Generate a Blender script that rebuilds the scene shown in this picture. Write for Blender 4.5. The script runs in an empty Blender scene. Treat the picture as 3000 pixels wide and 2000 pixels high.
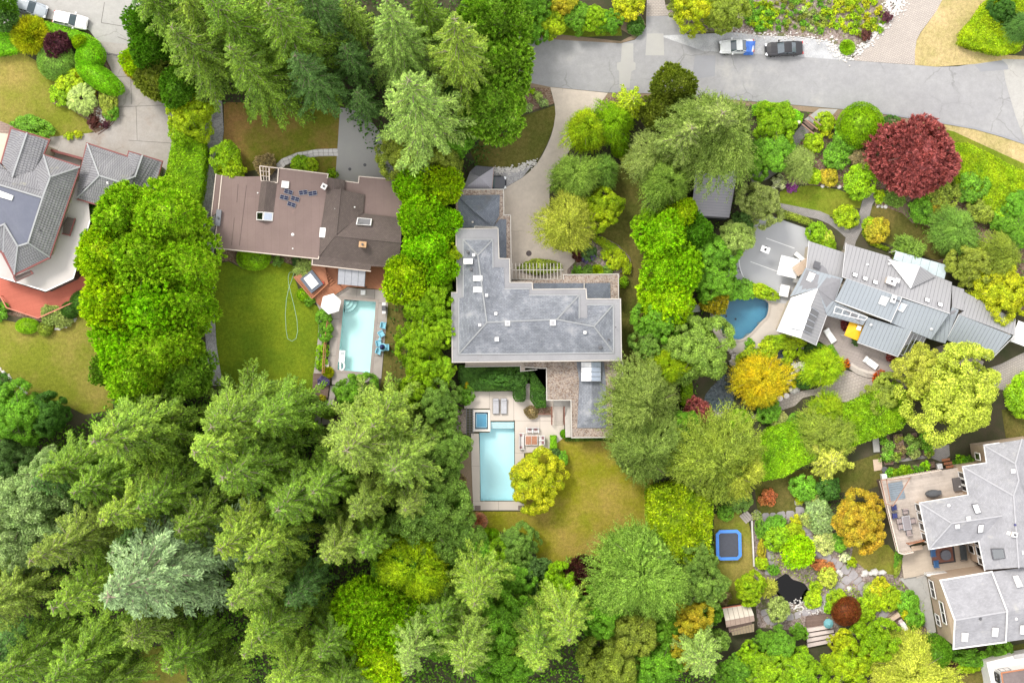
import bpy,math,random
import numpy as np
from mathutils import Vector,Matrix
from mathutils.geometry import tessellate_polygon
random.seed(7); RNG=np.random.default_rng(7)
S=bpy.context.scene
H=160.0          # metres from the ground to the drone
K=18.0           # survey units per metre on the ground
# ---------------------------------------------------------------- camera, sky, sun, exposure
cam=bpy.data.cameras.new('camera'); cam.sensor_width=36.0
cam.lens=36.0*H/(2352/K); cam.clip_end=2000; cam.clip_start=1
camo=bpy.data.objects.new('camera',cam); S.collection.objects.link(camo)
camo.location=(0,0,H); S.camera=camo
SUN_EL,SUN_AZ=math.radians(52),math.radians(-38)      # azimuth from north, negative is west
W=bpy.data.worlds.new('World'); S.world=W; W.use_nodes=True
nt=W.node_tree; nt.nodes.clear()
sky=nt.nodes.new('ShaderNodeTexSky'); sky.sky_type = 'NISHITA'; sky.sun_disc=False
sky.sun_elevation=SUN_EL; sky.sun_rotation=SUN_AZ; sky.dust_density=4.0; sky.ozone_density=1.0
mx=nt.nodes.new('ShaderNodeMix'); mx.data_type = 'RGBA'; mx.inputs[0].default_value=0.84
mx.inputs[7].default_value=(8.6,8.4,8.3,1)            # thin even cloud veil over the clear sky
bg=nt.nodes.new('ShaderNodeBackground'); bg.inputs[1].default_value=0.115
wo=nt.nodes.new('ShaderNodeOutputWorld')
nt.links.new(sky.outputs[0],mx.inputs[6]); nt.links.new(mx.outputs[2],bg.inputs[0]); nt.links.new(bg.outputs[0],wo.inputs[0])
sl=bpy.data.lights.new('sun','SUN'); sl.energy=1.5; sl.angle=math.radians(16); sl.color=(1,.95,.87)
so=bpy.data.objects.new('sun',sl); S.collection.objects.link(so)
d=Vector((math.sin(SUN_AZ)*math.cos(SUN_EL),math.cos(SUN_AZ)*math.cos(SUN_EL),math.sin(SUN_EL)))
so.rotation_euler=d.to_track_quat('Z','Y').to_euler(); so.location=d*300
S.view_settings.view_transform = 'Standard'; S.view_settings.look = 'None'
S.view_settings.exposure=1.0; S.view_settings.gamma=1.0; S.view_settings.use_curve_mapping=False
S.render.engine = 'CYCLES'
S.cycles.max_bounces=6; S.cycles.diffuse_bounces=3; S.cycles.glossy_bounces=2
S.cycles.transmission_bounces=3; S.cycles.transparent_max_bounces=6
S.cycles.caustics_reflective=False; S.cycles.caustics_refractive=False

# ---------------------------------------------------------------- helpers
COL=S.collection
def P(u,v,z=0.0):
    s=(H-z)/H/K
    return Vector(((u-1176)*s,(784-v)*s,z))
def zone(x0,y0,s):
    return lambda x,y: ((x0+x/s)/1.2755,(y0+y/s)/1.2755)
ZA=zone(0,350,2.6133); ZB=zone(560,400,3.36); ZC=zone(580,720,2.8); ZD=zone(1280,440,3.408)
ZE=zone(1300,780,3.408); ZF=zone(1320,1060,2.6133); ZG=zone(1980,500,3.136); ZH=zone(2200,330,2.751)
ZI=zone(2050,1400,3.408); ZJ=zone(2000,920,3.92); ZK=zone(2250,680,3.136); ZL=zone(2500,1240,3.92)
ZM=zone(2500,1600,3.92); Z1=zone(0,0,3.136); Z3=zone(1500,0,3.136); Z4=zone(2250,0,3.136)
ZN=zone(2000,1560,3.564); ZO=zone(800,840,3.4075); Z0=zone(0,0,5.2275)
def cv(Z,pts): return [Z(*p[:2])+tuple(p[2:]) for p in pts]

def tag(o,label=None,cat=None,group=None,kind=None):
    if label: o['label']=label
    if cat: o['category']=cat
    if group: o['group']=group
    if kind: o['kind']=kind
    return o
def thing(name,label,cat,loc=(0,0,0),rz=0.0,group=None):
    o=bpy.data.objects.new(name,None); COL.objects.link(o)
    o.location=loc; o.rotation_euler=(0,0,rz); o.empty_display_size=.3
    return tag(o,label,cat,group)
def root_loc(o):
    while o.parent: o=o.parent
    return Vector(o.location)
def node_obj(name,me,parent=None):
    o=bpy.data.objects.new(name,me); COL.objects.link(o)
    if parent: o.parent=parent
    return o
def face_uv(pts,ang=0.0):
    n=Vector((0,0,0))
    for i in range(len(pts)):
        a,b=pts[i],pts[(i+1)%len(pts)]
        n+=Vector(((a.y-b.y)*(a.z+b.z),(a.z-b.z)*(a.x+b.x),(a.x-b.x)*(a.y+b.y)))
    if n.length<1e-9: n=Vector((0,0,1))
    n.normalize()
    if abs(n.z)>.9995:
        vd=Vector((-math.sin(ang),math.cos(ang),0)); ud=Vector((math.cos(ang),math.sin(ang),0))
    else:
        ud=Vector((0,0,1)).cross(n).normalized(); vd=n.cross(ud).normalized()
    return [(p.dot(ud),p.dot(vd)) for p in pts]
class MB:
    def __init__(s,world=True): s.v=[]; s.f=[]; s.uv=[]; s.world=world; s.mi=[]; s.m=0
    def face(s,pts,ang=0.0):
        pts=[Vector(p) for p in pts]; n=len(s.v); s.v+=pts
        s.f.append(tuple(range(n,n+len(pts)))); s.uv+=face_uv(pts,ang); s.mi.append(s.m); return s
    def poly(s,pts,ang=0.0,holes=()):
        loops=[[Vector(p) for p in pts]]+[[Vector(p) for p in h] for h in holes]
        flat=[p for l in loops for p in l]
        for t in tessellate_polygon(loops):
            tri=[flat[i] for i in t]
            nz=(tri[1]-tri[0]).cross(tri[2]-tri[0])
            if nz.z<0: tri.reverse()
            s.face(tri,ang)
        return s
    def prism(s,pts,z0,z1,ang=0.0,holes=(),bottom=False):
        """pts: 2D world points"""
        s.poly([(p[0],p[1],z1) for p in pts],ang,[[(p[0],p[1],z1) for p in h] for h in holes])
        if bottom: s.poly([(p[0],p[1],z0) for p in pts],ang)
        for lp in [pts]+list(holes):
            a=sum(lp[i][0]*lp[(i+1)%len(lp)][1]-lp[(i+1)%len(lp)][0]*lp[i][1] for i in range(len(lp)))
            L=lp if a>0 else lp[::-1]
            for i in range(len(L)):
                p,q=L[i],L[(i+1)%len(L)]
                s.face([(p[0],p[1],z0),(q[0],q[1],z0),(q[0],q[1],z1),(p[0],p[1],z1)])
        return s
    def box(s,c,d,rz=0.0,tilt=None):
        M=Matrix.Rotation(rz,3,'Z')
        if tilt is not None: M=M @ tilt
        c=Vector(c); hx,hy,hz=d[0]/2,d[1]/2,d[2]/2
        q=[c+M @ Vector((x*hx,y*hy,z*hz)) for x in (-1,1) for y in (-1,1) for z in (-1,1)]
        for f in ((0,1,3,2),(4,6,7,5),(0,4,5,1),(2,3,7,6),(1,5,7,3),(0,2,6,4)):
            s.face([q[i] for i in f],rz)
        return s
    def bar(s,a,b,w,h=None):
        a,b=Vector(a),Vector(b); h=h or w; dd=b-a; L=dd.length
        if L<1e-6: return s
        x=dd/L; up=Vector((0,0,1)) if abs(x.z)<.95 else Vector((1,0,0))
        y=up.cross(x).normalized(); z=x.cross(y)
        q=[a+x*(i*L)+y*(j*w/2)+z*(k*h/2) for i in (0,1) for j in (-1,1) for k in (-1,1)]
        for f in ((0,1,3,2),(4,6,7,5),(0,4,5,1),(2,3,7,6),(1,5,7,3),(0,2,6,4)):
            s.face([q[i] for i in f])
        return s
    def tube(s,path,r,n=6):
        path=[Vector(p) for p in path]; rr=r if isinstance(r,(list,tuple)) else [r]*len(path); rings=[]
        for i,p in enumerate(path):
            t=(path[min(i+1,len(path)-1)]-path[max(i-1,0)]).normalized()
            up=Vector((0,0,1)) if abs(t.z)<.9 else Vector((1,0,0))
            a=t.cross(up).normalized(); b=t.cross(a)
            rings.append([p+(a*math.cos(2*math.pi*k/n)+b*math.sin(2*math.pi*k/n))*rr[i] for k in range(n)])
        for i in range(len(rings)-1):
            for k in range(n):
                s.face([rings[i][k],rings[i+1][k],rings[i+1][(k+1)%n],rings[i][(k+1)%n]])
        s.face(rings[-1]); s.face(rings[0][::-1]); return s
    def lathe(s,c,prof,n=12,sx=1,sy=1):
        c=Vector(c); rg=[[c+Vector((r*math.cos(2*math.pi*k/n)*sx,r*math.sin(2*math.pi*k/n)*sy,z)) for k in range(n)] for r,z in prof]
        for i in range(len(rg)-1):
            for k in range(n):
                s.face([rg[i][k],rg[i][(k+1)%n],rg[i+1][(k+1)%n],rg[i+1][k]])
        s.face(rg[-1]); s.face(rg[0][::-1]); return s
    def build(s,name,mat,parent=None,smooth=False,off=None):
        me=bpy.data.meshes.new(name)
        o_=root_loc(parent) if (parent and s.world) else Vector((0,0,0))
        if off: o_=Vector(off)
        me.from_pydata([tuple(p-o_) for p in s.v],[],s.f)
        uvl=me.uv_layers.new(name='UVMap'); uvl.data.foreach_set('uv',[c for t in s.uv for c in t])
        for m in (mat if isinstance(mat,(list,tuple)) else [mat]): me.materials.append(m)
        me.polygons.foreach_set('material_index',s.mi)
        if smooth: me.polygons.foreach_set('use_smooth',[True]*len(s.f))
        me.update(); return node_obj(name,me,parent)
def weld(o,d=1e-4):
    import bmesh
    bm=bmesh.new(); bm.from_mesh(o.data); bmesh.ops.remove_doubles(bm,verts=bm.verts,dist=d); bm.to_mesh(o.data); bm.free(); return o
def inset(poly,d):
    """offset a 2D polygon inward by d (metres)"""
    a=sum(poly[i][0]*poly[(i+1)%len(poly)][1]-poly[(i+1)%len(poly)][0]*poly[i][1] for i in range(len(poly)))
    sg=1 if a>0 else -1; out=[]; n=len(poly)
    for i in range(n):
        p0,p1,p2=Vector(poly[i-1][:2]),Vector(poly[i][:2]),Vector(poly[(i+1)%n][:2])
        e1=(p1-p0).normalized(); e2=(p2-p1).normalized()
        n1=Vector((-e1.y,e1.x))*sg; n2=Vector((-e2.y,e2.x))*sg
        b=n1+n2; k=2/max(.5,b.dot(b)); out.append(tuple(p1+b*k*d))
    return out
def smooth_poly(pts,it=2):
    for _ in range(it):
        q=[]
        for i in range(len(pts)):
            a,b=Vector(pts[i]),Vector(pts[(i+1)%len(pts)])
            q+=[tuple(a*.75+b*.25),tuple(a*.25+b*.75)]
        pts=q
    return pts
def ribbon(pts,w):
    """polyline of survey points -> polygon of given width (survey units)"""
    L=[]; R=[]
    for i,p in enumerate(pts):
        a=Vector(pts[max(i-1,0)]); b=Vector(pts[min(i+1,len(pts)-1)]); t=(b-a).normalized(); n=Vector((-t.y,t.x))
        L.append(tuple(Vector(p)+n*w/2)); R.append(tuple(Vector(p)-n*w/2))
    return L+R[::-1]
def W2(pts,z=0.0): return [tuple(P(p[0],p[1],z)[:2]) for p in pts]

# ---------------------------------------------------------------- materials
MATS={}
def rgb(c): return (c[0],c[1],c[2],1)
def new_mat(name):
    m=bpy.data.materials.new(name); m.use_nodes=True; t=m.node_tree; b=t.nodes['Principled BSDF']; return m,t,b
def N(t,k,**kw):
    n=t.nodes.new(k)
    for a,v in kw.items(): setattr(n,a,v)
    return n
def ramp(t,stops):
    r=N(t,'ShaderNodeValToRGB'); e=r.color_ramp.elements
    while len(e)<len(stops): e.new(.5)
    for el,(p,c) in zip(e,stops): el.position=p; el.color=rgb(c)
    return r
def mixc(t,f,a,b,mode='MIX'):
    m=N(t,'ShaderNodeMix',data_type='RGBA',blend_type=mode)
    for s_,v in ((0,f),(6,a),(7,b)):
        if hasattr(v,'is_output'): t.links.new(v,m.inputs[s_])
        elif s_==0: m.inputs[0].default_value=v
        else: m.inputs[s_].default_value=rgb(v)
    return m.outputs[2]
def noise(t,co,sc,det=4,rough=.55):
    n=N(t,'ShaderNodeTexNoise'); n.inputs['Scale'].default_value=sc; n.inputs['Detail'].default_value=det
    n.inputs['Roughness'].default_value=rough; t.links.new(co,n.inputs['Vector']); return n
def vm(c,k): return tuple(min(1,x*k) for x in c)
def mottled(name,c,c2=None,sc=1.0,var=.25,fine=9.0,rough=.85,bump=.15,metal=0.0,spec=.3,blot=None,cracks=0.0):
    """two tones of the thing's own colour mixed by large noise, fine grain on top"""
    if name in MATS: return MATS[name]
    m,t,b=new_mat(name); g=N(t,'ShaderNodeNewGeometry').outputs['Position']
    c2=c2 or vm(c,1-var)
    n1=noise(t,g,sc,6,.6); r1=ramp(t,[(.32,(0,0,0)),(.68,(1,1,1))]); t.links.new(n1.outputs[0],r1.inputs[0])
    col=mixc(t,r1.outputs[0],c,c2)
    n2=noise(t,g,fine,3,.7); r2=ramp(t,[(.2,(1-var,)*3),(.8,(1+var*.6,)*3)]); t.links.new(n2.outputs[0],r2.inputs[0])
    col=mixc(t,1.0,col,r2.outputs[0],'MULTIPLY')
    if blot:
        n3=noise(t,g,blot[1],5,.65); r3=ramp(t,[(blot[2],(0,0,0)),(blot[2]+.12,(1,1,1))]); t.links.new(n3.outputs[0],r3.inputs[0])
        col=mixc(t,r3.outputs[0],col,blot[0])
    if cracks:
        wn=noise(t,g,.8,4,.6); ad=N(t,'ShaderNodeMix',data_type='RGBA',blend_type='ADD'); ad.inputs[0].default_value=1.2; t.links.new(g,ad.inputs[6]); t.links.new(wn.outputs['Color'],ad.inputs[7])
        vo=N(t,'ShaderNodeTexVoronoi',feature='DISTANCE_TO_EDGE'); vo.inputs['Scale'].default_value=cracks; t.links.new(ad.outputs[2],vo.inputs['Vector'])
        rc=ramp(t,[(.004,(.78,.78,.77)),(.011,(1,1,1))]); t.links.new(vo.outputs[0],rc.inputs[0]); n5=noise(t,g,.13,2); r5=ramp(t,[(.48,(0,0,0)),(.56,(1,1,1))]); t.links.new(n5.outputs[0],r5.inputs[0])
        col=mixc(t,r5.outputs[0],col,mixc(t,1.0,col,rc.outputs[0],'MULTIPLY'))
        n6=noise(t,g,1.1,6,.8); r6=ramp(t,[(.3,(.86,.86,.86)),(.7,(1.08,1.08,1.08))]); t.links.new(n6.outputs[0],r6.inputs[0]); col=mixc(t,1.0,col,r6.outputs[0],'MULTIPLY')
    t.links.new(col,b.inputs['Base Color']); b.inputs['Roughness'].default_value=rough
    b.inputs['Metallic'].default_value=metal; b.inputs['Specular IOR Level'].default_value=spec
    if bump:
        bp=N(t,'ShaderNodeBump'); bp.inputs['Strength'].default_value=bump; bp.inputs['Distance'].default_value=.05
        t.links.new(n2.outputs[0],bp.inputs['Height']); t.links.new(bp.outputs[0],b.inputs['Normal'])
    MATS[name]=m; return m
def bricky(name,c,c2,cm,bw,bh,mortar=.02,var=.2,sc=.5,rough=.85,bump=.4,off=.5,bias=0.0,stain=None):
    """laid units (slates, shingles, pavers, boards) in metres along the surface's own UV"""
    if name in MATS: return MATS[name]
    m,t,b=new_mat(name); uv=N(t,'ShaderNodeUVMap').outputs[0]; g=N(t,'ShaderNodeNewGeometry').outputs['Position']
    br=N(t,'ShaderNodeTexBrick'); br.offset=off
    for k,v in (('Scale',1.0),('Mortar Size',mortar),('Mortar Smooth',.3),('Bias',bias),('Brick Width',bw),('Row Height',bh)): br.inputs[k].default_value=v
    br.inputs['Color1'].default_value=rgb(c); br.inputs['Color2'].default_value=rgb(c2); br.inputs['Mortar'].default_value=rgb(cm)
    t.links.new(uv,br.inputs['Vector'])
    n1=noise(t,g,sc,6,.62); r1=ramp(t,[(.25,(1-var,)*3),(.75,(1+var,)*3)]); t.links.new(n1.outputs[0],r1.inputs[0])
    col=mixc(t,1.0,br.outputs['Color'],r1.outputs[0],'MULTIPLY')
    n2=noise(t,g,7,3,.7); r2=ramp(t,[(.2,(1-var*.8,)*3),(.8,(1+var*.6,)*3)]); t.links.new(n2.outputs[0],r2.inputs[0])
    col=mixc(t,1.0,col,r2.outputs[0],'MULTIPLY')
    if stain:
        n3=noise(t,g,stain[1],6,.7); r3=ramp(t,[(stain[2],(0,0,0)),(stain[2]+.15,(1,1,1))]); t.links.new(n3.outputs[0],r3.inputs[0])
        col=mixc(t,r3.outputs[0],col,stain[0])
    t.links.new(col,b.inputs['Base Color']); b.inputs['Roughness'].default_value=rough; b.inputs['Specular IOR Level'].default_value=.3
    bp=N(t,'ShaderNodeBump'); bp.inputs['Strength'].default_value=bump; bp.inputs['Distance'].default_value=.02; bp.invert=True
    t.links.new(br.outputs['Fac'],bp.inputs['Height']); t.links.new(bp.outputs[0],b.inputs['Normal'])
    MATS[name]=m; return m
def lawn(name,green,dry,thr=.5,sc=.16,soft=.16,third=None):
    if name in MATS: return MATS[name]
    m,t,b=new_mat(name); g=N(t,'ShaderNodeNewGeometry').outputs['Position']
    n1=noise(t,g,sc,7,.68); r1=ramp(t,[(thr-soft,(0,0,0)),(thr+soft,(1,1,1))]); t.links.new(n1.outputs[0],r1.inputs[0])
    col=mixc(t,r1.outputs[0],green,dry)
    if third:
        n4=noise(t,g,sc*2.3,4,.6); r4=ramp(t,[(.5,(0,0,0)),(.72,(1,1,1))]); t.links.new(n4.outputs[0],r4.inputs[0])
        col=mixc(t,r4.outputs[0],col,third)
    n2=noise(t,g,2.4,5,.75); r2=ramp(t,[(.25,(.66,)*3),(.75,(1.3,)*3)]); t.links.new(n2.outputs[0],r2.inputs[0])
    col=mixc(t,1.0,col,r2.outputs[0],'MULTIPLY')
    n3=noise(t,g,14,2,.8); r3=ramp(t,[(.25,(.62,)*3),(.75,(1.35,)*3)]); t.links.new(n3.outputs[0],r3.inputs[0])
    col=mixc(t,1.0,col,r3.outputs[0],'MULTIPLY')
    t.links.new(col,b.inputs['Base Color']); b.inputs['Roughness'].default_value=.95; b.inputs['Specular IOR Level'].default_value=.1
    bp=N(t,'ShaderNodeBump'); bp.inputs['Strength'].default_value=.6; bp.inputs['Distance'].default_value=.08
    t.links.new(n3.outputs[0],bp.inputs['Height']); t.links.new(bp.outputs[0],b.inputs['Normal'])
    MATS[name]=m; return m
def gravel(name,cols,sc=7.0,bump=.8,stain=None):
    if name in MATS: return MATS[name]
    m,t,b=new_mat(name); g=N(t,'ShaderNodeNewGeometry').outputs['Position']
    vo=N(t,'ShaderNodeTexVoronoi'); vo.inputs['Scale'].default_value=sc; t.links.new(g,vo.inputs['Vector'])
    sp=N(t,'ShaderNodeSeparateColor'); t.links.new(vo.outputs['Color'],sp.inputs[0])
    k=len(cols); r=ramp(t,[((i+.5)/k,c) for i,c in enumerate(cols)]); t.links.new(sp.outputs[0],r.inputs[0])
    n1=noise(t,g,.5,5,.6); r1=ramp(t,[(.3,(.75,)*3),(.7,(1.2,)*3)]); t.links.new(n1.outputs[0],r1.inputs[0])
    col=mixc(t,1.0,r.outputs[0],r1.outputs[0],'MULTIPLY')
    if stain:
        n3=noise(t,g,stain[1],6,.7); r3=ramp(t,[(stain[2],(0,0,0)),(stain[2]+.1,(1,1,1))]); t.links.new(n3.outputs[0],r3.inputs[0])
        col=mixc(t,r3.outputs[0],col,stain[0])
    t.links.new(col,b.inputs['Base Color']); b.inputs['Roughness'].default_value=.9; b.inputs['Specular IOR Level'].default_value=.2
    bp=N(t,'ShaderNodeBump'); bp.inputs['Strength'].default_value=bump; bp.inputs['Distance'].default_value=.04; bp.invert=True
    t.links.new(vo.outputs['Distance'],bp.inputs['Height']); t.links.new(bp.outputs[0],b.inputs['Normal'])
    MATS[name]=m; return m
def plain(name,c,rough=.5,metal=0.0,spec=.5,coat=0.0):
    if name in MATS: return MATS[name]
    m,t,b=new_mat(name); g=N(t,'ShaderNodeNewGeometry').outputs['Position']
    n=noise(t,g,3.0,4,.6); r=ramp(t,[(.3,vm(c,.9)),(.7,vm(c,1.06))]); t.links.new(n.outputs[0],r.inputs[0])
    t.links.new(r.outputs[0],b.inputs['Base Color']); b.inputs['Roughness'].default_value=rough
    b.inputs['Metallic'].default_value=metal; b.inputs['Specular IOR Level'].default_value=spec; b.inputs['Coat Weight'].default_value=coat
    MATS[name]=m; return m
def water(name,tint,gloss=.04,wave=2.5,rough=.02,strength=.12,clear=1.0,deep=None):
    m,t,b=new_mat(name); t.nodes.remove(b); out=t.nodes['Material Output']; g=N(t,'ShaderNodeNewGeometry').outputs['Position']
    tr=N(t,'ShaderNodeBsdfTransparent'); tr.inputs[0].default_value=rgb(tint)
    gl=N(t,'ShaderNodeBsdfGlossy'); gl.inputs['Roughness'].default_value=rough; gl.inputs[0].default_value=(1,1,1,1)
    n=noise(t,g,wave,3,.5); bp=N(t,'ShaderNodeBump'); bp.inputs['Strength'].default_value=strength; bp.inputs['Distance'].default_value=.1
    t.links.new(n.outputs[0],bp.inputs['Height']); t.links.new(bp.outputs[0],gl.inputs['Normal'])
    fr=N(t,'ShaderNodeFresnel'); fr.inputs[0].default_value=1.33; t.links.new(bp.outputs[0],fr.inputs['Normal'])
    mx=N(t,'ShaderNodeMixShader'); t.links.new(fr.outputs[0],mx.inputs[0]); t.links.new(tr.outputs[0],mx.inputs[1]); t.links.new(gl.outputs[0],mx.inputs[2])
    t.links.new(mx.outputs[0],out.inputs[0]); MATS[name]=m; return m
def glassy(name,tint,rough=.03,base=.25):
    """window glass: tinted see-through with sky reflection"""
    if name in MATS: return MATS[name]
    m,t,b=new_mat(name); t.nodes.remove(b); out=t.nodes['Material Output']
    tr=N(t,'ShaderNodeBsdfTransparent'); tr.inputs[0].default_value=rgb(tint)
    gl=N(t,'ShaderNodeBsdfGlossy'); gl.inputs['Roughness'].default_value=rough
    mx=N(t,'ShaderNodeMixShader'); mx.inputs[0].default_value=base
    t.links.new(tr.outputs[0],mx.inputs[1]); t.links.new(gl.outputs[0],mx.inputs[2]); t.links.new(mx.outputs[0],out.inputs[0]); MATS[name]=m; return m
def leaf_mat(name,trans=.30,vr=.5):
    m,t,b=new_mat(name); t.nodes.remove(b); out=t.nodes['Material Output']
    oi=N(t,'ShaderNodeObjectInfo'); at=N(t,'ShaderNodeAttribute',attribute_type='OBJECT',attribute_name='tone')
    ge=N(t,'ShaderNodeNewGeometry'); n1=noise(t,ge.outputs['Position'],.55,5,.65)
    r0=ramp(t,[(.36,(0,0,0)),(.64,(1,1,1))]); t.links.new(n1.outputs[0],r0.inputs[0])
    col=mixc(t,r0.outputs[0],oi.outputs['Color'],at.outputs['Color'])
    r1=ramp(t,[(0,(1-vr,)*3),(1,(1+vr,)*3)]); t.links.new(ge.outputs['Random Per Island'],r1.inputs[0])
    col=mixc(t,1.0,col,r1.outputs[0],'MULTIPLY')
    for sc_,lo_,hi_ in ((1.3,.78,1.28),(4.2,.6,1.5)):
        n2=noise(t,ge.outputs['Position'],sc_,3,.65); r2=ramp(t,[(.34,(lo_,lo_,lo_)),(.66,(hi_,hi_,hi_*.9))]); t.links.new(n2.outputs[0],r2.inputs[0]); col=mixc(t,1.0,col,r2.outputs[0],'MULTIPLY')
    df=N(t,'ShaderNodeBsdfDiffuse'); tl=N(t,'ShaderNodeBsdfTranslucent'); t.links.new(col,df.inputs[0])
    tc=mixc(t,1.0,col,(1.05,1.15,.55),'MULTIPLY'); t.links.new(tc,tl.inputs[0])
    mx=N(t,'ShaderNodeMixShader'); mx.inputs[0].default_value=trans
    t.links.new(df.outputs[0],mx.inputs[1]); t.links.new(tl.outputs[0],mx.inputs[2])
    gl=N(t,'ShaderNodeBsdfGlossy'); gl.inputs['Roughness'].default_value=.45
    m2=N(t,'ShaderNodeMixShader'); m2.inputs[0].default_value=.015
    t.links.new(mx.outputs[0],m2.inputs[1]); t.links.new(gl.outputs[0],m2.inputs[2]); t.links.new(m2.outputs[0],out.inputs[0])
    return m
LEAF=leaf_mat('leaf'); NEEDLE=leaf_mat('needle',.26,.5)
BARKL=mottled('pale_bark',(.30,.25,.19),(.24,.20,.14),3,.3,20)
BARK=mottled('bark',(.11,.08,.06),(.19,.15,.12),3,.3,20)
# ---------------------------------------------------------------- foliage generators (numpy, leaf by leaf)
def unit(a): return a/np.maximum(np.linalg.norm(a,axis=-1,keepdims=True),1e-9)
def quads(C,D,Sd,L,Wd,bend=.12):
    """diamond leaves: base C, axis D, side Sd"""
    L=np.asarray(L)[:,None]; Wd=np.asarray(Wd)[:,None]; Nn=np.cross(D,Sd)
    mid=C+D*L*.45+Nn*L*bend
    V=np.stack([C,mid+Sd*Wd/2,C+D*L,mid-Sd*Wd/2],1)
    return V
def quad_mesh(name,V,mats):
    n=len(V); me=bpy.data.meshes.new(name)
    me.vertices.add(n*4); me.vertices.foreach_set('co',V.reshape(-1).astype(np.float32))
    me.loops.add(n*4); me.loops.foreach_set('vertex_index',np.arange(n*4,dtype=np.int32))
    me.polygons.add(n); me.polygons.foreach_set('loop_start',np.arange(0,n*4,4,dtype=np.int32))
    try: me.polygons.foreach_set('loop_total',np.full(n,4,dtype=np.int32))
    except Exception: pass
    for m in mats: me.materials.append(m)
    me.update(calc_edges=True); return me
def rnd_unit(n,rg): return unit(rg.normal(size=(n,3)))
def side_of(D,rg):
    return unit(np.cross(D,rnd_unit(len(D),rg)))
def lump(dirs,rg,amp,k=7):
    f=np.ones(len(dirs))
    for _ in range(k):
        a=rnd_unit(1,rg)[0]; ph=rg.uniform(0,6.28); fr=rg.uniform(2,6)
        f+=amp/math.sqrt(k)*np.sin(dirs @ a*fr+ph)
    return f
def crown_broad(rg,R,Hc,nl,per,ls,rl=.24,amp=.22,low=-.35,up=.5):
    """Hc: crown height; crown centre at Hc*.5; many lobes of leaves"""
    out=[]
    d=rnd_unit(nl*4,rg); d=d[d[:,2]>low][:nl]; f=lump(d,rg,amp)
    cen=d*f[:,None]*np.array([R*.8,R*.8,Hc*.42])
    for c,dd in zip(cen,d):
        r=R*rl*rg.uniform(.65,1.25); o=rnd_unit(per,rg); o=unit(o+dd*.55+np.array([0,0,.35]))
        p=c+o*r*rg.uniform(.7,1.05,(len(o),1))*np.array([1,1,.75])
        Nn=unit(o+rnd_unit(len(o),rg)*.75+np.array([0,0,up])); D=unit(np.cross(Nn,rnd_unit(len(o),rg))); Sd=np.cross(Nn,D)
        s=ls*rg.uniform(.6,1.35,len(o)); out.append(quads(p,D,Sd,s,s*.62))
    m=int(nl*per*.12); o=rnd_unit(m*2,rg); o=o[o[:,2]>-.5][:m]      # leaves deeper in the crown
    p=o*np.array([R*.66,R*.66,Hc*.36])*rg.uniform(.6,1,(len(o),1)); Nn=unit(o+rnd_unit(len(o),rg)*.5); D=unit(np.cross(Nn,rnd_unit(len(o),rg)))
    s=ls*1.9*rg.uniform(.7,1.3,len(o)); out.append(quads(p,D,np.cross(Nn,D),s,s*.8))
    V=np.concatenate(out); V[:,:,2]+=Hc*.5; return V
def crown_tuft(rg,R,Hc,nt_,per,ls,tr=.1,amp=.2,low=-.3,fan=.75,droop=0.0,tw=.28):
    """upward/outward fans of narrow sprays, as cedar and cypress show from above"""
    d=rnd_unit(nt_*4,rg); d=d[d[:,2]>low][:nt_]; n=len(d); f=lump(d,rg,amp,9)*rg.uniform(.82,1.08,n)
    base=d*f[:,None]*np.array([R*.86,R*.86,Hc*.45])
    ax=unit(d*np.array([1,1,.8])+np.array([0,0,.45-droop])+rnd_unit(n,rg)*.3)
    B=np.repeat(base,per,0); A=np.repeat(ax,per,0); D=unit(A+rnd_unit(n*per,rg)*fan)
    sz=np.repeat(rg.uniform(.7,1.4,n),per)
    Nn=unit(np.cross(D,rnd_unit(n*per,rg))+np.array([0,0,.6])); Sd=unit(np.cross(Nn,D))
    L=ls*sz*rg.uniform(.6,1.3,n*per); p=B+A*(rg.uniform(-.3,.6,(n*per,1))*R*tr)+rnd_unit(n*per,rg)*R*tr*.35
    V=[quads(p,D,Sd,L,L*tw,.05)]
    m=int(n*per*.1); o=rnd_unit(m*2,rg); o=o[o[:,2]>-.5][:m]
    q=o*lump(o,rg,amp*.5)[:,None]*np.array([R*.72,R*.72,Hc*.38]); Nn=unit(o+rnd_unit(len(o),rg)*.4); D=unit(np.cross(Nn,rnd_unit(len(o),rg)))
    s=ls*1.3*rg.uniform(.7,1.3,len(o)); V.append(quads(q,D,np.cross(Nn,D),s,s*.7))
    V=np.concatenate(V); V[:,:,2]+=Hc*.5; return V
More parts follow.
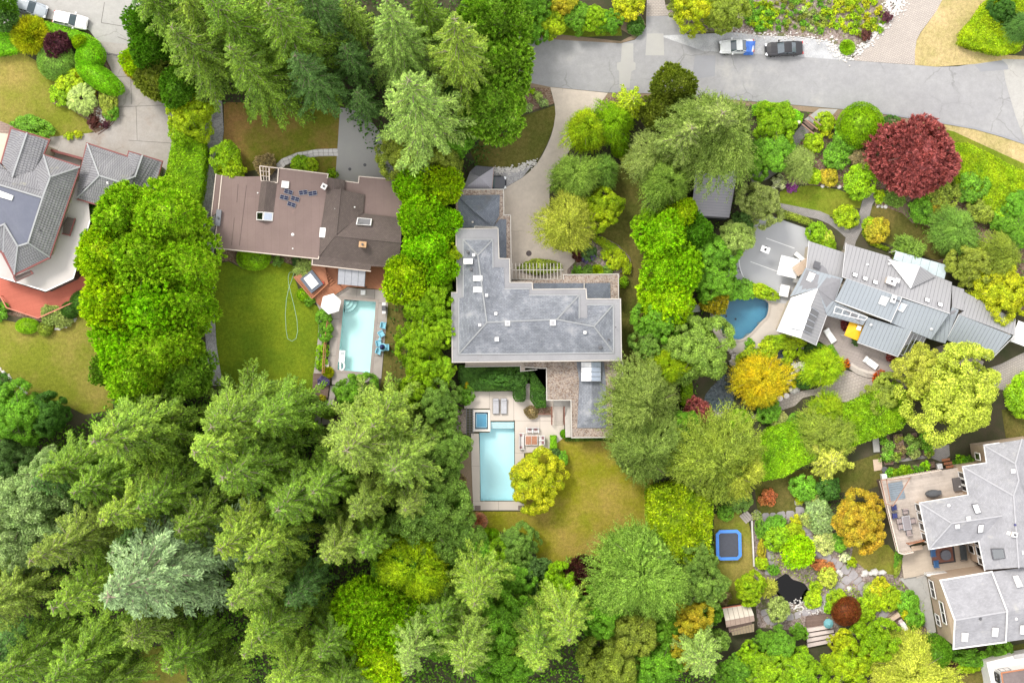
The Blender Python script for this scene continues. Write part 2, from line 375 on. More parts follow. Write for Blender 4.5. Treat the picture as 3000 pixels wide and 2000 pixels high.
def crown_feather(rg,R,Hc,ns,per,ls,droop=.5,amp=.16,tw=.3):
    """long arching sprays that hang outward from the middle"""
    az=rg.uniform(0,2*np.pi,ns); start=rg.uniform(0,1,ns) ** .6; out=[]
    ramp_=lump(np.stack([np.cos(az),np.sin(az),start],1),rg,amp)
    for a,s0,f in zip(az,start,ramp_):
        r0=s0*R*.8*f; ln=R*rg.uniform(.22,.45); t=np.sort(rg.uniform(0,1,per))
        a2=a+rg.normal()*.35; zz=Hc*(1-.55*s0 ** 2.2)*f*rg.uniform(.86,1.0)
        x=r0*math.cos(a)+math.cos(a2)*ln*t; y=r0*math.sin(a)+math.sin(a2)*ln*t
        z=zz+ln*(.35*t-droop*1.3*t*t); c=np.stack([x,y,z],1)
        dv=np.stack([np.full(per,math.cos(a2)),np.full(per,math.sin(a2)),.35-droop*2*t],1)
        D=unit(unit(dv)+rnd_unit(per,rg)*.75); Nn=unit(np.array([0,0,1.0])+rnd_unit(per,rg)*.7); Sd=unit(np.cross(Nn,D))
        c=c+rnd_unit(per,rg)*R*.03; L=ls*rg.uniform(.6,1.3,per)*(1.15-.5*t); out.append(quads(c,D,Sd,L,L*tw,.05))
    m=int(ns*per*.12); r=R*.8*np.sqrt(rg.uniform(0,1,m)); a=rg.uniform(0,6.283,m)
    c=np.stack([r*np.cos(a),r*np.sin(a),Hc*(.78-.5*(r/R) ** 2)*rg.uniform(.6,1,m)],1); Nn=unit(rnd_unit(m,rg)*.6+[0,0,1]); D=unit(np.cross(Nn,rnd_unit(m,rg)))
    s=ls*1.5*rg.uniform(.7,1.3,m); out.append(quads(c,D,np.cross(Nn,D),s,s*.7)); return np.concatenate(out)
def crown_conifer(rg,R,Ht,nb,tw,per,ls,z0=.15,top=.9,droop=.35,wd=.34,pw=.72):
    """whorled boughs with side twigs and needle sprays; leaves the leader visible"""
    out=[]; limbs=[]
    for i in range(nb):
        u=(i+rg.uniform(0,1))/nb; z=Ht*(z0+(1-z0)*u ** .85); k=1-(z/Ht-z0)/(1-z0)
        L=R*(max(k,.02) ** pw)*rg.uniform(.45,1.25)+.3; a=i*2.39996+rg.normal()*.25
        ca,sa=math.cos(a),math.sin(a); n=max(4,int(tw*(.35+.65*L/R)))
        t=(np.arange(n)+rg.uniform(0,1,n))/n; t=.12+.88*t; rise=rg.uniform(.05,.3)*(.5+.5*(1-k)) ; dp=droop*rg.uniform(.7,1.3)*(.35+k)
        bz=lambda q: z+L*(rise*1.6*q-dp*q*q)
        limbs.append([(0,0,z),(ca*L*.5,sa*L*.5,float(bz(.5))+.05),(ca*L*.9,sa*L*.9,float(bz(.9))+.06)])
        for sgn in (-1,1):
            tl=L*.27*(1.12-t) ** .7*(np.minimum(1,t/.3))*rg.uniform(.7,1.15,n)
            b=np.stack([ca*L*t,sa*L*t,bz(t)],1); ang=a+sgn*np.radians(rg.uniform(30,55,n))
            td=np.stack([np.cos(ang),np.sin(ang),-.3-.8*rg.uniform(0,1,n)],1); td=unit(td)
            B=np.repeat(b,per,0); TD=np.repeat(td,per,0); TL=np.repeat(tl,per); q=rg.uniform(.0,1,n*per)
            p=B+TD*(TL*q)[:,None]; p[:,2]-=TL*q*q*.35
            D=unit(TD+rnd_unit(n*per,rg)*.38); Nn=unit(rnd_unit(n*per,rg)*.6+[0,0,1.0]); Sd=unit(np.cross(Nn,D))
            l=ls*rg.uniform(.6,1.3,n*per)*(.75+.5*k); out.append(quads(p,D,Sd,l,l*wd,.04))
        m=max(3,int(n*1.2)); q=rg.uniform(.25,1,m); b=np.stack([ca*L*q,sa*L*q,bz(q)+.03],1); D=unit(np.array([[ca,sa,rise-2*dp*.6]])+rnd_unit(m,rg)*.35)
        Nn=unit(rnd_unit(m,rg)*.4+[0,0,1.0]); l=ls*rg.uniform(.8,1.3,m); out.append(quads(b,D,unit(np.cross(Nn,D)),l,l*wd,.04))
    m=60; D=unit(rnd_unit(m,rg)*.7+[0,0,.8]); p=np.zeros((m,3)); p[:,2]=Ht*(1-rg.uniform(0,.07,m)); l=ls*rg.uniform(.5,.9,m); out.append(quads(p,D,side_of(D,rg),l,l*.2))
    m=int(nb*tw*.35); u=rg.uniform(0,1,m); zz=Ht*(z0+(.8-z0)*u); rr=R*(1-u) ** pw*.6*np.sqrt(rg.uniform(0.05,1,m)); aa=rg.uniform(0,6.283,m)
    Nn=unit(rnd_unit(m,rg)*.5+[0,0,1]); D=unit(np.cross(Nn,rnd_unit(m,rg))); s=ls*rg.uniform(1,1.6,m)
    out.append(quads(np.stack([rr*np.cos(aa),rr*np.sin(aa),zz-.4],1),D,np.cross(Nn,D),s,s*.7)); return np.concatenate(out),limbs
def crown_ball(rg,R,Hc,n,ls,amp=.03,fuzz=.06,sq=1.0):
    d=rnd_unit(int(n*1.6),rg); d=d[d[:,2]>-.45][:n]; f=lump(d,rg,amp)
    if sq != 1.0: d2=np.sign(d)*np.abs(d) ** sq; d2=d2/np.maximum(np.abs(d2).max(1,keepdims=True),.8)
    else: d2=d
    p=d2*(f*(1-rg.uniform(0,fuzz,len(d))*2))[:,None]*np.array([R,R,Hc*.55])
    D=unit(d+rnd_unit(len(d),rg)*.9+[0,0,.3]); Nn=unit(np.cross(D,rnd_unit(len(d),rg))+d*.8); Sd=unit(np.cross(Nn,D)); s=ls*rg.uniform(.6,1.3,len(d))
    V=[quads(p,D,Sd,s,s*.5)]
    m=n // 4; o=rnd_unit(m,rg); q=o*np.array([R,R,Hc*.55])*.84; D=unit(np.cross(o,rnd_unit(m,rg))); s=ls*2.4*np.ones(m); V.append(quads(q,D,np.cross(o,D),s,s*.9,0))
    V=np.concatenate(V); V[:,:,2]+=Hc*.45; return V
def crown_spiky(rg,R,Hc,n,ls,tw=.09):
    d=rnd_unit(n*2,rg); d=d[d[:,2]>-.2][:n]; f=rg.uniform(.45,.8,len(d)); p=d*f[:,None]*np.array([R,R,Hc*.6]); D=unit(d+rnd_unit(len(d),rg)*.35+[0,0,.15])
    s=ls*rg.uniform(.7,1.4,len(d)); V=quads(p,D,side_of(D,rg),s,s*tw,.08); V[:,:,2]+=Hc*.35; return V
def crown_fronds(rg,R,Hc,nf=46,per=44):
    """palm-like: arching fronds with blades on both sides"""
    out=[]
    for i in range(nf):
        a=i*2.4+rg.normal()*.2; L=R*rg.uniform(.75,1.05); el=rg.uniform(.1,1.1); t=np.linspace(.15,1,per)
        x=L*t*math.cos(el)*(1-.15*t); c=np.stack([x*math.cos(a),x*math.sin(a),Hc*.7+L*(math.sin(el)*t-.75*t*t)],1)
        for sg in (-1,1):
            b=a+sg*.8; D=unit(np.stack([np.full(per,math.cos(b)),np.full(per,math.sin(b)),np.full(per,-.35)],1)); Nn=unit(rnd_unit(per,rg)*.3+[0,0,1.0])
            l=R*.3*np.sin(t*2.6+.3); out.append(quads(c,D,unit(np.cross(Nn,D)),np.abs(l)+.05,np.full(per,.05)))
    return np.concatenate(out)
def trunk_mesh(name,Ht,r,limbs=(),crooked=.12,top=1.0,lr=.3,bark=None):
    b=MB(False); pts=[(math.sin(i*1.7)*crooked*(i>0),math.cos(i*2.3)*crooked*(i>0),Ht*top*i/5) for i in range(6)]
    b.tube(pts,[r*(1-.16*i) for i in range(6)],7)
    for l in limbs: b.tube(l,[r*lr,r*lr*.7,r*lr*.3][:len(l)],4)
    o=b.build(name,bark or BARK); me=o.data; bpy.data.objects.remove(o); return me
PROTO={}
def proto(key,V,R,Hc,tr=None,needle=False):
    me=quad_mesh('crown',V,[NEEDLE if needle else LEAF]); PROTO.setdefault(key,[]).append((me,tr,R,Hc))
def limbs_for(rg,R,Hc,n=9,z=.25):
    L=[]
    for i in range(n):
        a=i*2.4+rg.normal()*.3; q=rg.uniform(.55,.85); zz=Hc*(z+.04*i)
        L.append([(0,0,zz),(R*.4*q*math.cos(a),R*.4*q*math.sin(a),zz+Hc*.18),(R*q*math.cos(a+.2),R*q*math.sin(a+.2),zz+Hc*.3)])
    return L
def make_protos():
    rg=np.random.default_rng(11)
    for i in range(3):
        R,Hc=4.5,8.0; proto('broadL',crown_broad(rg,R,Hc,170,300,.18,rl=.15,amp=.34),R,Hc,trunk_mesh('trunk',Hc*.75,.25,limbs_for(rg,R,Hc)))
    for i in range(2):
        R,Hc=2.2,3.6; proto('broadM',crown_broad(rg,R,Hc,70,110,.19,rl=.21,amp=.25),R,Hc,trunk_mesh('trunk',Hc*.7,.1,limbs_for(rg,R,Hc,6)))
        R,Hc=.9,1.2; proto('broadS',crown_broad(rg,R,Hc,26,60,.14,rl=.28,amp=.22),R,Hc,trunk_mesh('stem',Hc*.6,.04,limbs_for(rg,R,Hc,4)))
    for i in range(3):
        R,Hc=4.5,9.0; proto('tuftL',crown_tuft(rg,R,Hc,1400,36,.34,.055,.19,fan=.6),R,Hc,trunk_mesh('trunk',Hc*.8,.25,limbs_for(rg,R,Hc)),True)
    for i in range(2):
        R,Hc=2.2,4.0; proto('tuftM',crown_tuft(rg,R,Hc,330,28,.30,.10,.18,fan=.6),R,Hc,trunk_mesh('trunk',Hc*.7,.1,limbs_for(rg,R,Hc,5)),True)
        R,Hc=.9,1.2; proto('tuftS',crown_tuft(rg,R,Hc,70,20,.2,.2,.2),R,Hc,trunk_mesh('stem',Hc*.6,.04,limbs_for(rg,R,Hc,3)),True)
        R,Hc=4.5,7.0; proto('featherL',crown_feather(rg,R,Hc,950,46,.25,amp=.28,tw=.26),R,Hc,trunk_mesh('trunk',Hc*.7,.22,limbs_for(rg,R,Hc)))
        R,Hc=2.2,3.4; proto('featherM',crown_feather(rg,R,Hc,300,26,.26),R,Hc,trunk_mesh('trunk',Hc*.7,.1,limbs_for(rg,R,Hc,6)))
    for i in range(5):
        R,Ht=5.0,30.0; V,lb=crown_conifer(rg,R,Ht,165,28,7,.29,droop=(.4,.6,.35,.7,.5)[i],pw=(.8,.95,.7,.85,.75)[i]); proto('conifL',V,R,Ht,trunk_mesh('trunk',Ht,.36,lb,.05,lr=.17,bark=BARKL),True)
    for i in range(2):
        R,Ht=2.6,12.0; V,lb=crown_conifer(rg,R,Ht,80,20,6,.24,droop=.35); proto('conifM',V,R,Ht,trunk_mesh('trunk',Ht,.18,lb,.05,lr=.2,bark=BARKL),True)
    R,Hc=2.4,3.4; proto('ballM',crown_ball(rg,R,Hc,15000,.11),R,Hc,trunk_mesh('trunk',Hc*.6,.08))
    R,Hc=.9,1.3; proto('ballS',crown_ball(rg,R,Hc,2600,.1,.05),R,Hc,trunk_mesh('stem',Hc*.6,.04))
    R,Hc=2.4,3.4; proto('spikyM',crown_spiky(rg,R,Hc,14000,.7,.10),R,Hc,trunk_mesh('stem',Hc*.5,.1),True)
    R,Hc=.5,.6; proto('spikyS',crown_spiky(rg,R,Hc,260,.34,.12),R,Hc,None,True)
    R,Hc=.35,.4
    for i in range(3): proto('plantS',crown_broad(rg,R,Hc,10,22,.12,rl=.4,amp=.3),R,Hc,None)
    R,Hc=1.9,2.4; proto('palm',crown_fronds(rg,R,Hc),R,Hc,trunk_mesh('trunk',Hc*.7,.1))
make_protos()
# leaf colours (dry-matter base colours), each with a second tone
C={'conif': ((0.2,0.325,0.032),(0.12,0.22,0.028)),'conifY': ((0.285,0.4,0.05),(0.165,0.285,0.035)),'conifL': ((0.3,0.43,0.1),(0.19,0.31,0.07)),'conifD': ((0.13,0.25,0.06),(0.09,0.19,0.05)),'blue': ((0.33,0.45,0.24),(0.21,0.32,0.16)),'conifO': ((0.26,0.36,0.06),(0.17,0.26,0.045)),'lime': ((0.299,0.481,0.012),(0.191,0.369,0.012)),'limeY': ((0.408,0.516,0.013),(0.239,0.391,0.011)),'green': ((0.17,0.36,0.028),(0.11,0.26,0.022)),'deep': ((0.075,0.18,0.025),(0.05,0.13,0.022)),'teal': ((0.205,0.335,0.06),(0.135,0.25,0.045)),'olive': ((0.28,0.34,0.045),(0.19,0.25,0.04)),'gold': ((0.644,0.46,0.01),(0.483,0.435,0.013)),'yellow': ((0.58,0.57,0.02),(0.4,0.49,0.018)),'chart': ((0.5,0.54,0.085),(0.36,0.42,0.05)),'maroon': ((0.4,0.12,0.125),(0.27,0.075,0.08)),'plum': ((0.143,0.046,0.07),(0.096,0.034,0.055)),'dark_red': ((0.102,0.036,0.03),(0.076,0.028,0.027)),'orange': ((0.46,0.36,0.03),(0.36,0.37,0.025)),'rust': ((0.23,0.07,0.02),(0.179,0.053,0.017)),'coral': ((0.56,0.18,0.081),(0.441,0.21,0.057)),'sage': ((0.36,0.44,0.14),(0.25,0.33,0.09)),'silver': ((0.38,0.52,0.22),(0.26,0.4,0.15)),'hedge': ((0.228,0.455,0.016),(0.147,0.349,0.013)),'cream': ((0.572,0.572,0.238),(0.347,0.439,0.125)),'pink': ((0.55,0.3,0.207),(0.441,0.231,0.151)),'brownish': ((0.298,0.228,0.126),(0.221,0.184,0.091)),'purple': ((0.3,0.06,0.34),(0.2,0.04,0.24)),'white': ((0.75,0.75,0.612),(0.473,0.546,0.236)),'violet': ((0.23,0.19,0.504),(0.189,0.168,0.397)),'tealD': ((0.1,0.19,0.05),(0.075,0.145,0.04)),'redor': ((0.65,0.13,0.027),(0.525,0.231,0.019)),'feath': ((0.27,0.41,0.07),(0.18,0.3,0.05)),'grove': ((0.42,0.62,0.03),(0.27,0.48,0.026)),'pine': ((0.25,0.33,0.08),(0.17,0.245,0.055)),'ochre': ((0.5,0.32,0.03),(0.44,0.38,0.03))}
def paint(o,col,jit=.08,mul=1):
    a,b=C[col]; q={'yellow': 1.0,'ochre': 1.0,'gold': 1.0,'white': 1,'violet': 1,'coral': 1,'redor': 1,'rust': 1.1,'chart': 1.15,'cream': 1.1,'orange': 1.15,'maroon': 1.2,'plum': 1.1,'lime': 1.08,'limeY': 1.08,'hedge': 1.3,'grove': 1.15,'blue': 1.0,'silver': 1.1,'conifL': 1.12,'feath': 1.12,'sage': 1.15}.get(col,1.22); k=mul*q*(1+random.uniform(-jit,jit)); g=1+random.uniform(-jit,jit)*.6
    o.color=(a[0]*k,a[1]*k*g,a[2]*k,1); o['tone']=[b[0]*k,b[1]*k*g,b[2]*k]
def tree(kind,col,u,v,rp,h,label,cat='tree',asp=1.0,rot=None,a=None,name=None,group=None,base=0.0):
    """kind of crown, leaf colours, survey position of the crown's visible middle (apex for conifers), radius, height"""
    con=kind.startswith('conif'); rp=rp*(1.0 if kind == 'conifL' else 1.04); h=h*1.38 if kind == 'conifL' and h>13 else h; a=a if a is not None else (1.0 if con else .55)
    p=P(u,v,base+a*h); r=rp*(H-a*h)/H/K; me,tr,R,Hc=random.choice(PROTO[kind])
    rz=math.radians(rot) if rot is not None else (random.uniform(0,6.28) if asp==1 else 0)
    nm=name or ({'tree': 'conifer_tree' if con else 'tree','shrub': 'shrub','plant': 'garden_plant'}.get(cat,cat.replace(' ','_')))
    if tr:
        o=thing(nm,label,cat,(p.x,p.y,base),rz,group)
        c=node_obj('crown',me,o); t=node_obj('trunk' if cat == 'tree' else 'stem',tr,o)
    else:
        o=c=node_obj(nm,me); tag(o,label,cat,group); o.location=(p.x,p.y,base); o.rotation_euler=(0,0,rz)
    o.scale=(r/R*asp,r/R/asp,h/Hc); paint(c,col,.08,1.45 if kind == 'tuftL' and col in ('lime','limeY','conif','hedge') else 1); return o
def point_in(poly,x,y):
    ins=np.zeros(len(x),bool); n=len(poly)
    for i in range(n):
        x1,y1=poly[i][:2]; x2,y2=poly[(i+1)%n][:2]
        if y1==y2: continue
        c=((y1>y) != (y2>y)) & (x<(x2-x1)*(y-y1)/(y2-y1)+x1); ins ^= c
    return ins
def area(poly): return abs(sum(poly[i][0]*poly[(i+1)%len(poly)][1]-poly[(i+1)%len(poly)][0]*poly[i][1] for i in range(len(poly))))/2
def sample(poly,n,rg):
    A=np.array([p[:2] for p in poly]); lo,hi=A.min(0),A.max(0); bx=max(1e-6,(hi-lo).prod()); m=int(n*bx/max(area(poly),1e-6)*1.25)+20
    x=rg.uniform(lo[0],hi[0],m); y=rg.uniform(lo[1],hi[1],m); k=point_in(poly,x,y); return np.stack([x[k],y[k]],1)[:n]
def hedge(col,pts,h,label,dens=70,ls=.16,lumps=.12,tuft=0,cat='hedge',name='hedge',rounding=.3,zb=0.0,Z=None,group=None):
    """clipped or loose hedge over an outline given in survey units at its top"""
    if Z: pts=cv(Z,pts)
    rg=np.random.default_rng(len(label)*131+int(abs(pts[0][0]))); poly=W2(pts,h); dens *= 2.8
    cx=sum(p[0] for p in poly)/len(poly); cy=sum(p[1] for p in poly)/len(poly); n=int(area(poly)*dens)
    xy=sample(poly,n,rg); n=len(xy)
    A=np.array([p[:2] for p in poly]); B=np.roll(A,-1,0); dmin=np.full(n,9e9)
    for a_,b_ in zip(A,B):
        ab=b_-a_; t=np.clip(((xy-a_) @ ab)/max(1e-9,ab @ ab),0,1); dmin=np.minimum(dmin,np.linalg.norm(xy-(a_+t[:,None]*ab),axis=1))
    k3=rg.uniform(.5,2.2,(6,2)); ph=rg.uniform(0,6.3,6); hz=sum(np.sin(xy @ k3[i]*1.6+ph[i]) for i in range(6))*lumps/2.2
    edge=np.clip(dmin/rounding,0,1); z=h+hz-rounding*.8*(1-np.sqrt(1-(1-edge) ** 2))
    p=np.column_stack([xy,z-rg.uniform(0,ls*.8,n)]); out=[]
    if tuft:
        m=n // tuft; ax=unit(rnd_unit(m,rg)*.35+[0,0,1.0]); Bc=np.repeat(p[:m],tuft,0); Ax=np.repeat(ax,tuft,0); D=unit(Ax*.8+rnd_unit(m*tuft,rg))
        L=ls*1.7*np.repeat(rg.uniform(.6,1.4,m),tuft)*rg.uniform(.6,1.2,m*tuft); out.append(quads(Bc+Ax*rg.uniform(-.1,.25,(m*tuft,1)),D,side_of(D,rg),L,L*.3))
        out.append(quads(*(lambda q,Dd: (q,Dd,side_of(Dd,rg),np.full(len(q),ls*1.6),np.full(len(q),ls)))(p[m:m*3]-[0,0,.25],unit(rnd_unit(len(p[m:m*3]),rg)*[1,1,.3]))))
    else:
        D=unit(rnd_unit(n,rg)*[1,1,.8]+[0,0,.25]); L=ls*rg.uniform(.6,1.3,n); Nn=unit(rnd_unit(n,rg)*.8+[0,0,1]); out.append(quads(p,D,unit(np.cross(Nn,D)),L,L*.55))
    per=np.linalg.norm(B-A,axis=1)
    for a_,b_,L0 in zip(A,B,per):
        m=int(L0*h*dens*.35); 
        if m<1: continue
        t=rg.uniform(0,1,m)[:,None]; q=a_+t*(b_-a_); nn=np.array([b_[1]-a_[1],a_[0]-b_[0]])/max(L0,1e-6)
        if nn @ (a_-np.array([cx,cy]))<0: nn=-nn
        zz=rg.uniform(.05,h-rounding*.4,m); off=rg.uniform(-.12,.04,m); pp=np.column_stack([q+nn*off[:,None],zz]); D=unit(rnd_unit(m,rg)+np.array([nn[0],nn[1],.4])); L=ls*rg.uniform(.7,1.3,m); out.append(quads(pp,D,side_of(D,rg),L,L*.55))
    V=np.concatenate(out); V[:,:,0]-=cx; V[:,:,1]-=cy
    me=quad_mesh('crown',V,[LEAF]); o=thing(name,label,cat,(cx,cy,zb),0,group); c=node_obj('crown',me,o); paint(c,col)
    ins=inset(poly,min(.22,rounding)) if area(poly)>1.5 else poly
    core=MB(); core.prism([(q[0],q[1]) for q in ins],zb+.02,zb+max(.1,h-ls-lumps-.08)); co=core.build('inner_growth',[LEAF],o); paint(co,col)
    return o
# ---------------------------------------------------------------- ground, road, paths, lawns, pools
M_SOIL=mottled('soil',(.085,.070,.045),(.050,.060,.025),.5,.35,8,1.0,.5)
M_ASPH=mottled('asphalt',(.315,.315,.320),(.275,.275,.285),.25,.07,16,.9,.25,blot=((.36,.355,.345),.12,.56),cracks=.16)
M_ASPH2=mottled('asphalt_patch',(.375,.37,.35),(.345,.34,.33),.5,.06,16,.9,.2)
M_ASPH3=mottled('asphalt_dark',(.265,.27,.29),(.245,.25,.27),.5,.06,16,.9,.2)
M_CONCA=mottled('old_concrete',(.33,.30,.27),(.36,.34,.32),.3,.10,6,.9,.1,blot=((.30,.25,.215),.25,.58),cracks=.2)
M_CONCL=mottled('road_concrete',(.385,.375,.355),(.35,.345,.33),.3,.08,9,.9,.1,cracks=.2)
M_BEIGE=mottled('beige_concrete',(.555,.485,.415),(.51,.445,.385),.35,.06,8,.85,.08,blot=((.46,.40,.345),.18,.60),cracks=.12)
M_GRAVA=gravel('grey_gravel',[(.30,.29,.30),(.38,.37,.38),(.46,.45,.45)],9,.5,stain=((.14,.15,.10),.9,.58))
M_GRAVW=gravel('white_gravel',[(.36,.37,.39),(.42,.43,.45),(.46,.46,.46)],14,.2)
M_MULCH=gravel('bark_mulch',[(.14,.085,.055),(.21,.14,.10),(.27,.20,.15)],8,.8)
M_DIRT=mottled('bare_earth',(.27,.20,.14),(.22,.17,.11),.8,.22,7,1.0,.4)
M_BED=gravel('bed_soil',[(.17,.13,.11),(.25,.20,.18),(.33,.27,.25)],6,.8,stain=((.12,.13,.05),.7,.52))
M_PEB=gravel('pebbles',[(.20,.145,.115),(.31,.25,.205),(.38,.32,.27),(.27,.23,.21)],7,.9)
M_PAV=bricky('pavers',(.40,.36,.32),(.34,.31,.285),(.24,.22,.20),.3,.3,.03,.08,.3)
M_PAVH=bricky('drive_pavers',(.43,.385,.345),(.38,.34,.31),(.27,.24,.22),.42,.21,.03,.07,.25)
M_PAVD=bricky('path_pavers',(.29,.27,.26),(.24,.23,.22),(.17,.16,.15),.3,.15,.02,.12,.5)
M_SLAB=mottled('exposed_aggregate',(.40,.36,.33),(.35,.315,.29),.6,.12,14,.9,.3,blot=((.27,.25,.235),.5,.62))
M_SLAB2=mottled('pool_slab',(.56,.50,.445),(.52,.465,.415),.5,.07,10,.85,.1)
M_FLAG=mottled('flagstone',(.34,.32,.33),(.27,.25,.26),1.5,.18,7,.85,.3)
M_WHITEF=mottled('white_flagstone',(.66,.64,.62),(.55,.53,.52),1.5,.1,7,.85,.3)
M_COURT=mottled('court_asphalt',(.41,.42,.44),(.385,.39,.405),.2,.04,12,.85,.1)
M_LINE=plain('white_paint',(.75,.76,.76),.6)
M_ROCK=mottled('rock',(.42,.39,.36),(.30,.28,.26),2,.2,6,.85,.5)
M_ROCKW=mottled('pale_rock',(.66,.63,.60),(.52,.50,.48),2,.15,6,.85,.4)
L_DRY=lawn('lawn_dry',(.175,.20,.022),(.290,.230,.065),.55,.13,.14)
L_DRY2=lawn('lawn_straw',(.30,.27,.10),(.50,.38,.20),.47,.2,.15)
L_GRN=lawn('lawn_green',(.095,.165,.010),(.190,.245,.014),.50,.16,.16)
L_MIX=lawn('lawn_mixed',(.145,.165,.018),(.290,.170,.062),.55,.12,.10)
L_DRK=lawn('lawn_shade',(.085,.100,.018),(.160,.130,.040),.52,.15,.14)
L_BRT=lawn('lawn_garden',(.130,.190,.014),(.215,.225,.030),.55,.2,.14)
L_YEL=lawn('lawn_pool_side',(.215,.215,.012),(.350,.250,.070),.53,.10,.12,third=(.20,.225,.012))

pool_b=ZC(0,0) and cv(ZC,[(1200,440),(1460,460),(1410,1040),(1145,1015)])
pool_c=[(1125,968),(1181,968),(1181,1149),(1104,1149),(1101.5,993),(1125,993)]
tub_c=[(1091,946),(1121,946),(1121,985),(1091,985)]
pool_d=smooth_poly(cv(ZG,[(340,1310),(420,1200),(520,1150),(640,1155),(740,1165),(835,1195),(855,1235),(835,1340),(790,1375),(750,1420),(690,1490),(600,1552),(530,1545),(450,1505),(400,1440)]),2)
pond_e=smooth_poly(cv(ZI,[(730,1030),(800,985),(870,940),(920,1010),(1000,1030),(1060,1060),(1095,1140),(1065,1215),(980,1265),(900,1245),(780,1185)]),1)
pond_d1=smooth_poly(cv(ZJ,[(230,960),(360,800),(500,670),(620,650),(645,750),(600,900),(585,1030),(500,1105),(400,1128),(280,1080)]),1)
pond_d2=smooth_poly(cv(ZJ,[(905,430),(960,350),(1040,325),(1160,345),(1235,400),(1200,500),(1185,600),(1140,610),(1040,560),(920,490)]),1)
holes=[W2(p) for p in (pool_b,pool_c,tub_c,pool_d,pond_e,pond_d1,pond_d2)]
g=MB(); E=78.0
g.poly([(-E,-E,0),(E,-E,0),(E,E,0),(-E,E,0)],0,[[(x,y,0) for x,y in h] for h in holes])
g.poly([(-400,-400,-.02),(400,-400,-.02),(400,400,-.02),(-400,400,-.02)],0,[[(-E,-E,-.02),(E,-E,-.02),(E,E,-.02),(-E,E,-.02)]])
tag(g.build('ground',M_SOIL),kind='structure')
LAYER=[0.0]
def sheet(name,mat,pts,z,ang=0.0,holes_=(),rnd=0,Z=None):
    if Z: pts=cv(Z,pts)
    if rnd: pts=smooth_poly(pts,rnd)
    LAYER[0]+=.0004
    z=z+LAYER[0]*.5
    m=MB(); m.poly([(x,y,z) for x,y in W2(pts)],ang,[[(x,y,z) for x,y in W2(h)] for h in holes_])
    return tag(m.build(name,mat),kind='structure')
# --- upper right road
sheet('road',M_ASPH,[(1190,84),(1284,92),(1426,100),(1458,92),(1484,62),(1484,37),(1547,37),(1560,56),(1598,105),(1640,96),(1664,84),(1700,82),(1950,105),(1954,139),(2101,150),(2151,154),(2200,153),(2239,146),(2270,139),(2301,136),(2352,139),(2420,142),(2420,352),(2352,328),(2300,311),(2239,294),(2180,284),(2121,275),(2026,259),(1924,250),(1764,236),(1640,226),(1500,215),(1396,213),(1263,200),(1190,186)],.02)
sheet('road',M_CONCL,[(2301,136),(2420,138),(2420,345),(2352,320),(2330,260),(2310,190)],.03)
sheet('road_patch',M_ASPH2,cv(Z3,[(1010,400),(1115,400),(1115,570),(1135,580),(1135,640),(1095,660),(1080,810),(985,810),(985,655),(965,640),(965,580),(1000,570)]),.034)
sheet('road_patch',M_ASPH2,cv(Z3,[(1240,310),(1392,310),(1398,512),(1225,512)]),.034)
sheet('road_patch',M_ASPH3,cv(Z3,[(1680,512),(1872,512),(1862,700),(1655,730)]),.034)
sheet('road_patch',M_ASPH3,cv(Z4,[(1900,600),(2150,555),(2200,600),(2210,640),(1950,660)]),.034)
sheet('gravel_verge',M_GRAVW,cv(Z4,[(-1000,330),(-300,300),(-50,330),(300,340),(560,380),(640,480),(700,555),(250,520),(-80,500),(-600,470)]),.03)
sheet('driveway',M_PAVH,[(1486,-10),(1524,-10),(1530,20),(1546,36),(1484,38)],.026,.0)
sheet('driveway',M_PAVH,cv(Z4,[(760,555),(900,420),(1010,300),(1140,150),(1270,-20),(1610,-20),(1550,100),(1400,300),(1365,370),(1350,470),(1348,598)]),.026,.5)
sheet('verge_lawn',L_DRY2,cv(Z4,[(1350,600),(1348,480),(1366,370),(1405,300),(1550,100),(1610,-20),(2100,-20),(1900,150),(1770,330),(1800,450),(2100,500),(2400,520),(2400,545),(2180,550),(1900,590),(1550,615)]),.022)
sheet('planting_bed',M_BED,cv(Z4,[(-1000,60),(-600,-20),(1130,-20),(1160,130),(1010,300),(900,400),(780,520),(700,555),(640,470),(570,380),(300,335),(-50,330),(-500,300),(-700,300),(-950,330)]),.016)
sheet('verge',M_DIRT,cv(Z3,[(100,330),(450,320),(1000,380),(1100,330),(1000,270),(1020,150),(1180,120),(1230,230),(1130,360),(1000,398),(430,372),(120,342)]),.014)
sheet('verge_grass',L_BRT,cv(Z3,[(400,330),(450,240),(1000,240),(1010,330),(700,340)]),.012)
sheet('verge_lawn',L_DRY2,[(2110,274),(2239,297),(2352,331),(2420,356),(2420,405),(2352,386),(2270,340),(2200,312),(2140,300)],.022)
sheet('verge_grass',L_BRT,[(2140,292),(2190,302),(2290,348),(2352,376),(2352,392),(2250,350),(2190,330),(2140,312)],.026)
sheet('verge',M_DIRT,[(1205,188),(1263,200),(1396,214),(1500,216),(1764,237),(1924,251),(2026,260),(2121,276),(2110,290),(1900,262),(1750,246),(1500,226),(1400,224),(1262,210),(1205,204)],.018)
# kerb along the lower edge of the road
kb=MB(); kp=[(1500,216),(1640,227),(1764,237),(1924,251),(2026,260),(2121,276),(2180,285),(2239,295.5),(2300,312.5),(2352,329.5),(2420,353.5)]
for i in range(4,len(kp)-1): kb.bar(P(*kp[i],.03),P(*kp[i+1],.03),.22,.16)
tag(kb.build('kerb',M_ASPH3),kind='structure')
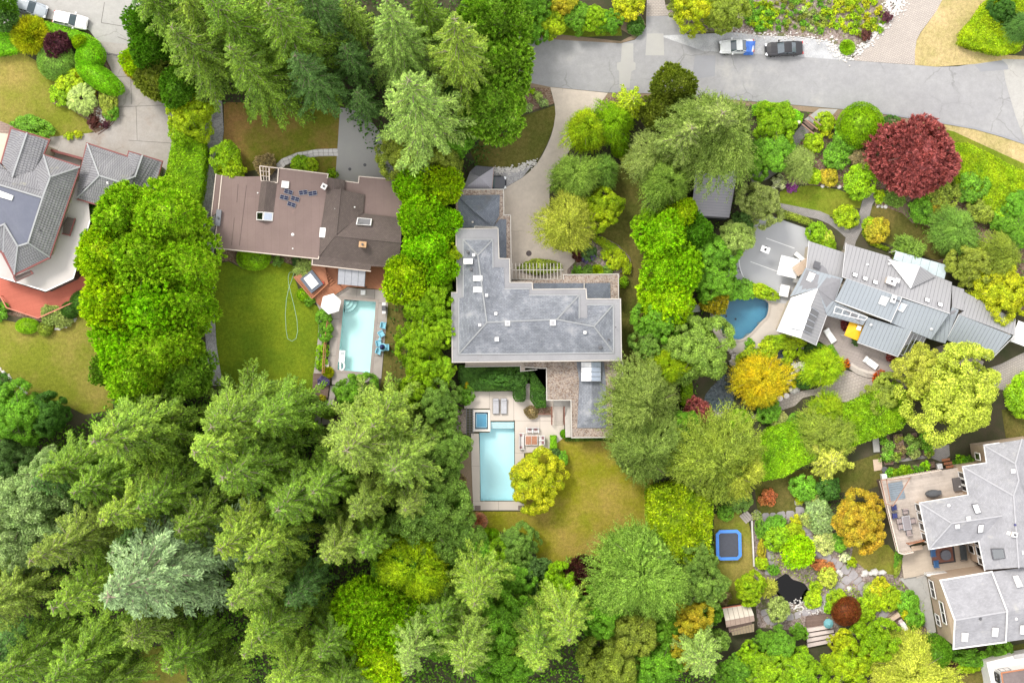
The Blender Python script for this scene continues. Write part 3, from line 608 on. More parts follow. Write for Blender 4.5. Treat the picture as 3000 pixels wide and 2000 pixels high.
# --- top left road and driveway
sheet('road',M_CONCL,[(-20,-10),(370,-10),(370,22),(293,25),(300,105),(225,96),(205,70),(120,45),(100,42),(-20,60)],.02)
sheet('driveway',M_CONCA,cv(Z1,[(900,380),(1200,410),(1200,550),(1300,740),(1440,860),(1540,960),(1640,1150),(1660,1300),(1560,1400),(1520,1640),(1450,1700),(700,1700),(380,1300),(460,1260),(860,1220),(1000,1160),(1060,1080),(1075,1000),(1070,800),(1000,600),(930,480)]),.026)
jo=MB()
for a_,b_ in (((1075,985),(1530,965)),((1060,705),(1250,705)),((960,20),(930,210)),((930,210),(1180,250)),((1080,340),(1240,400)),((1200,705),(1210,960)),((1250,975),(1260,1290)),((1180,1290),(1640,1320))):
    jo.bar(P(*Z1(*a_),.032),P(*Z1(*b_),.032),.05,.012)
tag(jo.build('expansion_joint',plain('tar',(.12,.11,.10),.9)),kind='structure')
sheet('lawn',L_DRY,[(-20,122),(20,118),(50,120),(100,150),(160,168),(175,200),(150,230),(200,270),(218,300),(190,312),(115,316),(70,300),(-20,290)],.02)
sheet('planting_bed',M_MULCH,cv(Z1,[(480,950),(560,700),(700,600),(900,420),(940,480),(1000,620),(1060,800),(1070,1000),(1050,1080),(990,1170),(880,1225),(820,1180),(800,1100),(640,1000)]),.03)
tag(MB().tube([P(*Z1(x,y),.07) for x,y in ((920,400),(950,500),(1010,620),(1050,740),(1075,860),(1082,1000),(1055,1110),(1000,1170),(900,1235))],.05,5).build('edging',plain('brown_edging',(.16,.09,.07),.8)),kind='structure')
sheet('terrace',bricky('brown_pavers',(.30,.22,.18),(.26,.19,.16),(.16,.12,.10),.6,.3),[(-20,270),(30,290),(22,330),(-20,345)],.03)
# --- house with brown flat roof: plot
sheet('gravel_driveway',M_GRAVA,[(480,225),(510,232),(514,300),(505,370),(497,430),(494,520),(491,600),(491,700),(498,790),(513,885),(480,885),(474,800),(466,700),(450,600),(446,520),(450,450),(458,390),(470,310)],.02)
sheet('lawn',L_MIX,[(514,235),(782,240),(778,344),(731,345),(684,352),(648,368),(628,384),(560,395),(500,405),(506,370),(515,300)],.018)
sheet('lawn',L_MIX,[(776,358),(731,359),(690,366),(665,392),(770,402)],.018)
sheet('driveway',M_ASPH2,[(781,248),(830,250),(870,300),(890,350),(925,420),(925,430),(771,428),(771,400),(777,314)],.022)
sheet('planting_bed',M_MULCH,[(500,570),(720,590),(730,612),(650,604),(600,606),(560,618),(530,600),(496,600)],.014)
sheet('lawn',L_GRN,[(495,606),(525,601),(560,618),(592,620),(618,606),(652,601),(676,612),(676,637),(687,668),(707,690),(737,708),(733,774),(721,860),(716,925),(600,925),(511,880),(497,790),(492,700)],.02)
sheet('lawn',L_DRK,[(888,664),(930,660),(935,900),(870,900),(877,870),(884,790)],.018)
# slabs round the first pool, one piece each
patio=thing('pool_terrace','worn concrete slab terrace round the pool with the white hexagonal parasol','terrace',P(820,770))
def slabs(parent,cells,mat,z0,z1,gap=.03,name='slab'):
    for c_ in cells:
        w=W2(c_); w=inset(w,gap/2); MB().prism(w,z0,z1).build(name,mat,parent)
q=lambda x,y: ZC(x,y)
slabs(patio,[[q(1225,335),q(1305,350),q(1300,425),q(1185,425),q(1120,400)],[q(1305,350),q(1450,357),q(1450,432),q(1300,425)],[q(1450,357),q(1545,362),q(1560,470),q(1480,470),q(1450,432)],
              [q(1480,470),q(1560,470),q(1548,640),q(1465,635)],[q(1465,635),q(1548,640),q(1535,755),q(1452,750)],[q(1452,750),q(1535,755),q(1520,905),q(1440,900)],
              [q(1440,900),q(1520,905),q(1505,1090),q(1430,1092),q(1425,1030)],[q(1262,1048),q(1400,1052),q(1425,1030),q(1430,1092),q(1380,1120),q(1262,1140)],[q(1125,1020),q(1262,1048),q(1262,1140),q(1100,1140),q(1095,1060)],
              [q(1100,900),q(1140,900),q(1125,1020),q(1095,1060),q(1060,1020),q(1070,900)],[q(1085,745),q(1155,745),q(1140,900),q(1070,900)],[q(1110,600),q(1168,600),q(1155,745),q(1085,745),q(1075,650)],
              [q(1090,400),q(1120,400),q(1185,425),q(1175,500),q(1168,600),q(1110,600),q(1050,530)],[q(955,440),q(1030,530),q(1040,560),q(1030,760),q(985,750),q(995,520)],
              [q(985,750),q(1030,760),q(1022,900),q(968,900)],[q(968,900),q(1022,900),q(1015,1050),q(948,1050)],[q(1085,1145),q(1150,1150),q(1120,1260),q(1070,1250)],[q(1070,1250),q(1120,1260),q(1095,1460),q(1010,1470),q(1030,1350)],
              [q(950,1330),q(1015,1330),q(1005,1500),q(940,1500)]],M_SLAB,0,.09)
def coping(parent,inner,w,mat,z0,z1,out=None,name='coping'):
    o_=inset(W2(inner),-w) if out is None else W2(out); i_=W2(inner)
    n=len(i_); m=MB()
    for i in range(n):
        a,b,c_,d_=i_[i],i_[(i+1)%n],o_[(i+1)%n],o_[i]
        m.face([(a[0],a[1],z1),(b[0],b[1],z1),(c_[0],c_[1],z1),(d_[0],d_[1],z1)])
        m.face([(d_[0],d_[1],z0),(c_[0],c_[1],z0),(c_[0],c_[1],z1),(d_[0],d_[1],z1)]); m.face([(a[0],a[1],z0),(b[0],b[1],z0),(b[0],b[1],z1),(a[0],a[1],z1)])
    return m.build(name,mat,parent)
def pool(name,label,poly,depth,m_in,m_w,cop=None,copw=.35,zw=-.06,cat='swimming pool'):
    c0=P(sum(p[0] for p in poly)/len(poly),sum(p[1] for p in poly)/len(poly)); o=thing(name,label,cat,c0); w=W2(poly)
    m=MB(); m.poly([(x,y,-depth) for x,y in w])
    for i in range(len(w)):
        a,b=w[i],w[(i+1)%len(w)]; m.face([(a[0],a[1],-depth),(b[0],b[1],-depth),(b[0],b[1],.03),(a[0],a[1],.03)])
    m.build('basin',m_in,o); m2=MB(); m2.poly([(x,y,zw) for x,y in w]); m2.build('water',m_w,o)
    if cop: coping(o,poly,copw,cop,0,.13)
    return o
M_PLAST=mottled('pool_plaster',(.56,.82,.86),(.50,.78,.84),.15,.02,3,.5,0)
M_PLASTB=mottled('pool_plaster_green',(.60,.84,.82),(.54,.80,.79),.15,.02,3,.5,0)
M_PLASTD=mottled('pool_plaster_blue',(.09,.27,.37),(.07,.22,.33),.5,.06,4,.5,0)
M_TUB=mottled('tub_tile',(.22,.42,.56),(.18,.38,.52),.8,.05,6,.4,0)
W_LIGHT=water('pool_water',(.93,.99,.995)); W_BLUE=water('blue_water',(.80,.93,.97)); W_POND=water('pond_water',(.10,.11,.12),strength=.05,wave=1.2); W_CLEAR=water('shallow_pond_water',(.62,.68,.70),strength=.2)
pb=pool('swimming_pool','rectangular pale turquoise pool with round corner steps beside the brown roofed house',pool_b,1.5,M_PLASTB,W_LIGHT,mottled('coping_stone',(.36,.31,.28),(.30,.26,.24),1,.12,9,.8,.2),.38)
cx,cy=ZC(1197,443); st=MB()
for k,r in enumerate((1.6,1.15,.7)):
    c0=P(cx,cy); pts=[(c0.x+.03,c0.y-.03)]+[(c0.x+.03+r*math.cos(a),c0.y-.03+r*math.sin(a)) for a in np.linspace(-math.pi/2,-.1,10)]
    st.prism(pts,-1.45,-.75+.2*k)
st.build('step',mottled('step_plaster',(.42,.66,.64),(.38,.60,.60),.5,.04,5,.5,0),pb)
pc=pool('swimming_pool','long pale blue pool with steps at its north end behind the large grey roofed house',pool_c,1.5,M_PLAST,W_LIGHT)
for k in range(3):
    m=MB(); y0=969+4.6*k; m.prism(W2([(1125.4,y0),(1180.6,y0),(1180.6,y0+4.1),(1125.4,y0+4.1)]),-1.4,-.16-.16*k); m.build('step',M_PLAST,pc)
    MB().bar(P(1126,y0+3.9,-.145-.16*k),P(1180,y0+3.9,-.145-.16*k),.07,.03).build('step_edge',M_LINE,pc)
tb=pool('hot_tub','square blue sunken spa with a white rim at the pool corner',tub_c,.9,M_TUB,W_BLUE,plain('white_stone',(.66,.62,.57),.6),.3,zw=-.02,cat='hot tub')
MB().poly([P(1095,951,-.35),P(1117,951,-.35),P(1117,980,-.35),P(1095,980,-.35)],0).build('seat_floor',mottled('tub_floor',(.17,.40,.55),None,1,.05),tb)
for a_,b_ in (((1094,950),(1118,950)),((1118,950),(1118,981)),((1118,981),(1094,981)),((1094,981),(1094,950))): MB().bar(P(*a_,-.32),P(*b_,-.32),.1,.05).build('seat_edge',plain('tub_edge',(.55,.72,.80),.5),tb)
pd=pool('swimming_pool','dark blue freeform pool beside the grey sports court',pool_d,1.3,M_PLASTD,W_BLUE,mottled('tan_coping',(.42,.37,.32),(.36,.32,.28),1,.1,9,.8,.2),.3)
MB().prism(W2(cv(ZG,[(770,1390),(828,1375),(826,1425),(700,1530),(615,1548),(660,1500),(730,1470)])),-1.25,-.16).build('step',mottled('pool_step',(.34,.33,.30),None,1,.1),pd)
for x,y in ((462,1335),(548,1362)): MB().lathe(P(*ZG(x,y),-1.28),[(.14,0),(.14,.04)],10).build('drain',plain('black_plastic',(.02,.02,.025),.5),pd)
pe=pool('garden_pond','black heart shaped garden pond under the yellow green tree',pond_e,.8,mottled('pond_liner',(.030,.030,.045),(.02,.02,.03),1,.2),W_POND,cat='pond')
M_NETTED=gravel('pond_stones',[(.10,.12,.13),(.20,.23,.25),(.30,.33,.34),(.15,.18,.20)],4.5,.8)
pool('garden_pond','long grey pebble bottomed pond left of the golden tree',pond_d1,.3,M_NETTED,W_CLEAR,cat='pond')
pool('garden_pond','small grey pebble bottomed pond below the corner of the metal roofed house',pond_d2,.25,M_NETTED,W_CLEAR,cat='pond')
# --- grey roofed house: plot
drive_c=[(1264,201),(1396,214),(1364,258),(1335,300),(1300,360),(1262,430),(1262,510),(1290,565),(1322,588),(1320,602),(1303,619),(1303,640),(1172,640),(1172,495),(1150,495),(1150,436),(1170,426),(1199,409),(1218,393),(1234,375),(1246,356),(1256,336),(1266,312),(1272,290),(1276,262),(1274,240)]
sheet('driveway',M_BEIGE,drive_c,.024)
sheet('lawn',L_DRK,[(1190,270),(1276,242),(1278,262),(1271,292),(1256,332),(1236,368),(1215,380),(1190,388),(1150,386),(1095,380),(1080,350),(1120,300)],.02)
sheet('planting_bed',M_MULCH,[(1198,200),(1262,203),(1274,238),(1215,256),(1195,265)],.03)
sheet('planting_bed',M_GRAVA,[(1130,384),(1190,388),(1222,380),(1200,408),(1160,431),(1120,436)],.016)
sheet('planting_bed',M_MULCH,cv(Z3,[(870,860),(1020,870),(1290,880),(1200,960),(900,1000),(760,1030)]),.014)
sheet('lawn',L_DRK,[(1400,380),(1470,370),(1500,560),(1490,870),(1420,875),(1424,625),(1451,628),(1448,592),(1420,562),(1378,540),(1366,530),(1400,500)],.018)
sheet('planting_bed',M_BED,[(1296,640),(1303,619),(1322,600),(1330,575),(1378,540),(1420,562),(1448,592),(1451,628),(1425,640)],.016)
sheet('lawn',L_YEL,[(1060,1174),(1203,1174),(1206,1035),(1262,1028),(1296,1004),(1440,1000),(1500,1080),(1500,1230),(1440,1300),(1235,1300),(1225,1240),(1140,1218),(1060,1210)],.02)
sheet('planting_bed',M_DIRT,[(1040,1005),(1084,1005),(1086,1175),(1040,1175)],.014)
td=thing('pool_deck','pale beige concrete deck with the two grey loungers beside the long pool','deck',P(1150,1050))
D_=lambda *p: list(p)
slabs(td,[D_((1066,898),(1124,898),(1124,938),(1066,938)),D_((1124,898),(1180,898),(1180,966),(1126.5,966),(1126.5,940),(1124,938)),D_((1180,898),(1240,898),(1240,966),(1182.5,966),(1180,964)),D_((1240,898),(1296,898),(1296,966),(1240,966)),
           D_((1182.5,966),(1240,966),(1240,1036),(1204,1040),(1182.5,1040)),D_((1240,966),(1296,966),(1296,1004),(1262,1030),(1240,1036)),D_((1182.5,1040),(1204,1040),(1204,1100),(1182.5,1100)),
           D_((1182.5,1100),(1204,1100),(1204,1150.5),(1182.5,1150.5)),D_((1086,1150.5),(1145,1150.5),(1145,1171),(1086,1171)),D_((1145,1150.5),(1204,1150.5),(1204,1171),(1145,1171)),
           D_((1082,995),(1100,995),(1102.5,1070),(1083,1070)),D_((1083,1070),(1102.5,1070),(1102.8,1150.5),(1086,1150.5))],M_SLAB2,0,.1,.025)
for x in (1096,1196): MB().prism(W2([(x-6,1160),(x+8,1160),(x+8,1170),(x-6,1170)]),.1,.112).build('grate',mottled('grate',(.24,.19,.17),None,6,.3),td)
# --- metal roofed house: plot
sheet('sports_court',M_COURT,[(1690,500),(1765,494),(1862,528),(1860,560),(1900,640),(1850,700),(1765,694),(1737,680),(1712,652),(1672,636),(1680,570)],.022)
ln=MB()
for a_,b_ in (((830,620),(1090,713)),((685,835),(945,930)),((583,750),(583,850)),((583,850),(592,900)),((592,900),(610,950)),((610,950),(640,1010))): ln.bar(P(*ZG(*a_),.03),P(*ZG(*b_),.03),.09,.006)
tag(ln.build('court_line',M_LINE),kind='structure')
M_TERR=mottled('tan_terrace',(.50,.45,.40),(.44,.40,.36),.5,.08,8,.85,.1,blot=((.37,.34,.31),.3,.6))
def hring(h): return [h]
sheet('pool_terrace',M_TERR,[(1630,690),(1700,670),(1765,680),(1802,640),(1860,600),(1880,780),(1800,790),(1760,810),(1700,822),(1660,800),(1632,750)],.02,0,[pool_d])
pt=ribbon([(1858,285),(1838,308),(1815,340),(1800,362),(1782,386),(1755,403),(1725,412)],23)
sheet('path',M_PAVD,pt,.03,.6)
sheet('path',M_CONCL,cv(Z4,[(470,1000),(640,1005),(560,1100),(460,1190),(330,1100)]),.024)
sheet('path',M_PAVD,ribbon([(2006,442),(1992,466),(1984,498),(1966,526),(1954,550),(1948,575)],25),.032,.3)
sheet('path',M_PAVD,ribbon([(1780,474),(1830,484),(1880,494),(1908,506),(1930,522),(1956,545)],19),.034,.2)
sheet('lawn',L_BRT,cv(ZH,[(230,640),(300,605),(480,585),(700,620),(900,690),(880,770),(760,770),(630,830),(450,800),(230,750)]),.02)
sheet('lawn',L_DRK,cv(ZH,[(980,750),(1080,760),(1240,820),(1440,930),(1560,1100),(1600,1160),(1500,1190),(1300,1130),(1100,1060),(900,980),(930,860)]),.02)
sheet('planting_bed',M_DIRT,cv(ZH,[(1180,760),(1260,730),(1380,800),(1460,860),(1450,910),(1300,890),(1230,820)]),.03)
sheet('planting_bed',M_DIRT,cv(ZH,[(1780,1040),(1860,970),(1930,930),(1990,990),(2000,1060),(1850,1090),(1780,1080)]),.03)
sheet('planting_bed',M_MULCH,[(1860,260),(1990,265),(2060,300),(2352,420),(2352,720),(2200,620),(2060,560),(2010,540),(2010,430),(1920,430),(1800,420),(1790,400),(1830,340)],.01)
M_TERR2=bricky('terrace_pavers',(.41,.36,.32),(.35,.31,.28),(.26,.23,.21),.4,.4,.03,.08,.3)
sheet('terrace',M_TERR2,cv(ZJ,[(1250,870),(1320,890),(1510,860),(1700,780),(1870,640),(2230,740),(2352,760),(2500,700),(2700,560),(2800,700),(2500,900),(2200,960),(1900,1010),(1700,1000),(1500,930),(1380,960),(1290,1050),(1000,1150),(700,1230),(500,1260),(600,1160),(800,1170),(900,1080),(1040,980),(1270,900)]),.022,.3)
sheet('terrace',M_PAV,[(2232,860),(2300,835),(2370,800),(2370,900),(2300,895),(2250,885)],.022,.4)
sheet('terrace',M_TERR2,[(2090,820),(2170,790),(2260,830),(2240,880),(2120,900),(2060,880)],.018,.3)
# --- garden of the grey shingled house
sheet('lawn',L_DRY,[(1640,1180),(1700,1172),(1718,1195),(1730,1240),(1735,1380),(1650,1390),(1640,1300)],.02)
sheet('lawn',L_DRK,[(1730,1090),(1830,1080),(1960,1060),(2020,1040),(2030,1110),(1980,1130),(1850,1130),(1830,1178),(1740,1180)],.018)
sheet('lawn',L_DRY,[(1960,1250),(2040,1250),(2060,1275),(2065,1300),(2055,1320),(1990,1310),(1955,1280)],.02)
sheet('planting_bed',M_BED,[(1725,1180),(1860,1180),(1960,1240),(2070,1280),(2090,1330),(2130,1460),(2080,1500),(2000,1460),(1740,1440),(1730,1300)],.01,0,[pond_e])
sheet('terrace',M_CONCL,[(2066,1328),(2126,1310),(2150,1450),(2125,1462),(2112,1420),(2100,1365),(2082,1345)],.024)
sheet('lawn',L_DRK,cv(ZM,[(950,1440),(1200,1350),(1500,1330),(1490,1560),(1500,1620),(900,1620)]),.02)
sheet('lawn',L_DRK,cv(ZM,[(1750,1150),(2100,1080),(2100,1260),(1700,1280)]),.02)
sheet('lawn',L_DRY,[(325,1490),(430,1470),(430,1600),(290,1600)],.018)
sheet('lawn',L_DRK,[(2300,940),(2380,940),(2380,1010),(2310,1005)],.02)
sheet('lawn',L_DRY,[(-20,745),(10,735),(60,745),(130,740),(180,715),(225,700),(260,760),(260,940),(195,952),(160,935),(100,915),(40,905),(10,860),(-20,850)],.02)
sheet('planting_bed',M_MULCH,[(0,720),(60,730),(130,745),(180,722),(215,700),(200,680),(80,710)],.026)
# flagstones, stone by stone
def flag_path(label,pts,w,mat,cell=1.0,gap=.09,name='flagstone_path',seed=3,h=.07):
    rg=random.Random(seed); o=thing(name,label,'path',P(*pts[len(pts) // 2])); Q=[Vector(P(*p)[:2]) for p in pts]; acc=[]
    for i in range(len(Q)-1):
        d_=Q[i+1]-Q[i]; n=max(1,round(d_.length/cell))
        for k in range(n): acc.append(Q[i]+d_*(k/n))
    acc.append(Q[-1]); cols=max(1,round(w/cell)); G=[]
    for i,p in enumerate(acc):
        t=(acc[min(i+1,len(acc)-1)]-acc[max(0,i-1)]).normalized(); n=Vector((-t.y,t.x))
        G.append([p+n*w*(j/cols-.5)+Vector((rg.uniform(-.2,.2),rg.uniform(-.2,.2)))*cell*.8 for j in range(cols+1)])
    for i in range(len(G)-1):
        for j in range(cols):
            qd=[G[i][j],G[i+1][j],G[i+1][j+1],G[i][j+1]]; c_=sum(qd,Vector((0,0)))/4
            pp=[]
            for a_,b_ in zip(qd,qd[1:]+qd[:1]):
                for t_ in (.18,.82): pp.append(c_+(a_.lerp(b_,t_)-c_)*(1-gap/cell*1.2))
            MB().prism([tuple(x) for x in pp],.0,h+rg.uniform(-.012,.015)).build('flagstone',mat,o)
    return o
sheet('path',mottled('mortar',(.42,.40,.38),None,2,.1),ribbon([(777,350),(731,351),(684,359),(652,372),(638,386)],17),.03)
flag_path('curved white flagstone path crossing the lawn north of the brown roofed house',[(777,350),(731,351),(684,359),(652,372),(638,386)],.9,M_WHITEF,.6,.06)
flag_path('grey flagstone path from the steps past the red shrub to the terrace',[ZI(*p) for p in ((540,335),(620,392),(760,372),(950,365),(1000,345))],1.1,M_FLAG,1.05)
flag_path('grey flagstone path winding down the middle of the garden',[ZI(*p) for p in ((985,215),(1000,350),(1050,480),(1080,600),(1180,730),(1300,820),(1420,890),(1500,935),(1600,1050),(1700,1220),(1860,1400))],1.35,M_FLAG,.95,seed=5)
flag_path('grey flagstone path between the raised bed and the pond planting',[ZI(*p) for p in ((650,400),(665,500),(685,620),(700,720),(715,820),(680,960))],1.0,M_FLAG,.95,seed=9)
flag_path('grey flagstone path running from the small shed up to the path crossing',[ZI(*p) for p in ((640,1300),(700,1440),(940,1370),(1100,1330),(1230,1240),(1350,1110),(1500,985))],1.15,M_FLAG,1.0,seed=12)
# undergrowth on the woodland floor, nobody could count it
def ground_cover(name,col,pts,dens,ls,zt=.3,Z=None,seed=1):
    if Z: pts=cv(Z,pts)
    rg=np.random.default_rng(seed); poly=W2(pts); n=int(area(poly)*dens); xy=sample(poly,n,rg)
    for h_ in holes: xy=xy[~point_in(h_,xy[:,0],xy[:,1])]
    n=len(xy); p=np.column_stack([xy,rg.uniform(.02,zt,n)])
    D=unit(rnd_unit(n,rg)+[0,0,.35]); L=ls*rg.uniform(.5,1.5,n); Nn=unit(rnd_unit(n,rg)*.7+[0,0,1]); me=quad_mesh(name,quads(p,D,unit(np.cross(Nn,D)),L,L*.5),[LEAF])
    o=node_obj(name,me); tag(o,kind='stuff'); paint(o,col); return o
ground_cover('undergrowth','green',[(-20,970),(190,975),(280,900),(480,895),(600,940),(720,950),(760,990),(1060,920),(1060,1200),(1220,1305),(1440,1310),(1510,1230),(1635,1180),(1645,1580),(440,1580),(430,1480),(320,1490),(290,1580),(-20,1580)],16,.42,.9,seed=2)
ground_cover('undergrowth','deep',[(380,-20),(1200,-20),(1200,320),(1060,400),(900,420),(780,240),(520,240),(300,20)],10,.4,.8,seed=3)
ground_cover('undergrowth','deep',[(890,400),(1050,400),(1040,900),(900,900)],8,.3,.4,seed=4)
ground_cover('undergrowth','green',[(1470,300),(1720,230),(1860,260),(1700,480),(1600,900),(1700,1100),(1640,1180),(1480,1200),(1480,700)],7,.3,.4,seed=5)
ground_cover('ground_cover_plants','limeY',[(1735,1195),(1830,1195),(1852,1280),(1900,1300),(1940,1330),(1880,1370),(1800,1330),(1775,1300)],26,.2,.4,seed=6)
ground_cover('ground_cover_plants','green',[(1850,1130),(1960,1130),(1970,1240),(1950,1290),(1880,1230),(1860,1190)],16,.2,.4,seed=7)
ground_cover('ground_cover_plants','limeY',[(1890,1380),(1960,1340),(2000,1400),(2040,1440),(1960,1440),(1900,1420)],26,.2,.4,seed=8)
ground_cover('ground_cover_plants','lime',[(2000,1330),(2060,1330),(2120,1380),(2120,1420),(2060,1410)],26,.2,.4,seed=9)
ground_cover('ground_cover_plants','green',[(1850,280),(2050,290),(2150,460),(2352,560),(2352,640),(2150,570),(2060,480),(2010,440),(1900,420),(1790,400)],14,.22,.35,seed=10)
ground_cover('ground_cover_plants','olive',cv(Z4,[(-900,60),(-500,0),(1100,0),(1000,250),(750,440),(640,400),(300,260),(-400,240)]),6,.18,.25,seed=11)
ground_cover('ground_cover_plants','olive',[(1700,900),(1860,780),(1900,800),(1830,880),(1760,930),(1700,950)],18,.2,.35,seed=12)
ground_cover('ground_cover_plants','green',[(1330,590),(1420,570),(1445,620),(1340,630)],12,.18,.3,seed=13)
# ---------------------------------------------------------------- buildings
def newell(pts):
    n=Vector((0,0,0))
    for i in range(len(pts)):
        a,b=pts[i],pts[(i+1)%len(pts)]; n+=Vector(((a.y-b.y)*(a.z+b.z),(a.z-b.z)*(a.x+b.x),(a.x-b.x)*(a.y+b.y)))
    n.normalize(); return n if n.z>0 else -n
def w3(Z,pts): return [P(*(Z(p[0],p[1]) if Z else p[:2]),p[2]) for p in pts]
def slab(m,pts,th):
    """thick sheet with given top polygon (world, 3D)"""
    if (newell(pts)-Vector((0,0,0))).z>0:
        a=sum(pts[i].x*pts[(i+1)%len(pts)].y-pts[(i+1)%len(pts)].x*pts[i].y for i in range(len(pts)))
        if a<0: pts=pts[::-1]
    n=newell(pts); uvn=pts
    loops=[pts]
    for t in tessellate_polygon(loops):
        tri=[pts[i] for i in t]
        if (tri[1]-tri[0]).cross(tri[2]-tri[0]).z<0: tri.reverse()
        nn=len(m.v); m.v+=tri; m.f.append((nn,nn+1,nn+2)); m.mi.append(m.m)
        if abs(n.z)>.9995: m.uv+=[(p.x,p.y) for p in tri]
        else:
            ud=Vector((0,0,1)).cross(n).normalized(); vd=n.cross(ud).normalized(); m.uv+=[(p.dot(ud),p.dot(vd)) for p in tri]
    d=Vector((0,0,-th))
    for i in range(len(pts)):
        a,b=pts[i],pts[(i+1)%len(pts)]; m.face([a+d,b+d,b,a])
    return m
def roof(parent,Z,pts,mat,th=.2,name='roof'):
    return slab(MB(),w3(Z,pts),th).build(name,mat,parent)
def clip(pts,n,d):
    out=[]
    for i in range(len(pts)):
        a,b=pts[i],pts[(i+1)%len(pts)]; da,db=a.dot(n)-d,b.dot(n)-d
        if da<=0: out.append(a)
        if (da<0<db) or (db<0<da): out.append(a.lerp(b,da/(da-db)))
    return out
def panel_roof(parent,Z,pts,mat,base,sp=.5,gap=.045,th=.16,name='roof',ang=None,piece='roof_panel',lift=.03):
    pts=w3(Z,pts); n=newell(pts); o=slab(MB(),pts,th).build(name,base,parent)
    ud=Vector((0,0,1)).cross(n).normalized() if ang is None else Vector((math.cos(ang),math.sin(ang),0))
    lo,hi=min(p.dot(ud) for p in pts),max(p.dot(ud) for p in pts); k=max(1,round((hi-lo)/sp)); sp=(hi-lo)/k
    for i in range(k):
        q=clip(clip(pts,ud,lo+(i+1)*sp-gap/2),-ud,-(lo+i*sp+gap/2))
        if len(q)<3: continue
        dz=Vector((0,0,lift)); m=MB(); slab(m,[p+dz for p in q],lift-.004)
        m.build(piece,mat,o)
    return o
def course_roof(parent,Z,pts,mat,step=.38,lift=.05,th=.18,name='roof',base=None):
    """courses of tile, each tilted with its lower edge proud"""
    pts=w3(Z,pts); n=newell(pts); ud=Vector((0,0,1)).cross(n).normalized(); vd=n.cross(ud).normalized()
    lo,hi=min(p.dot(vd) for p in pts),max(p.dot(vd) for p in pts); m=MB(); k=max(1,round((hi-lo)/step)); step=(hi-lo)/k
    slab(m,pts,th)
    for i in range(k):
        q=clip(clip(pts,vd,lo+(i+1)*step),-vd,-(lo+i*step))
        if len(q)<3: continue
        t=[p+n*(.012+lift*(1-(p.dot(vd)-lo-i*step)/step)) for p in q]; m.face(t if newell(t).z*1>0 else t[::-1])
        for j in range(len(q)):
            a,b=q[j],q[(j+1)%len(q)]
            if abs(a.dot(vd)-lo-i*step)<.01 and abs(b.dot(vd)-lo-i*step)<.01: m.face([a,b,t[(j+1)%len(q)],t[j]])
    return m.build(name,mat,parent)
def trim(parent,Z,pts,mat,w=.12,h=.2,close=False,dz=0.0,name='fascia'):
    q=w3(Z,pts); m=MB(); n=len(q)
    for i in range(n if close else n-1): 
        a,b=q[i],q[(i+1)%n]; e=(b-a).normalized()*w*.5; m.bar(a-e+Vector((0,0,dz+.0007*(i%3))),b+e+Vector((0,0,dz+.0007*(i%3))),w,h)
    return m.build(name,mat,parent)
def walls(parent,Z,pts,z1,z0,mat,ins=.3,name='wall',zr=None):
    q=[P(*(Z(*p[:2]) if Z else p[:2]),z1 if zr is None else zr) for p in pts]; q=inset([(p.x,p.y) for p in q],ins); m=MB(); m.prism(q,z0,z1-.22); return m.build(name,mat,parent)
def skylight(parent,Z,pts,frame,pane,h=.14,fw=.09,name='skylight',bars=0):
    q=w3(Z,pts); up=Vector((0,0,h)); m=MB(); slab(m,[p+up for p in q],h+.1); o=m.build(name,frame,parent)
    c=sum(q,Vector())/len(q); ins=[p+(c-p).normalized()*fw*1.5 for p in q]; m2=MB(); slab(m2,[p+up+Vector((0,0,.025)) for p in ins],.022); m2.build('pane',pane,o)
    for i in range(bars):
        t=(i+1)/(bars+1); MB().bar(q[0].lerp(q[1],t)+up+Vector((0,0,.05)),q[3].lerp(q[2],t)+up+Vector((0,0,.05)),.06,.04).build('glazing_bar',frame,o)
    return o
def vent(parent,Z,x,y,z,w,mat,h=.3,cap=None,name='roof_vent',rz=0):
    c=P(*Z(x,y),z); m=MB(); m.box(c+Vector((0,0,h/2-.05)),(w*.72,w*.72,h),rz); o=m.build(name,mat,parent)
    if cap: MB().box(c+Vector((0,0,h)),(w,w,.07),rz).build('cap',cap,o)
    return o
def pipe_vent(parent,Z,x,y,z,r,mat,h=.35): return MB().lathe(P(*Z(x,y),z-.05),[(r*1.7,0),(r*1.7,.06),(r,.08),(r,h),(r*.6,h+.01)],10).build('vent_pipe',mat,parent)
def window(parent,a,b,z0,z1,frame,pane,out,mull=1,fw=.09):
    """a,b: world 2D ends of the window on the wall; out: outward unit vector"""
    a,b=Vector(a).to_3d(),Vector(b).to_3d(); e=Vector((out[0],out[1],0))*.05; U=lambda p,z: Vector((p.x,p.y,z))+e; m=MB()
    for p,q in ((U(a,z0),U(b,z0)),(U(a,z1),U(b,z1)),(U(a,z0),U(a,z1)),(U(b,z0),U(b,z1))): m.bar(p,q,.1,fw*1.3)
    for i in range(mull): t=(i+1)/(mull+1); p=a.lerp(b,t); m.bar(U(p,z0+.03),U(p,z1-.03),.09,fw*.9)
    f=m.build('window',frame,parent); g=MB(); g.face([U(a,z0)-e*.5,U(b,z0)-e*.5,U(b,z1)-e*.5,U(a,z1)-e*.5]); g.build('pane',pane,f); return f
M_TILE=bricky('clay_tile',(.235,.235,.245),(.20,.20,.215),(.10,.10,.11),.30,5.0,.035,.16,.4,.7,.5,0.0,stain=((.27,.265,.22),.5,.62))
M_BLUEFLAT=mottled('blue_grey_membrane',(.140,.150,.190),(.120,.130,.170),.5,.08,5,.8,.1)
M_REDTRIM=plain('red_fascia',(.20,.055,.05),.6); M_CREAMW=plain('cream_stucco',(.50,.44,.35),.9); M_WHITE=plain('white_trim',(.74,.73,.72),.5)
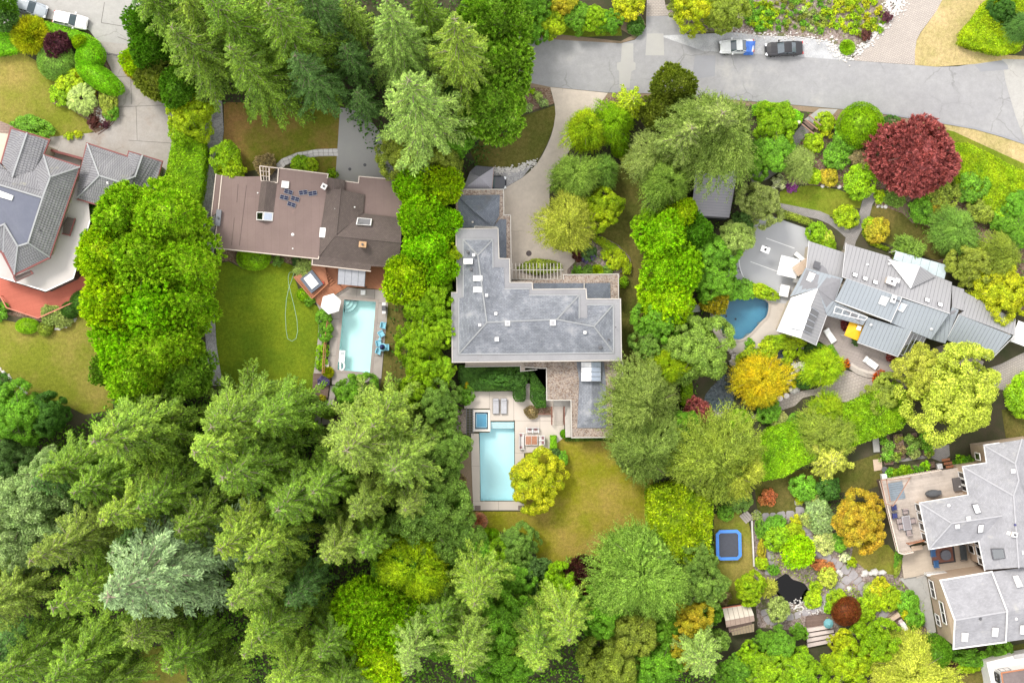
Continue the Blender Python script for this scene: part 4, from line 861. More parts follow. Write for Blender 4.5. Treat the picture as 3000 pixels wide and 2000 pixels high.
M_FLATB=bricky('brown_membrane',(.205,.150,.138),(.195,.142,.131),(.16,.115,.105),1.0,9.0,.012,.10,.35,.85,.1,0,stain=((.33,.22,.19),.45,.66))
M_SHB=bricky('brown_shingle',(.145,.115,.105),(.120,.095,.088),(.075,.06,.055),.28,.16,.018,.12,.6,.9,.4)
M_SHG=bricky('slate_shingle',(.235,.25,.282),(.175,.19,.222),(.12,.125,.14),.40,.20,.014,.30,.5,.8,.4,.5,0,stain=((.31,.315,.335),.5,.55))
M_SHGD=bricky('dark_slate',(.165,.185,.22),(.130,.145,.180),(.09,.10,.12),.34,.18,.016,.2,.5,.85,.4,.5,0,stain=((.12,.12,.12),.45,.56))
M_BORD=mottled('roof_border_metal',(.285,.285,.30),(.24,.24,.255),.35,.10,7,.7,.1,blot=((.20,.185,.185),.45,.62))
M_CREAM=plain('cream_edge',(.48,.45,.41),.6); M_TAUPE=plain('taupe_stucco',(.40,.34,.29),.9)
M_METAL=mottled('grey_metal',(.29,.29,.30),(.27,.27,.285),.3,.04,5,.45,0,spec=.5); M_METALB=mottled('blue_grey_metal',(.275,.305,.335),(.26,.29,.32),.3,.04,5,.42,0)
M_SEAM=plain('seam_base_metal',(.20,.20,.215),.6); M_WMETAL_SHEEN=plain('white_metal_and_sheen',(.74,.74,.745),.45); M_METALD=mottled('shed_metal',(.33,.32,.36),(.30,.29,.33),.3,.05,5,.5,0)
M_SHE=bricky('pale_grey_shingle',(.325,.325,.345),(.275,.275,.295),(.21,.21,.22),.30,.15,.012,.17,.7,.85,.3,.5,0,stain=((.355,.35,.34),.6,.58))
M_TANW=plain('tan_stucco',(.47,.36,.27),.9); M_NAVY=plain('navy_sash',(.05,.05,.16),.4); M_DGLASS=glassy('dark_glass',(.10,.11,.12),.05,.22); M_LGLASS=glassy('pale_glass',(.72,.80,.82),.08,.25)
M_SKYW=plain('white_acrylic',(.86,.86,.86),.3); M_SKYB=plain('blue_skylight',(.42,.48,.60),.15,0,.8); M_BLK=plain('black_metal',(.03,.03,.035),.5); M_DG=plain('dark_grey',(.09,.09,.10),.6)
M_DECKR=bricky('red_deck',(.46,.13,.085),(.42,.115,.075),(.28,.07,.05),4.0,.14,.012,.07,.6,.7,.2); M_DECKO=bricky('orange_deck',(.44,.19,.105),(.40,.165,.09),(.22,.09,.05),4.0,.14,.012,.1,.6,.7,.2)
M_DECKG=bricky('grey_deck',(.36,.315,.29),(.32,.28,.26),(.18,.155,.145),5.0,.15,.022,.07,.5,.8,.3); M_DECKW=bricky('weathered_deck',(.48,.42,.37),(.42,.365,.32),(.27,.23,.20),4.0,.15,.012,.14,.8,.85,.2,stain=((.50,.30,.17),.35,.68))
M_WHITED=mottled('white_deck',(.52,.49,.475),(.48,.455,.44),.4,.05,6,.7,0); M_WOODO=plain('orange_timber',(.38,.15,.07),.7); M_WOODP=plain('pale_timber',(.52,.40,.30),.75); M_WOODD=bricky('dark_timber',(.20,.14,.115),(.16,.11,.09),(.09,.06,.05),3,.16,.015,.2,.7,.85,.3)

# === house with red fascias, upper left
hA=thing('tiled_roof_house','angular house with grey tiled hips, blue grey flat roof and red fascias','house',P(90,420))
walls(hA,ZA,[(-120,60),(90,80),(365,165),(325,280),(600,370),(375,1045),(110,1175),(20,1010),(-120,1000)],5.2,0,M_CREAMW,.5)
for f in ([(605,365,5.2),(385,440,7.3),(325,600,7.1),(215,945,7.1),(375,1050,5.2)],[(215,945,7.1),(135,970,7.1),(110,1180,5.2),(375,1050,5.2)],[(35,800,7.4),(135,970,7.1),(110,1180,5.2),(25,1010,5.2)],
          [(35,800,7.4),(25,1010,5.2),(-80,960,5.2),(-80,850,6.4)],[(605,365,5.2),(335,275,5.2),(385,440,7.3)],[(335,275,5.2),(262,395,5.9),(325,600,7.1),(385,440,7.3)],
          [(-120,465,7.1),(325,600,7.1),(262,395,5.9),(95,437,6.3),(0,340,5.2),(-120,320,5.2)],[(90,75,5.2),(205,108,6.5),(95,437,6.5),(15,335,5.2)],
          [(205,108,6.5),(370,160,5.2),(325,275,5.2),(262,395,5.6),(95,437,6.5)]): course_roof(hA,ZA,f,M_TILE)
roof(hA,ZA,[(-140,470,7.12),(312,604,7.12),(212,944,7.12),(134,968,7.12),(35,800,7.3),(-140,850,7.12)],M_BLUEFLAT,.3,'flat_roof')
M_RIDGE=plain('ridge_cap',(.30,.31,.32),.7)
for r in ([(605,365,5.26),(385,440,7.38),(335,275,5.26)],[(385,440,7.38),(325,600,7.2),(215,945,7.2),(375,1050,5.3)],[(215,945,7.2),(135,970,7.2),(110,1180,5.3)],[(135,970,7.2),(35,800,7.5),(-80,850,6.5)],[(35,800,7.5),(25,1010,5.3)],[(205,108,6.6),(95,437,6.6)],[(-120,465,7.2),(325,600,7.2)]):
    trim(hA,ZA,r,M_RIDGE,.2,.12,name='ridge_cap')
trim(hA,ZA,[(15,345,5.1),(0,335,5.1)],M_REDTRIM)
trim(hA,ZA,[(12,340,5.08),(88,68,5.08),(375,158,5.08),(330,272,5.08),(610,362,5.08),(378,1056,5.08),(108,1190,5.08),(18,1018,5.08),(-60,975,5.08)],M_REDTRIM,.28,.24)
skylight(hA,ZA,[(0,545,7.2),(105,585,7.2),(92,622,7.2),(-15,590,7.2)],M_WHITE,M_SKYW)
for x,y in ((340,655),(308,848)): pipe_vent(hA,ZA,x,y,6.6,.09,M_DG)
skylight(hA,ZA,[(240,1155,4.6),(258,1180,4.6),(120,1245,4.6),(100,1205,4.6)],M_REDTRIM,M_SHB,.12,.12,'bay_roof')
# upper terrace of the same house
ter=[(590,470),(660,470),(690,770),(560,1215),(350,1312),(0,1205),(-40,1190),(-40,900),(110,1050),(375,1000),(480,700)]
MB().prism([tuple(P(*ZA(*p),2.6)[:2]) for p in ter],2.35,2.6).build('terrace_floor',M_WHITED,hA)
rl=MB(); rp=[(690,770,3.5),(560,1215,3.5),(350,1312,3.5),(0,1205,3.5),(-40,1190,3.5)]
q=w3(ZA,rp)
for i in range(len(q)-1):
    rl.bar(q[i],q[i+1],.16,.08); n=int((q[i+1]-q[i]).length/1.3)
    for k in range(n+1): p=q[i].lerp(q[i+1],k/max(1,n)); rl.bar(p-Vector((0,0,.9)),p,.07)
rl.build('railing',M_WHITE,hA)
w=MB(); q2=w3(ZA,[(690,770,2.4),(560,1215,2.4),(350,1312,2.4),(0,1205,2.4)])
for i in range(3):
    a,b=q2[i],q2[i+1]; w.face([Vector((a.x,a.y,0)),Vector((b.x,b.y,0)),b,a]); 
w.build('lower_wall',M_DG,hA)
roof(hA,ZA,[(515,745,3.2),(570,760,3.2),(530,885,3.2),(480,870,3.2),(485,800,3.2)],M_SHB,.5,'bay_roof'); trim(hA,ZA,[(575,760,3.2),(535,888,3.2),(478,874,3.2)],M_REDTRIM,.14,.14)
# garage wing
gA=thing('tiled_roof_garage','detached wing with grey tiled hip roof between the curved driveway and the clipped hedge','garage',P(215,400))
walls(gA,ZA,[(670,195),(980,292),(990,252),(1230,328),(1155,640),(905,690),(592,600),(615,420)],3.2,0,M_CREAMW,.4)
for f in ([(670,190,3.2),(760,430,5),(640,530,3.9),(588,602,3.2),(612,415,3.2)],[(670,190,3.2),(980,290,3.2),(1035,435,4.5),(920,480,5),(760,430,5)],[(588,602,3.2),(760,430,5),(920,480,5),(985,570,4.1),(1000,710,3.2),(905,692,3.2)],
          [(980,290,3.2),(990,250,3.2),(1090,278,4.5),(1035,435,4.5)],[(1090,278,4.5),(1238,325,3.2),(1150,640,3.2),(1000,710,3.2),(985,570,4.1),(920,480,5),(1035,435,4.5)]): course_roof(gA,ZA,f,M_TILE)
for r in ([(670,190,3.28),(760,430,5.1),(588,602,3.28)],[(760,430,5.1),(920,480,5.1),(1035,435,4.6),(1090,278,4.6)],[(920,480,5.1),(985,570,4.2)]): trim(gA,ZA,r,M_RIDGE,.2,.12,name='ridge_cap')
trim(gA,ZA,[(612,420,3.08),(668,184,3.08),(978,284,3.08),(988,246,3.08),(1242,322,3.08),(1152,645,3.08)],M_REDTRIM,.2,.22); trim(gA,ZA,[(588,608,3.08),(905,698,3.08)],M_REDTRIM,.2,.22)
pipe_vent(gA,ZA,828,486,4.7,.12,M_WHITE)
fc=thing('garden_wall','low cream wall linking the tiled house to its garage wing','wall',P(*ZA(500,250))); m=MB()
q=w3(ZA,[(360,228,2),(630,300,2)]); m.bar(q[0]-Vector((0,0,1)),q[1]-Vector((0,0,1)),.25,2.0); m.build('masonry',M_CREAMW,fc); trim(fc,ZA,[(360,228,2.05),(630,300,2.05)],M_REDTRIM,.3,.1,name='coping')
roof(fc,ZA,[(385,235,.5),(620,300,.5),(612,360,.5),(360,285,.5)],M_WHITED,.4,'ledge')
rd=thing('red_deck','red painted wooden deck below the white terrace of the tiled house','deck',P(*ZA(300,1350)))
dp=[(740,1150),(700,1330),(470,1440),(290,1520),(50,1440),(0,1350),(-60,1300),(-60,1190),(0,1215),(350,1325),(560,1240),(640,1180)]
m=MB(); m.prism([tuple(P(*ZA(*p),.4)[:2]) for p in dp],0,.4,.25); m.build('deck_boards',M_DECKR,rd)
rl=MB(); q=w3(ZA,[(680,1345,1.3),(470,1440,1.3),(290,1520,1.3),(50,1440,1.3),(0,1350,1.3)])
for i in range(4):
    rl.bar(q[i],q[i+1],.14,.08); n=int((q[i+1]-q[i]).length/1.4)
    for k in range(n+1): p=q[i].lerp(q[i+1],k/max(1,n)); rl.bar(p-Vector((0,0,.9)),p,.08)
rl.build('railing',plain('red_rail',(.50,.17,.11),.6),rd)

# === brown flat roofed house
hB=thing('brown_roofed_house','low house with wide brown flat roof, dark shingled gables and scattered solar panels','house',P(700,480))
walls(hB,ZB,[(305,385),(690,392),(690,440),(850,455),(860,315),(1340,372),(1310,520),(1250,1190),(235,1090),(270,720)],3.5,0,M_CREAMW,.6)
walls(hB,ZB,[(1250,450),(1520,440),(1650,455),(1660,400),(2060,435),(2060,1270),(1770,1270),(1765,1315),(1250,1240)],3.4,0,M_TAUPE,.6)
roof(hB,ZB,[(305,385,3.6),(520,395,3.6),(690,392,3.6),(690,436,3.6),(850,456,3.6),(860,312,3.6),(1345,372,3.6),(1335,515,3.6),(1300,760,3.6),(1275,900,3.6),(1262,1180,3.6),(1250,1202,3.6),(228,1095,3.6),(265,745,3.6)],M_FLATB,.3,'flat_roof')
roof(hB,ZB,[(245,370,3.2),(303,385,3.2),(263,745,3.2),(198,790,3.2)],M_FLATB,.3,'flat_roof')
roof(hB,ZB,[(1515,436,3.3),(1650,452,3.3),(1655,395,3.3),(2070,430,3.3),(2075,802,3.3),(1690,756,3.3),(1708,572,3.3),(1510,528,3.3)],M_FLATB,.3,'flat_roof')
M_CTRIM=plain('cream_gutter',(.56,.48,.42),.6)
trim(hB,ZB,[(860,310,3.62),(1348,370,3.62),(1340,410,3.62)],M_CTRIM,.12,.1); trim(hB,ZB,[(303,385,3.62),(228,1097,3.62),(1250,1204,3.62),(1258,1180,3.62)],M_CTRIM,.13,.1); trim(hB,ZB,[(245,372,3.24),(197,792,3.24)],M_CTRIM,.12,.1)
trim(hB,ZB,[(1512,440,3.34),(1648,458,3.34),(1653,393,3.34),(2070,428,3.34)],M_CTRIM,.12,.1)
lap=MB()
for a_,b_ in (((462,470),(450,650)),((425,800),(398,1070)),((545,480),(475,1075))): lap.bar(P(*ZB(*a_),3.61),P(*ZB(*b_),3.61),.07,.012)
lap.build('roof_seam',plain('tar_seam',(.11,.08,.075),.9),hB)
roof(hB,ZB,[(690,436,3.62),(748,440,4.35),(716,742,4.35),(655,738,3.62)],M_SHB,.1,'dormer_roof'); roof(hB,ZB,[(748,440,4.35),(846,456,3.62),(812,748,3.62),(716,742,4.35)],M_SHB,.1,'dormer_roof')
skylight(hB,ZB,[(645,742,3.65),(713,742,4.3),(706,826,4.3),(643,822,3.65)],M_WHITE,M_DGLASS,.1,.1); skylight(hB,ZB,[(716,742,4.3),(810,750,3.65),(802,832,3.65),(709,826,4.3)],M_WHITE,M_SKYB,.1,.1)
g=MB(); qq=w3(ZB,[(675,290,3.7),(860,312,3.7),(850,456,3.7),(690,436,3.7)]); o=MB().bar(qq[0],qq[1],.12,.12).bar(qq[1],qq[2],.12,.12).bar(qq[2],qq[3],.12,.12).bar(qq[3],qq[0],.12,.12)
for t in (.33,.66): o.bar(qq[0].lerp(qq[1],t*.5),qq[3].lerp(qq[2],t*.5),.06,.08); o.bar(qq[0].lerp(qq[3],t),qq[0].lerp(qq[3],t)+(qq[1]-qq[0])*.48,.06,.08)
o.bar(qq[0].lerp(qq[1],.5),qq[3].lerp(qq[2],.5),.14,.12); at_=o.build('atrium_frame',M_CTRIM,hB)
MB().prism([tuple(P(*ZB(*p),1)[:2]) for p in ((690,300),(855,318),(845,450),(700,432))],0,.3).build('atrium_floor',mottled('atrium',(.33,.29,.27),(.10,.09,.08),1.5,.3),hB)
skylight(hB,ZB,[(897,438,3.62),(968,445,3.62),(962,512,3.62),(890,504,3.62)],M_WHITE,M_SKYW,.3); skylight(hB,ZB,[(1272,898,3.65),(1355,902,3.65),(1345,1000,3.65),(1264,992,3.65)],M_WHITE,M_SKYW,.35)
for f in ([(1335,515,3.7),(1470,518,5.0),(1425,972,5.0),(1258,1182,3.7),(1275,900,3.7),(1300,760,3.7)],[(1470,518,5.0),(1515,530,4.7),(1708,572,3.6),(1692,748,3.6),(1640,795,3.9),(1425,972,5.0)],
          [(1345,402,3.7),(1395,410,4.3),(1388,518,4.3),(1335,515,3.7)],[(1395,410,4.3),(1515,430,3.7),(1510,528,3.7),(1388,518,4.3)],
          [(1425,978,5.0),(1640,795,3.9),(1692,756,3.6),(2075,802,3.6),(2065,1042,5.0)],[(1425,978,5.0),(2065,1042,5.0),(2040,1290,3.5),(1770,1275,3.5),(1762,1322,3.4),(1192,1258,3.4),(1198,1205,3.5),(1262,1180,3.6)]): roof(hB,ZB,f,M_SHB)
trim(hB,ZB,[(1195,1200,3.44),(1190,1262,3.38),(1765,1325,3.38)],M_CTRIM,.12,.12); trim(hB,ZB,[(1470,518,5.03),(1425,976,5.03),(2065,1042,5.03)],M_SHB,.16,.07,name='ridge_cap')
skylight(hB,ZB,[(1640,800,4.1),(1782,812,4.1),(1772,878,4.4),(1625,868,4.4)],M_WHITE,M_DGLASS,.35,.1)
def chimney(parent,Z,x,y,z0,w,d_,h,mat,cap,rz=0):
    c=P(*Z(x,y),z0+h); o=MB().box((c.x,c.y,z0+h/2-.2),(w,d_,h+.4),rz).build('chimney',mat,parent)
    MB().box((c.x,c.y,z0+h+.05),(w+.12,d_+.12,.1),rz).build('cap',cap,o); MB().lathe((c.x,c.y,z0+h+.1),[(.14,0),(.14,.25),(.09,.25)],8).build('flue',M_DG,o); return o
M_BRICK=bricky('chimney_brick',(.30,.16,.12),(.24,.13,.10),(.35,.32,.30),.22,.07,.01,.2,1)
chimney(hB,ZB,1688,1062,4.6,.8,.6,.9,M_BRICK,plain('ochre_cap',(.48,.30,.16),.8),-.1); chimney(hB,ZB,1308,492,3.6,.55,.55,1.1,M_BRICK,M_WHITE,-.5); chimney(hB,ZB,268,800,3.0,.5,1.9,1.0,M_DG,plain('grey_cap',(.17,.18,.21),.6),-.1)
for x,y,r in ((1000,965,.12),(1000,1103,.06),(656,556,.06),(1420,712,.08),(1610,695,.06)): pipe_vent(hB,ZB,x,y,3.62 if x<1300 else 4.5,r,M_WHITE,.2)
for i,(x,y,ang,lab) in enumerate(((957,545,-17,'just below the white skylight'),(915,600,-13,'leftmost of four'),(1023,613,-16,'in the middle of four'),(988,668,-20,'lowest of four'),(1103,551,7,'left one of the eastern pair'),(1196,559,9,'right one of the eastern pair'))):
    c=P(*ZB(x,y),3.75); s_=thing('solar_panel','small dark blue solar panel on the brown flat roof, ' + lab,'solar panel',(c.x,c.y,3.6),math.radians(ang),'solar panels on the brown roof')
    tl=Matrix.Rotation(math.radians(12),3,'X')
    MB(False).box((0,0,.15),(1.06,.56,.03),0,tl).build('frame',plain('panel_frame',(.35,.38,.42),.4),s_)
    for k in (-1,1):
        for r_ in (-1,1): MB(False).box((k*.26,r_*.128,.172+r_*.027),(.48,.235,.012),0,tl).build('cell_panel',plain('solar_cell',(.010,.014,.05),.45,0,.3),s_)
    MB(False).bar((-.4,.2,0),(-.4,.2,.18),.04).bar((.4,.2,0),(.4,.2,.18),.04).build('stand',M_DG,s_)
aw=thing('awning','pale grey glazed awning over the orange deck at the back of the brown roofed house','awning',P(*ZB(1580,1390)))
qq=w3(ZB,[(1450,1298,2.9),(1716,1322,2.9),(1706,1476,2.55),(1443,1452,2.55)])
for i in range(4):
    a,b,c_,d_=[qq[0].lerp(qq[1],(i+.02)/4),qq[0].lerp(qq[1],(i+.97)/4),qq[3].lerp(qq[2],(i+.97)/4),qq[3].lerp(qq[2],(i+.02)/4)]; slab(MB(),[a,b,c_,d_],.04).build('awning_panel',plain('awning_glass',(.33,.34,.38),.25),aw)
f=MB()
for i in range(5): f.bar(qq[0].lerp(qq[1],i/4)-Vector((0,0,.08)),qq[3].lerp(qq[2],i/4)-Vector((0,0,.08)),.07,.1)
for p in (qq[2],qq[3]): f.bar((p.x,p.y,0),(p.x,p.y,p.z-.08),.1)
f.build('frame',M_DG,aw)
dk=thing('orange_deck','stepped orange timber deck with the covered spa beside the rectangular pool','deck',P(*ZC(1000,300)))
def dprism(parent,Z,pts,z0,z1,mat,name='deck_boards',ang=0): m=MB(); m.prism([tuple(P(*Z(*p),z1)[:2]) for p in pts],z0,z1,ang); return m.build(name,mat,parent)
dprism(dk,ZC,[(785,255),(880,200),(940,150),(1045,150),(1048,215),(1068,300),(935,432)],0,.9,M_DECKO,ang=-.8)
dprism(dk,ZC,[(1048,150),(1200,150),(1530,170),(1530,360),(1220,333),(1100,412),(1040,530),(952,447),(940,434),(1070,300),(1050,215)],0,.3,M_DECKO,'lower_boards',ang=-.8)
for k in range(6):
    a,b=P(*ZC(1010+k*22,240+k*12),.85-k*.1),P(*ZC(1050+k*14,195+k*20),.85-k*.1); MB().bar(P(*ZC(1012+k*14,238+k*17),.86-k*.09),P(*ZC(1052+k*14,205+k*17),.86-k*.09),.2,.06).build('stair_tread',M_WOODO,dk)
rl=MB()
for pl in ([(785,255),(935,432),(1070,305)],[(1220,333),(1100,412)]):
    q=[P(*ZC(*p),1.75 if pl[0][0]==785 else .5) for p in pl]
    for i in range(len(q)-1):
        rl.bar(q[i],q[i+1],.12,.06); n=int((q[i+1]-q[i]).length/.35)
        for k in range(n): p=q[i].lerp(q[i+1],k/n); rl.bar(p-Vector((0,0,.8 if pl[0][0]==785 else .3)),p,.05)
rl.build('railing',M_WOODO,dk)

# === large grey slate house in the middle
hC=thing('grey_slate_house','large grey slate hip roofed house with pebble covered lower roofs in the middle','house',P(1230,720))
up=[(122,-374),(542,-379),(552,-79),(657,-74),(662,161),(882,163),(887,231),(1420,224),(1428,325),(1765,325),(1775,938),(85,957),(80,262),(132,262)]
walls(hC,ZE,up,5.6,0,M_TAUPE,.9)
roof(hC,ZE,[p+(5.62,) for p in up],M_BORD,.35,'roof_border')
trim(hC,ZE,[p+(5.64,) for p in up],M_CREAM,.11,.1,True,name='gutter')
for f in ([(150,875,5.7),(1695,860,5.7),(1500,600,6.8),(1130,530,7.0),(430,560,7.0)],[(150,875,5.7),(430,560,7.0),(200,310,5.75),(150,320,5.7)],
          [(195,-265,5.7),(340,-110,6.4),(430,560,7.0),(200,310,5.7)],[(195,-265,5.7),(488,-265,5.7),(340,-110,6.4)],[(488,-265,5.7),(490,10,5.7),(600,12,5.7),(608,225,5.7),(430,560,7.0),(340,-110,6.4)],
          [(608,225,5.7),(850,225,5.7),(855,290,5.7),(1350,290,5.7),(1130,530,7.0),(430,560,7.0)],[(1350,290,5.7),(1350,512,5.7),(1275,590,6.2),(1130,530,7.0)],
          [(1435,385,5.7),(1690,385,5.7),(1500,600,6.8),(1130,532,7.0),(1275,588,6.2),(1350,512,5.7),(1433,518,5.7)],[(1690,385,5.7),(1695,860,5.7),(1500,600,6.8)]): roof(hC,ZE,f,M_SHG,.12)
for r in ([(150,875,5.74),(430,560,7.04),(1130,530,7.04),(1500,600,6.84),(1695,860,5.74)],[(1350,290,5.74),(1130,530,7.04)],[(1500,600,6.84),(1690,385,5.74)],[(430,560,7.04),(340,-110,6.44),(195,-265,5.74)],[(340,-110,6.44),(488,-265,5.74)]): trim(hC,ZE,r,plain('slate_ridge',(.27,.28,.29),.8),.16,.05,name='ridge_cap')
lpe=plain('flashing',(.30,.31,.32),.6)
for r in ([(150,320,5.72),(150,878,5.72),(1697,862,5.72),(1692,383,5.72),(1433,383,5.72)],[(855,288,5.72),(1352,288,5.72),(1352,515,5.72)],[(195,300,5.72),(193,-268,5.72),(490,-268,5.72),(492,10,5.72)],[(435,12,5.72),(435,95,5.72)],[(608,225,5.72),(850,225,5.72)]): trim(hC,ZE,r,lpe,.14,.05,name='flashing')
for x,y in ((520,472),(360,585),(692,548),(990,548),(1408,660),(428,290),(300,-112)): vent(hC,ZE,x,y,6.5,.36,M_DG,.35,M_WHITE)
for x,y,r in ((855,615,.09),(1375,573,.09),(1648,730,.08),(1565,812,.15),(640,660,.15),(1125,650,.17),(343,290,.08),(275,32,.13),(240,-142,.12),(1717,608,.05)): pipe_vent(hC,ZE,x,y,6.2,r,M_DG,.3)
for x,y,s_ in ((637,568,25),(1088,563,28)): skylight(hC,ZE,[(x-s_,y-s_,6.95),(x+s_,y-s_,6.95),(x+s_,y+s_,6.85),(x-s_,y+s_,6.85)],M_WHITE,plain('grey_dome',(.38,.38,.40),.3),.22,.12)
for x,y in ((244,-50),(340,120),(340,234)): skylight(hC,ZE,[(x-46,y-27,6.45),(x+46,y-27,6.45),(x+46,y+27,6.45),(x-46,y+27,6.45)],M_WHITE,M_SKYW,.2,.05)
vent(hC,ZE,530,727,6.3,.5,M_WHITE,.3,M_WHITE)
# lower roofs
lowS=[(570,40),(735,48),(737,292),(922,292),(928,578),(1235,575),(1237,300),(1318,150),(1318,-10),(570,-10)]
walls(hC,ZF,lowS,3.2,0,M_TAUPE,.5); roof(hC,ZF,[p+(3.2,) for p in lowS],M_PEB,.35,'pebble_roof'); trim(hC,ZF,[p+(3.24,) for p in lowS[:9]],M_CREAM,.13,.12,name='gutter')
roof(hC,ZF,[(965,0,3.3),(1075,0,3.75),(1085,400,3.75),(970,505,3.3),(985,150,3.3)],M_SHG,.1); roof(hC,ZF,[(1075,0,3.75),(1175,0,3.3),(1188,150,3.3),(1200,505,3.3),(1085,400,3.75)],M_SHG,.1); roof(hC,ZF,[(1085,400,3.75),(1200,505,3.3),(970,505,3.3)],M_SHG,.1)
skylight(hC,ZF,[(1000,-2,3.75),(1076,-2,4.45),(1076,148,4.45),(1000,148,3.75)],M_WHITE,M_SKYW,.12,.05,'roof_lantern'); sk=skylight(hC,ZF,[(1076,-2,4.45),(1150,-2,3.75),(1150,148,3.75),(1076,148,4.45)],M_WHITE,M_SKYB,.12,.05,'roof_lantern')
gb=MB()
for k in range(5): a=P(*ZF(998,2+36*k),3.95); b=P(*ZF(1076,2+36*k),4.66); c_=P(*ZF(1152,2+36*k),3.95); gb.bar(a,b,.05,.05).bar(b,c_,.05,.05)
gb.build('glazing_bar',plain('grey_bar',(.35,.37,.42),.5),hC)
lowN=[(890,160),(1190,135),(1195,82),(1742,78),(1745,325),(1425,325),(1420,224),(887,231)]
walls(hC,ZE,lowN,3.0,0,M_TAUPE,.4); roof(hC,ZE,[(660,145,3.0)]+[(1195,128,3.0),(1195,86,3.0),(1742,80,3.0),(1746,330,3.0),(1400,330,3.0),(880,230,3.0),(660,165,3.0)],M_PEB,.35,'pebble_roof'); trim(hC,ZE,[(1195,130,3.04),(1195,84,3.04),(1742,78,3.04),(1746,325,3.04)],M_CREAM,.11,.12,name='gutter')
roof(hC,ZE,[(895,168,3.1),(1398,168,3.1),(1398,250,3.3),(895,250,3.3)],M_SHGD,.08); roof(hC,ZE,[(1408,168,3.1),(1662,165,3.1),(1560,335,3.5),(1408,335,3.5)],M_SHGD,.08); roof(hC,ZE,[(1662,165,3.1),(1665,335,3.1),(1560,335,3.5)],M_SHGD,.08)
trim(hC,ZE,[(1402,170,3.4),(1402,250,3.4)],M_CREAM,.11,.3,name='parapet')
garD=[(190,392),(665,392),(668,648),(735,650),(742,1085),(620,1085),(600,790),(190,790)]
walls(hC,ZD,garD,3.1,0,M_TAUPE,.4); roof(hC,ZD,[p+(3.1,) for p in garD],M_PEB,.35,'pebble_roof'); trim(hC,ZD,[(190,392,3.14),(665,392,3.14),(668,648,3.14),(735,650,3.14),(743,1300,3.14)],M_CREAM,.11,.12,name='gutter')
roof(hC,ZD,[(205,452,3.2),(628,445,3.2),(450,620,4.0),(380,620,4.0)],M_SHGD,.08); roof(hC,ZD,[(628,445,3.2),(622,650,3.2),(560,770,3.4),(450,620,4.0)],M_SHGD,.08); roof(hC,ZD,[(205,452,3.2),(380,620,4.0),(450,620,4.0),(560,770,3.4),(230,775,3.2)],M_SHGD,.08)
roof(hC,ZD,[(622,690,3.2),(692,690,3.2),(694,1075,3.2),(622,1082,3.5),(560,770,3.5)],M_SHGD,.08)
trim(hC,ZD,[(375,775,3.9),(378,762,3.9),(600,768,3.9)],M_CREAM,.1,.4,name='parapet'); vent(hC,ZD,357,718,3.5,.3,M_CREAM,.25)
roof(hC,ZE,[(215,955,2.9),(808,955,2.9),(812,1042,2.9),(768,1045,2.9),(765,992,2.9),(216,1000,2.9)],M_TAUPE,.5,'balcony')
trim(hC,ZE,[(216,1002,2.95),(765,994,2.95),(768,1047,2.95),(930,1030,2.95)],M_CREAM,.1,.12,name='gutter')
# stairs beside the pool
stc=thing('stone_stair','pale stair with brown handrails between the pool deck and the grey roofed house','stairs',P(*ZF(825,400)))
for k in range(9): MB().prism([tuple(P(*ZF(x,y),1.2)[:2]) for x,y in ((788,338+16*k),(862,338+16*k),(862,353+16*k),(788,353+16*k))],.1,1.5-.155*k).build('tread',M_SLAB2,stc)
MB().prism([tuple(P(*ZF(x,y),1.5)[:2]) for x,y in ((788,298),(920,298),(920,575),(880,575),(872,338),(788,337))],.1,1.62).build('landing',M_CREAM,stc)
for x in (775,870): q=[P(*ZF(x,345),2.3),P(*ZF(x,480),1.0)]; MB().bar(q[0],q[1],.16,.1).bar(q[0]-Vector((0,0,1)),q[0],.08).bar(q[1]-Vector((0,0,.9)),q[1],.08).build('handrail',plain('brown_rail',(.24,.10,.07),.6),stc)
st2=thing('garden_stair','narrow stone stair between the clipped dark hedges above the loungers','stairs',P(*ZF(590,200)))
for k in range(9): MB().prism([tuple(P(*ZF(x,y),.6)[:2]) for x,y in ((572,165+14*k),(612,165+14*k),(612,177+14*k),(572,177+14*k))],.0,.95-.09*k).build('tread',M_SLAB,st2)
bx=thing('planter_bed','brown timber edged planter beside the pale stair','planter',P(*ZF(715,375)))
MB().prism([tuple(P(*ZF(*p),.6)[:2]) for p in ((655,345),(770,345),(770,398),(655,398))],.1,.5).build('soil',M_MULCH,bx)
MB().bar(P(*ZF(655,400),.6),P(*ZF(772,400),.6),.1,.2).bar(P(*ZF(715,345),.6),P(*ZF(715,400),.6),.08,.2).bar(P(*ZF(655,345),.6),P(*ZF(655,400),.6),.1,.2).build('edging',plain('brown_timber',(.22,.10,.07),.7),bx)
# entrance pergola
pg=thing('pergola','cream slatted pergola over the front entrance of the grey roofed house','pergola',P(*ZD(1000,1210)))
for k in range(15): x=755+34.5*k; MB().bar(P(*ZD(x-2,1128),2.9),P(*ZD(x+2,1292),2.9),.07,.16).build('slat',M_CREAM,pg)
for y in (1195,1288): MB().bar(P(*ZD(740,y),2.76),P(*ZD(1262,y),2.76),.1,.12).build('beam',M_CREAM,pg)
for x in (1030,1255): MB().bar(P(*ZD(x,1195),0),P(*ZD(x,1195),2.7),.14).build('post',M_CREAM,pg)
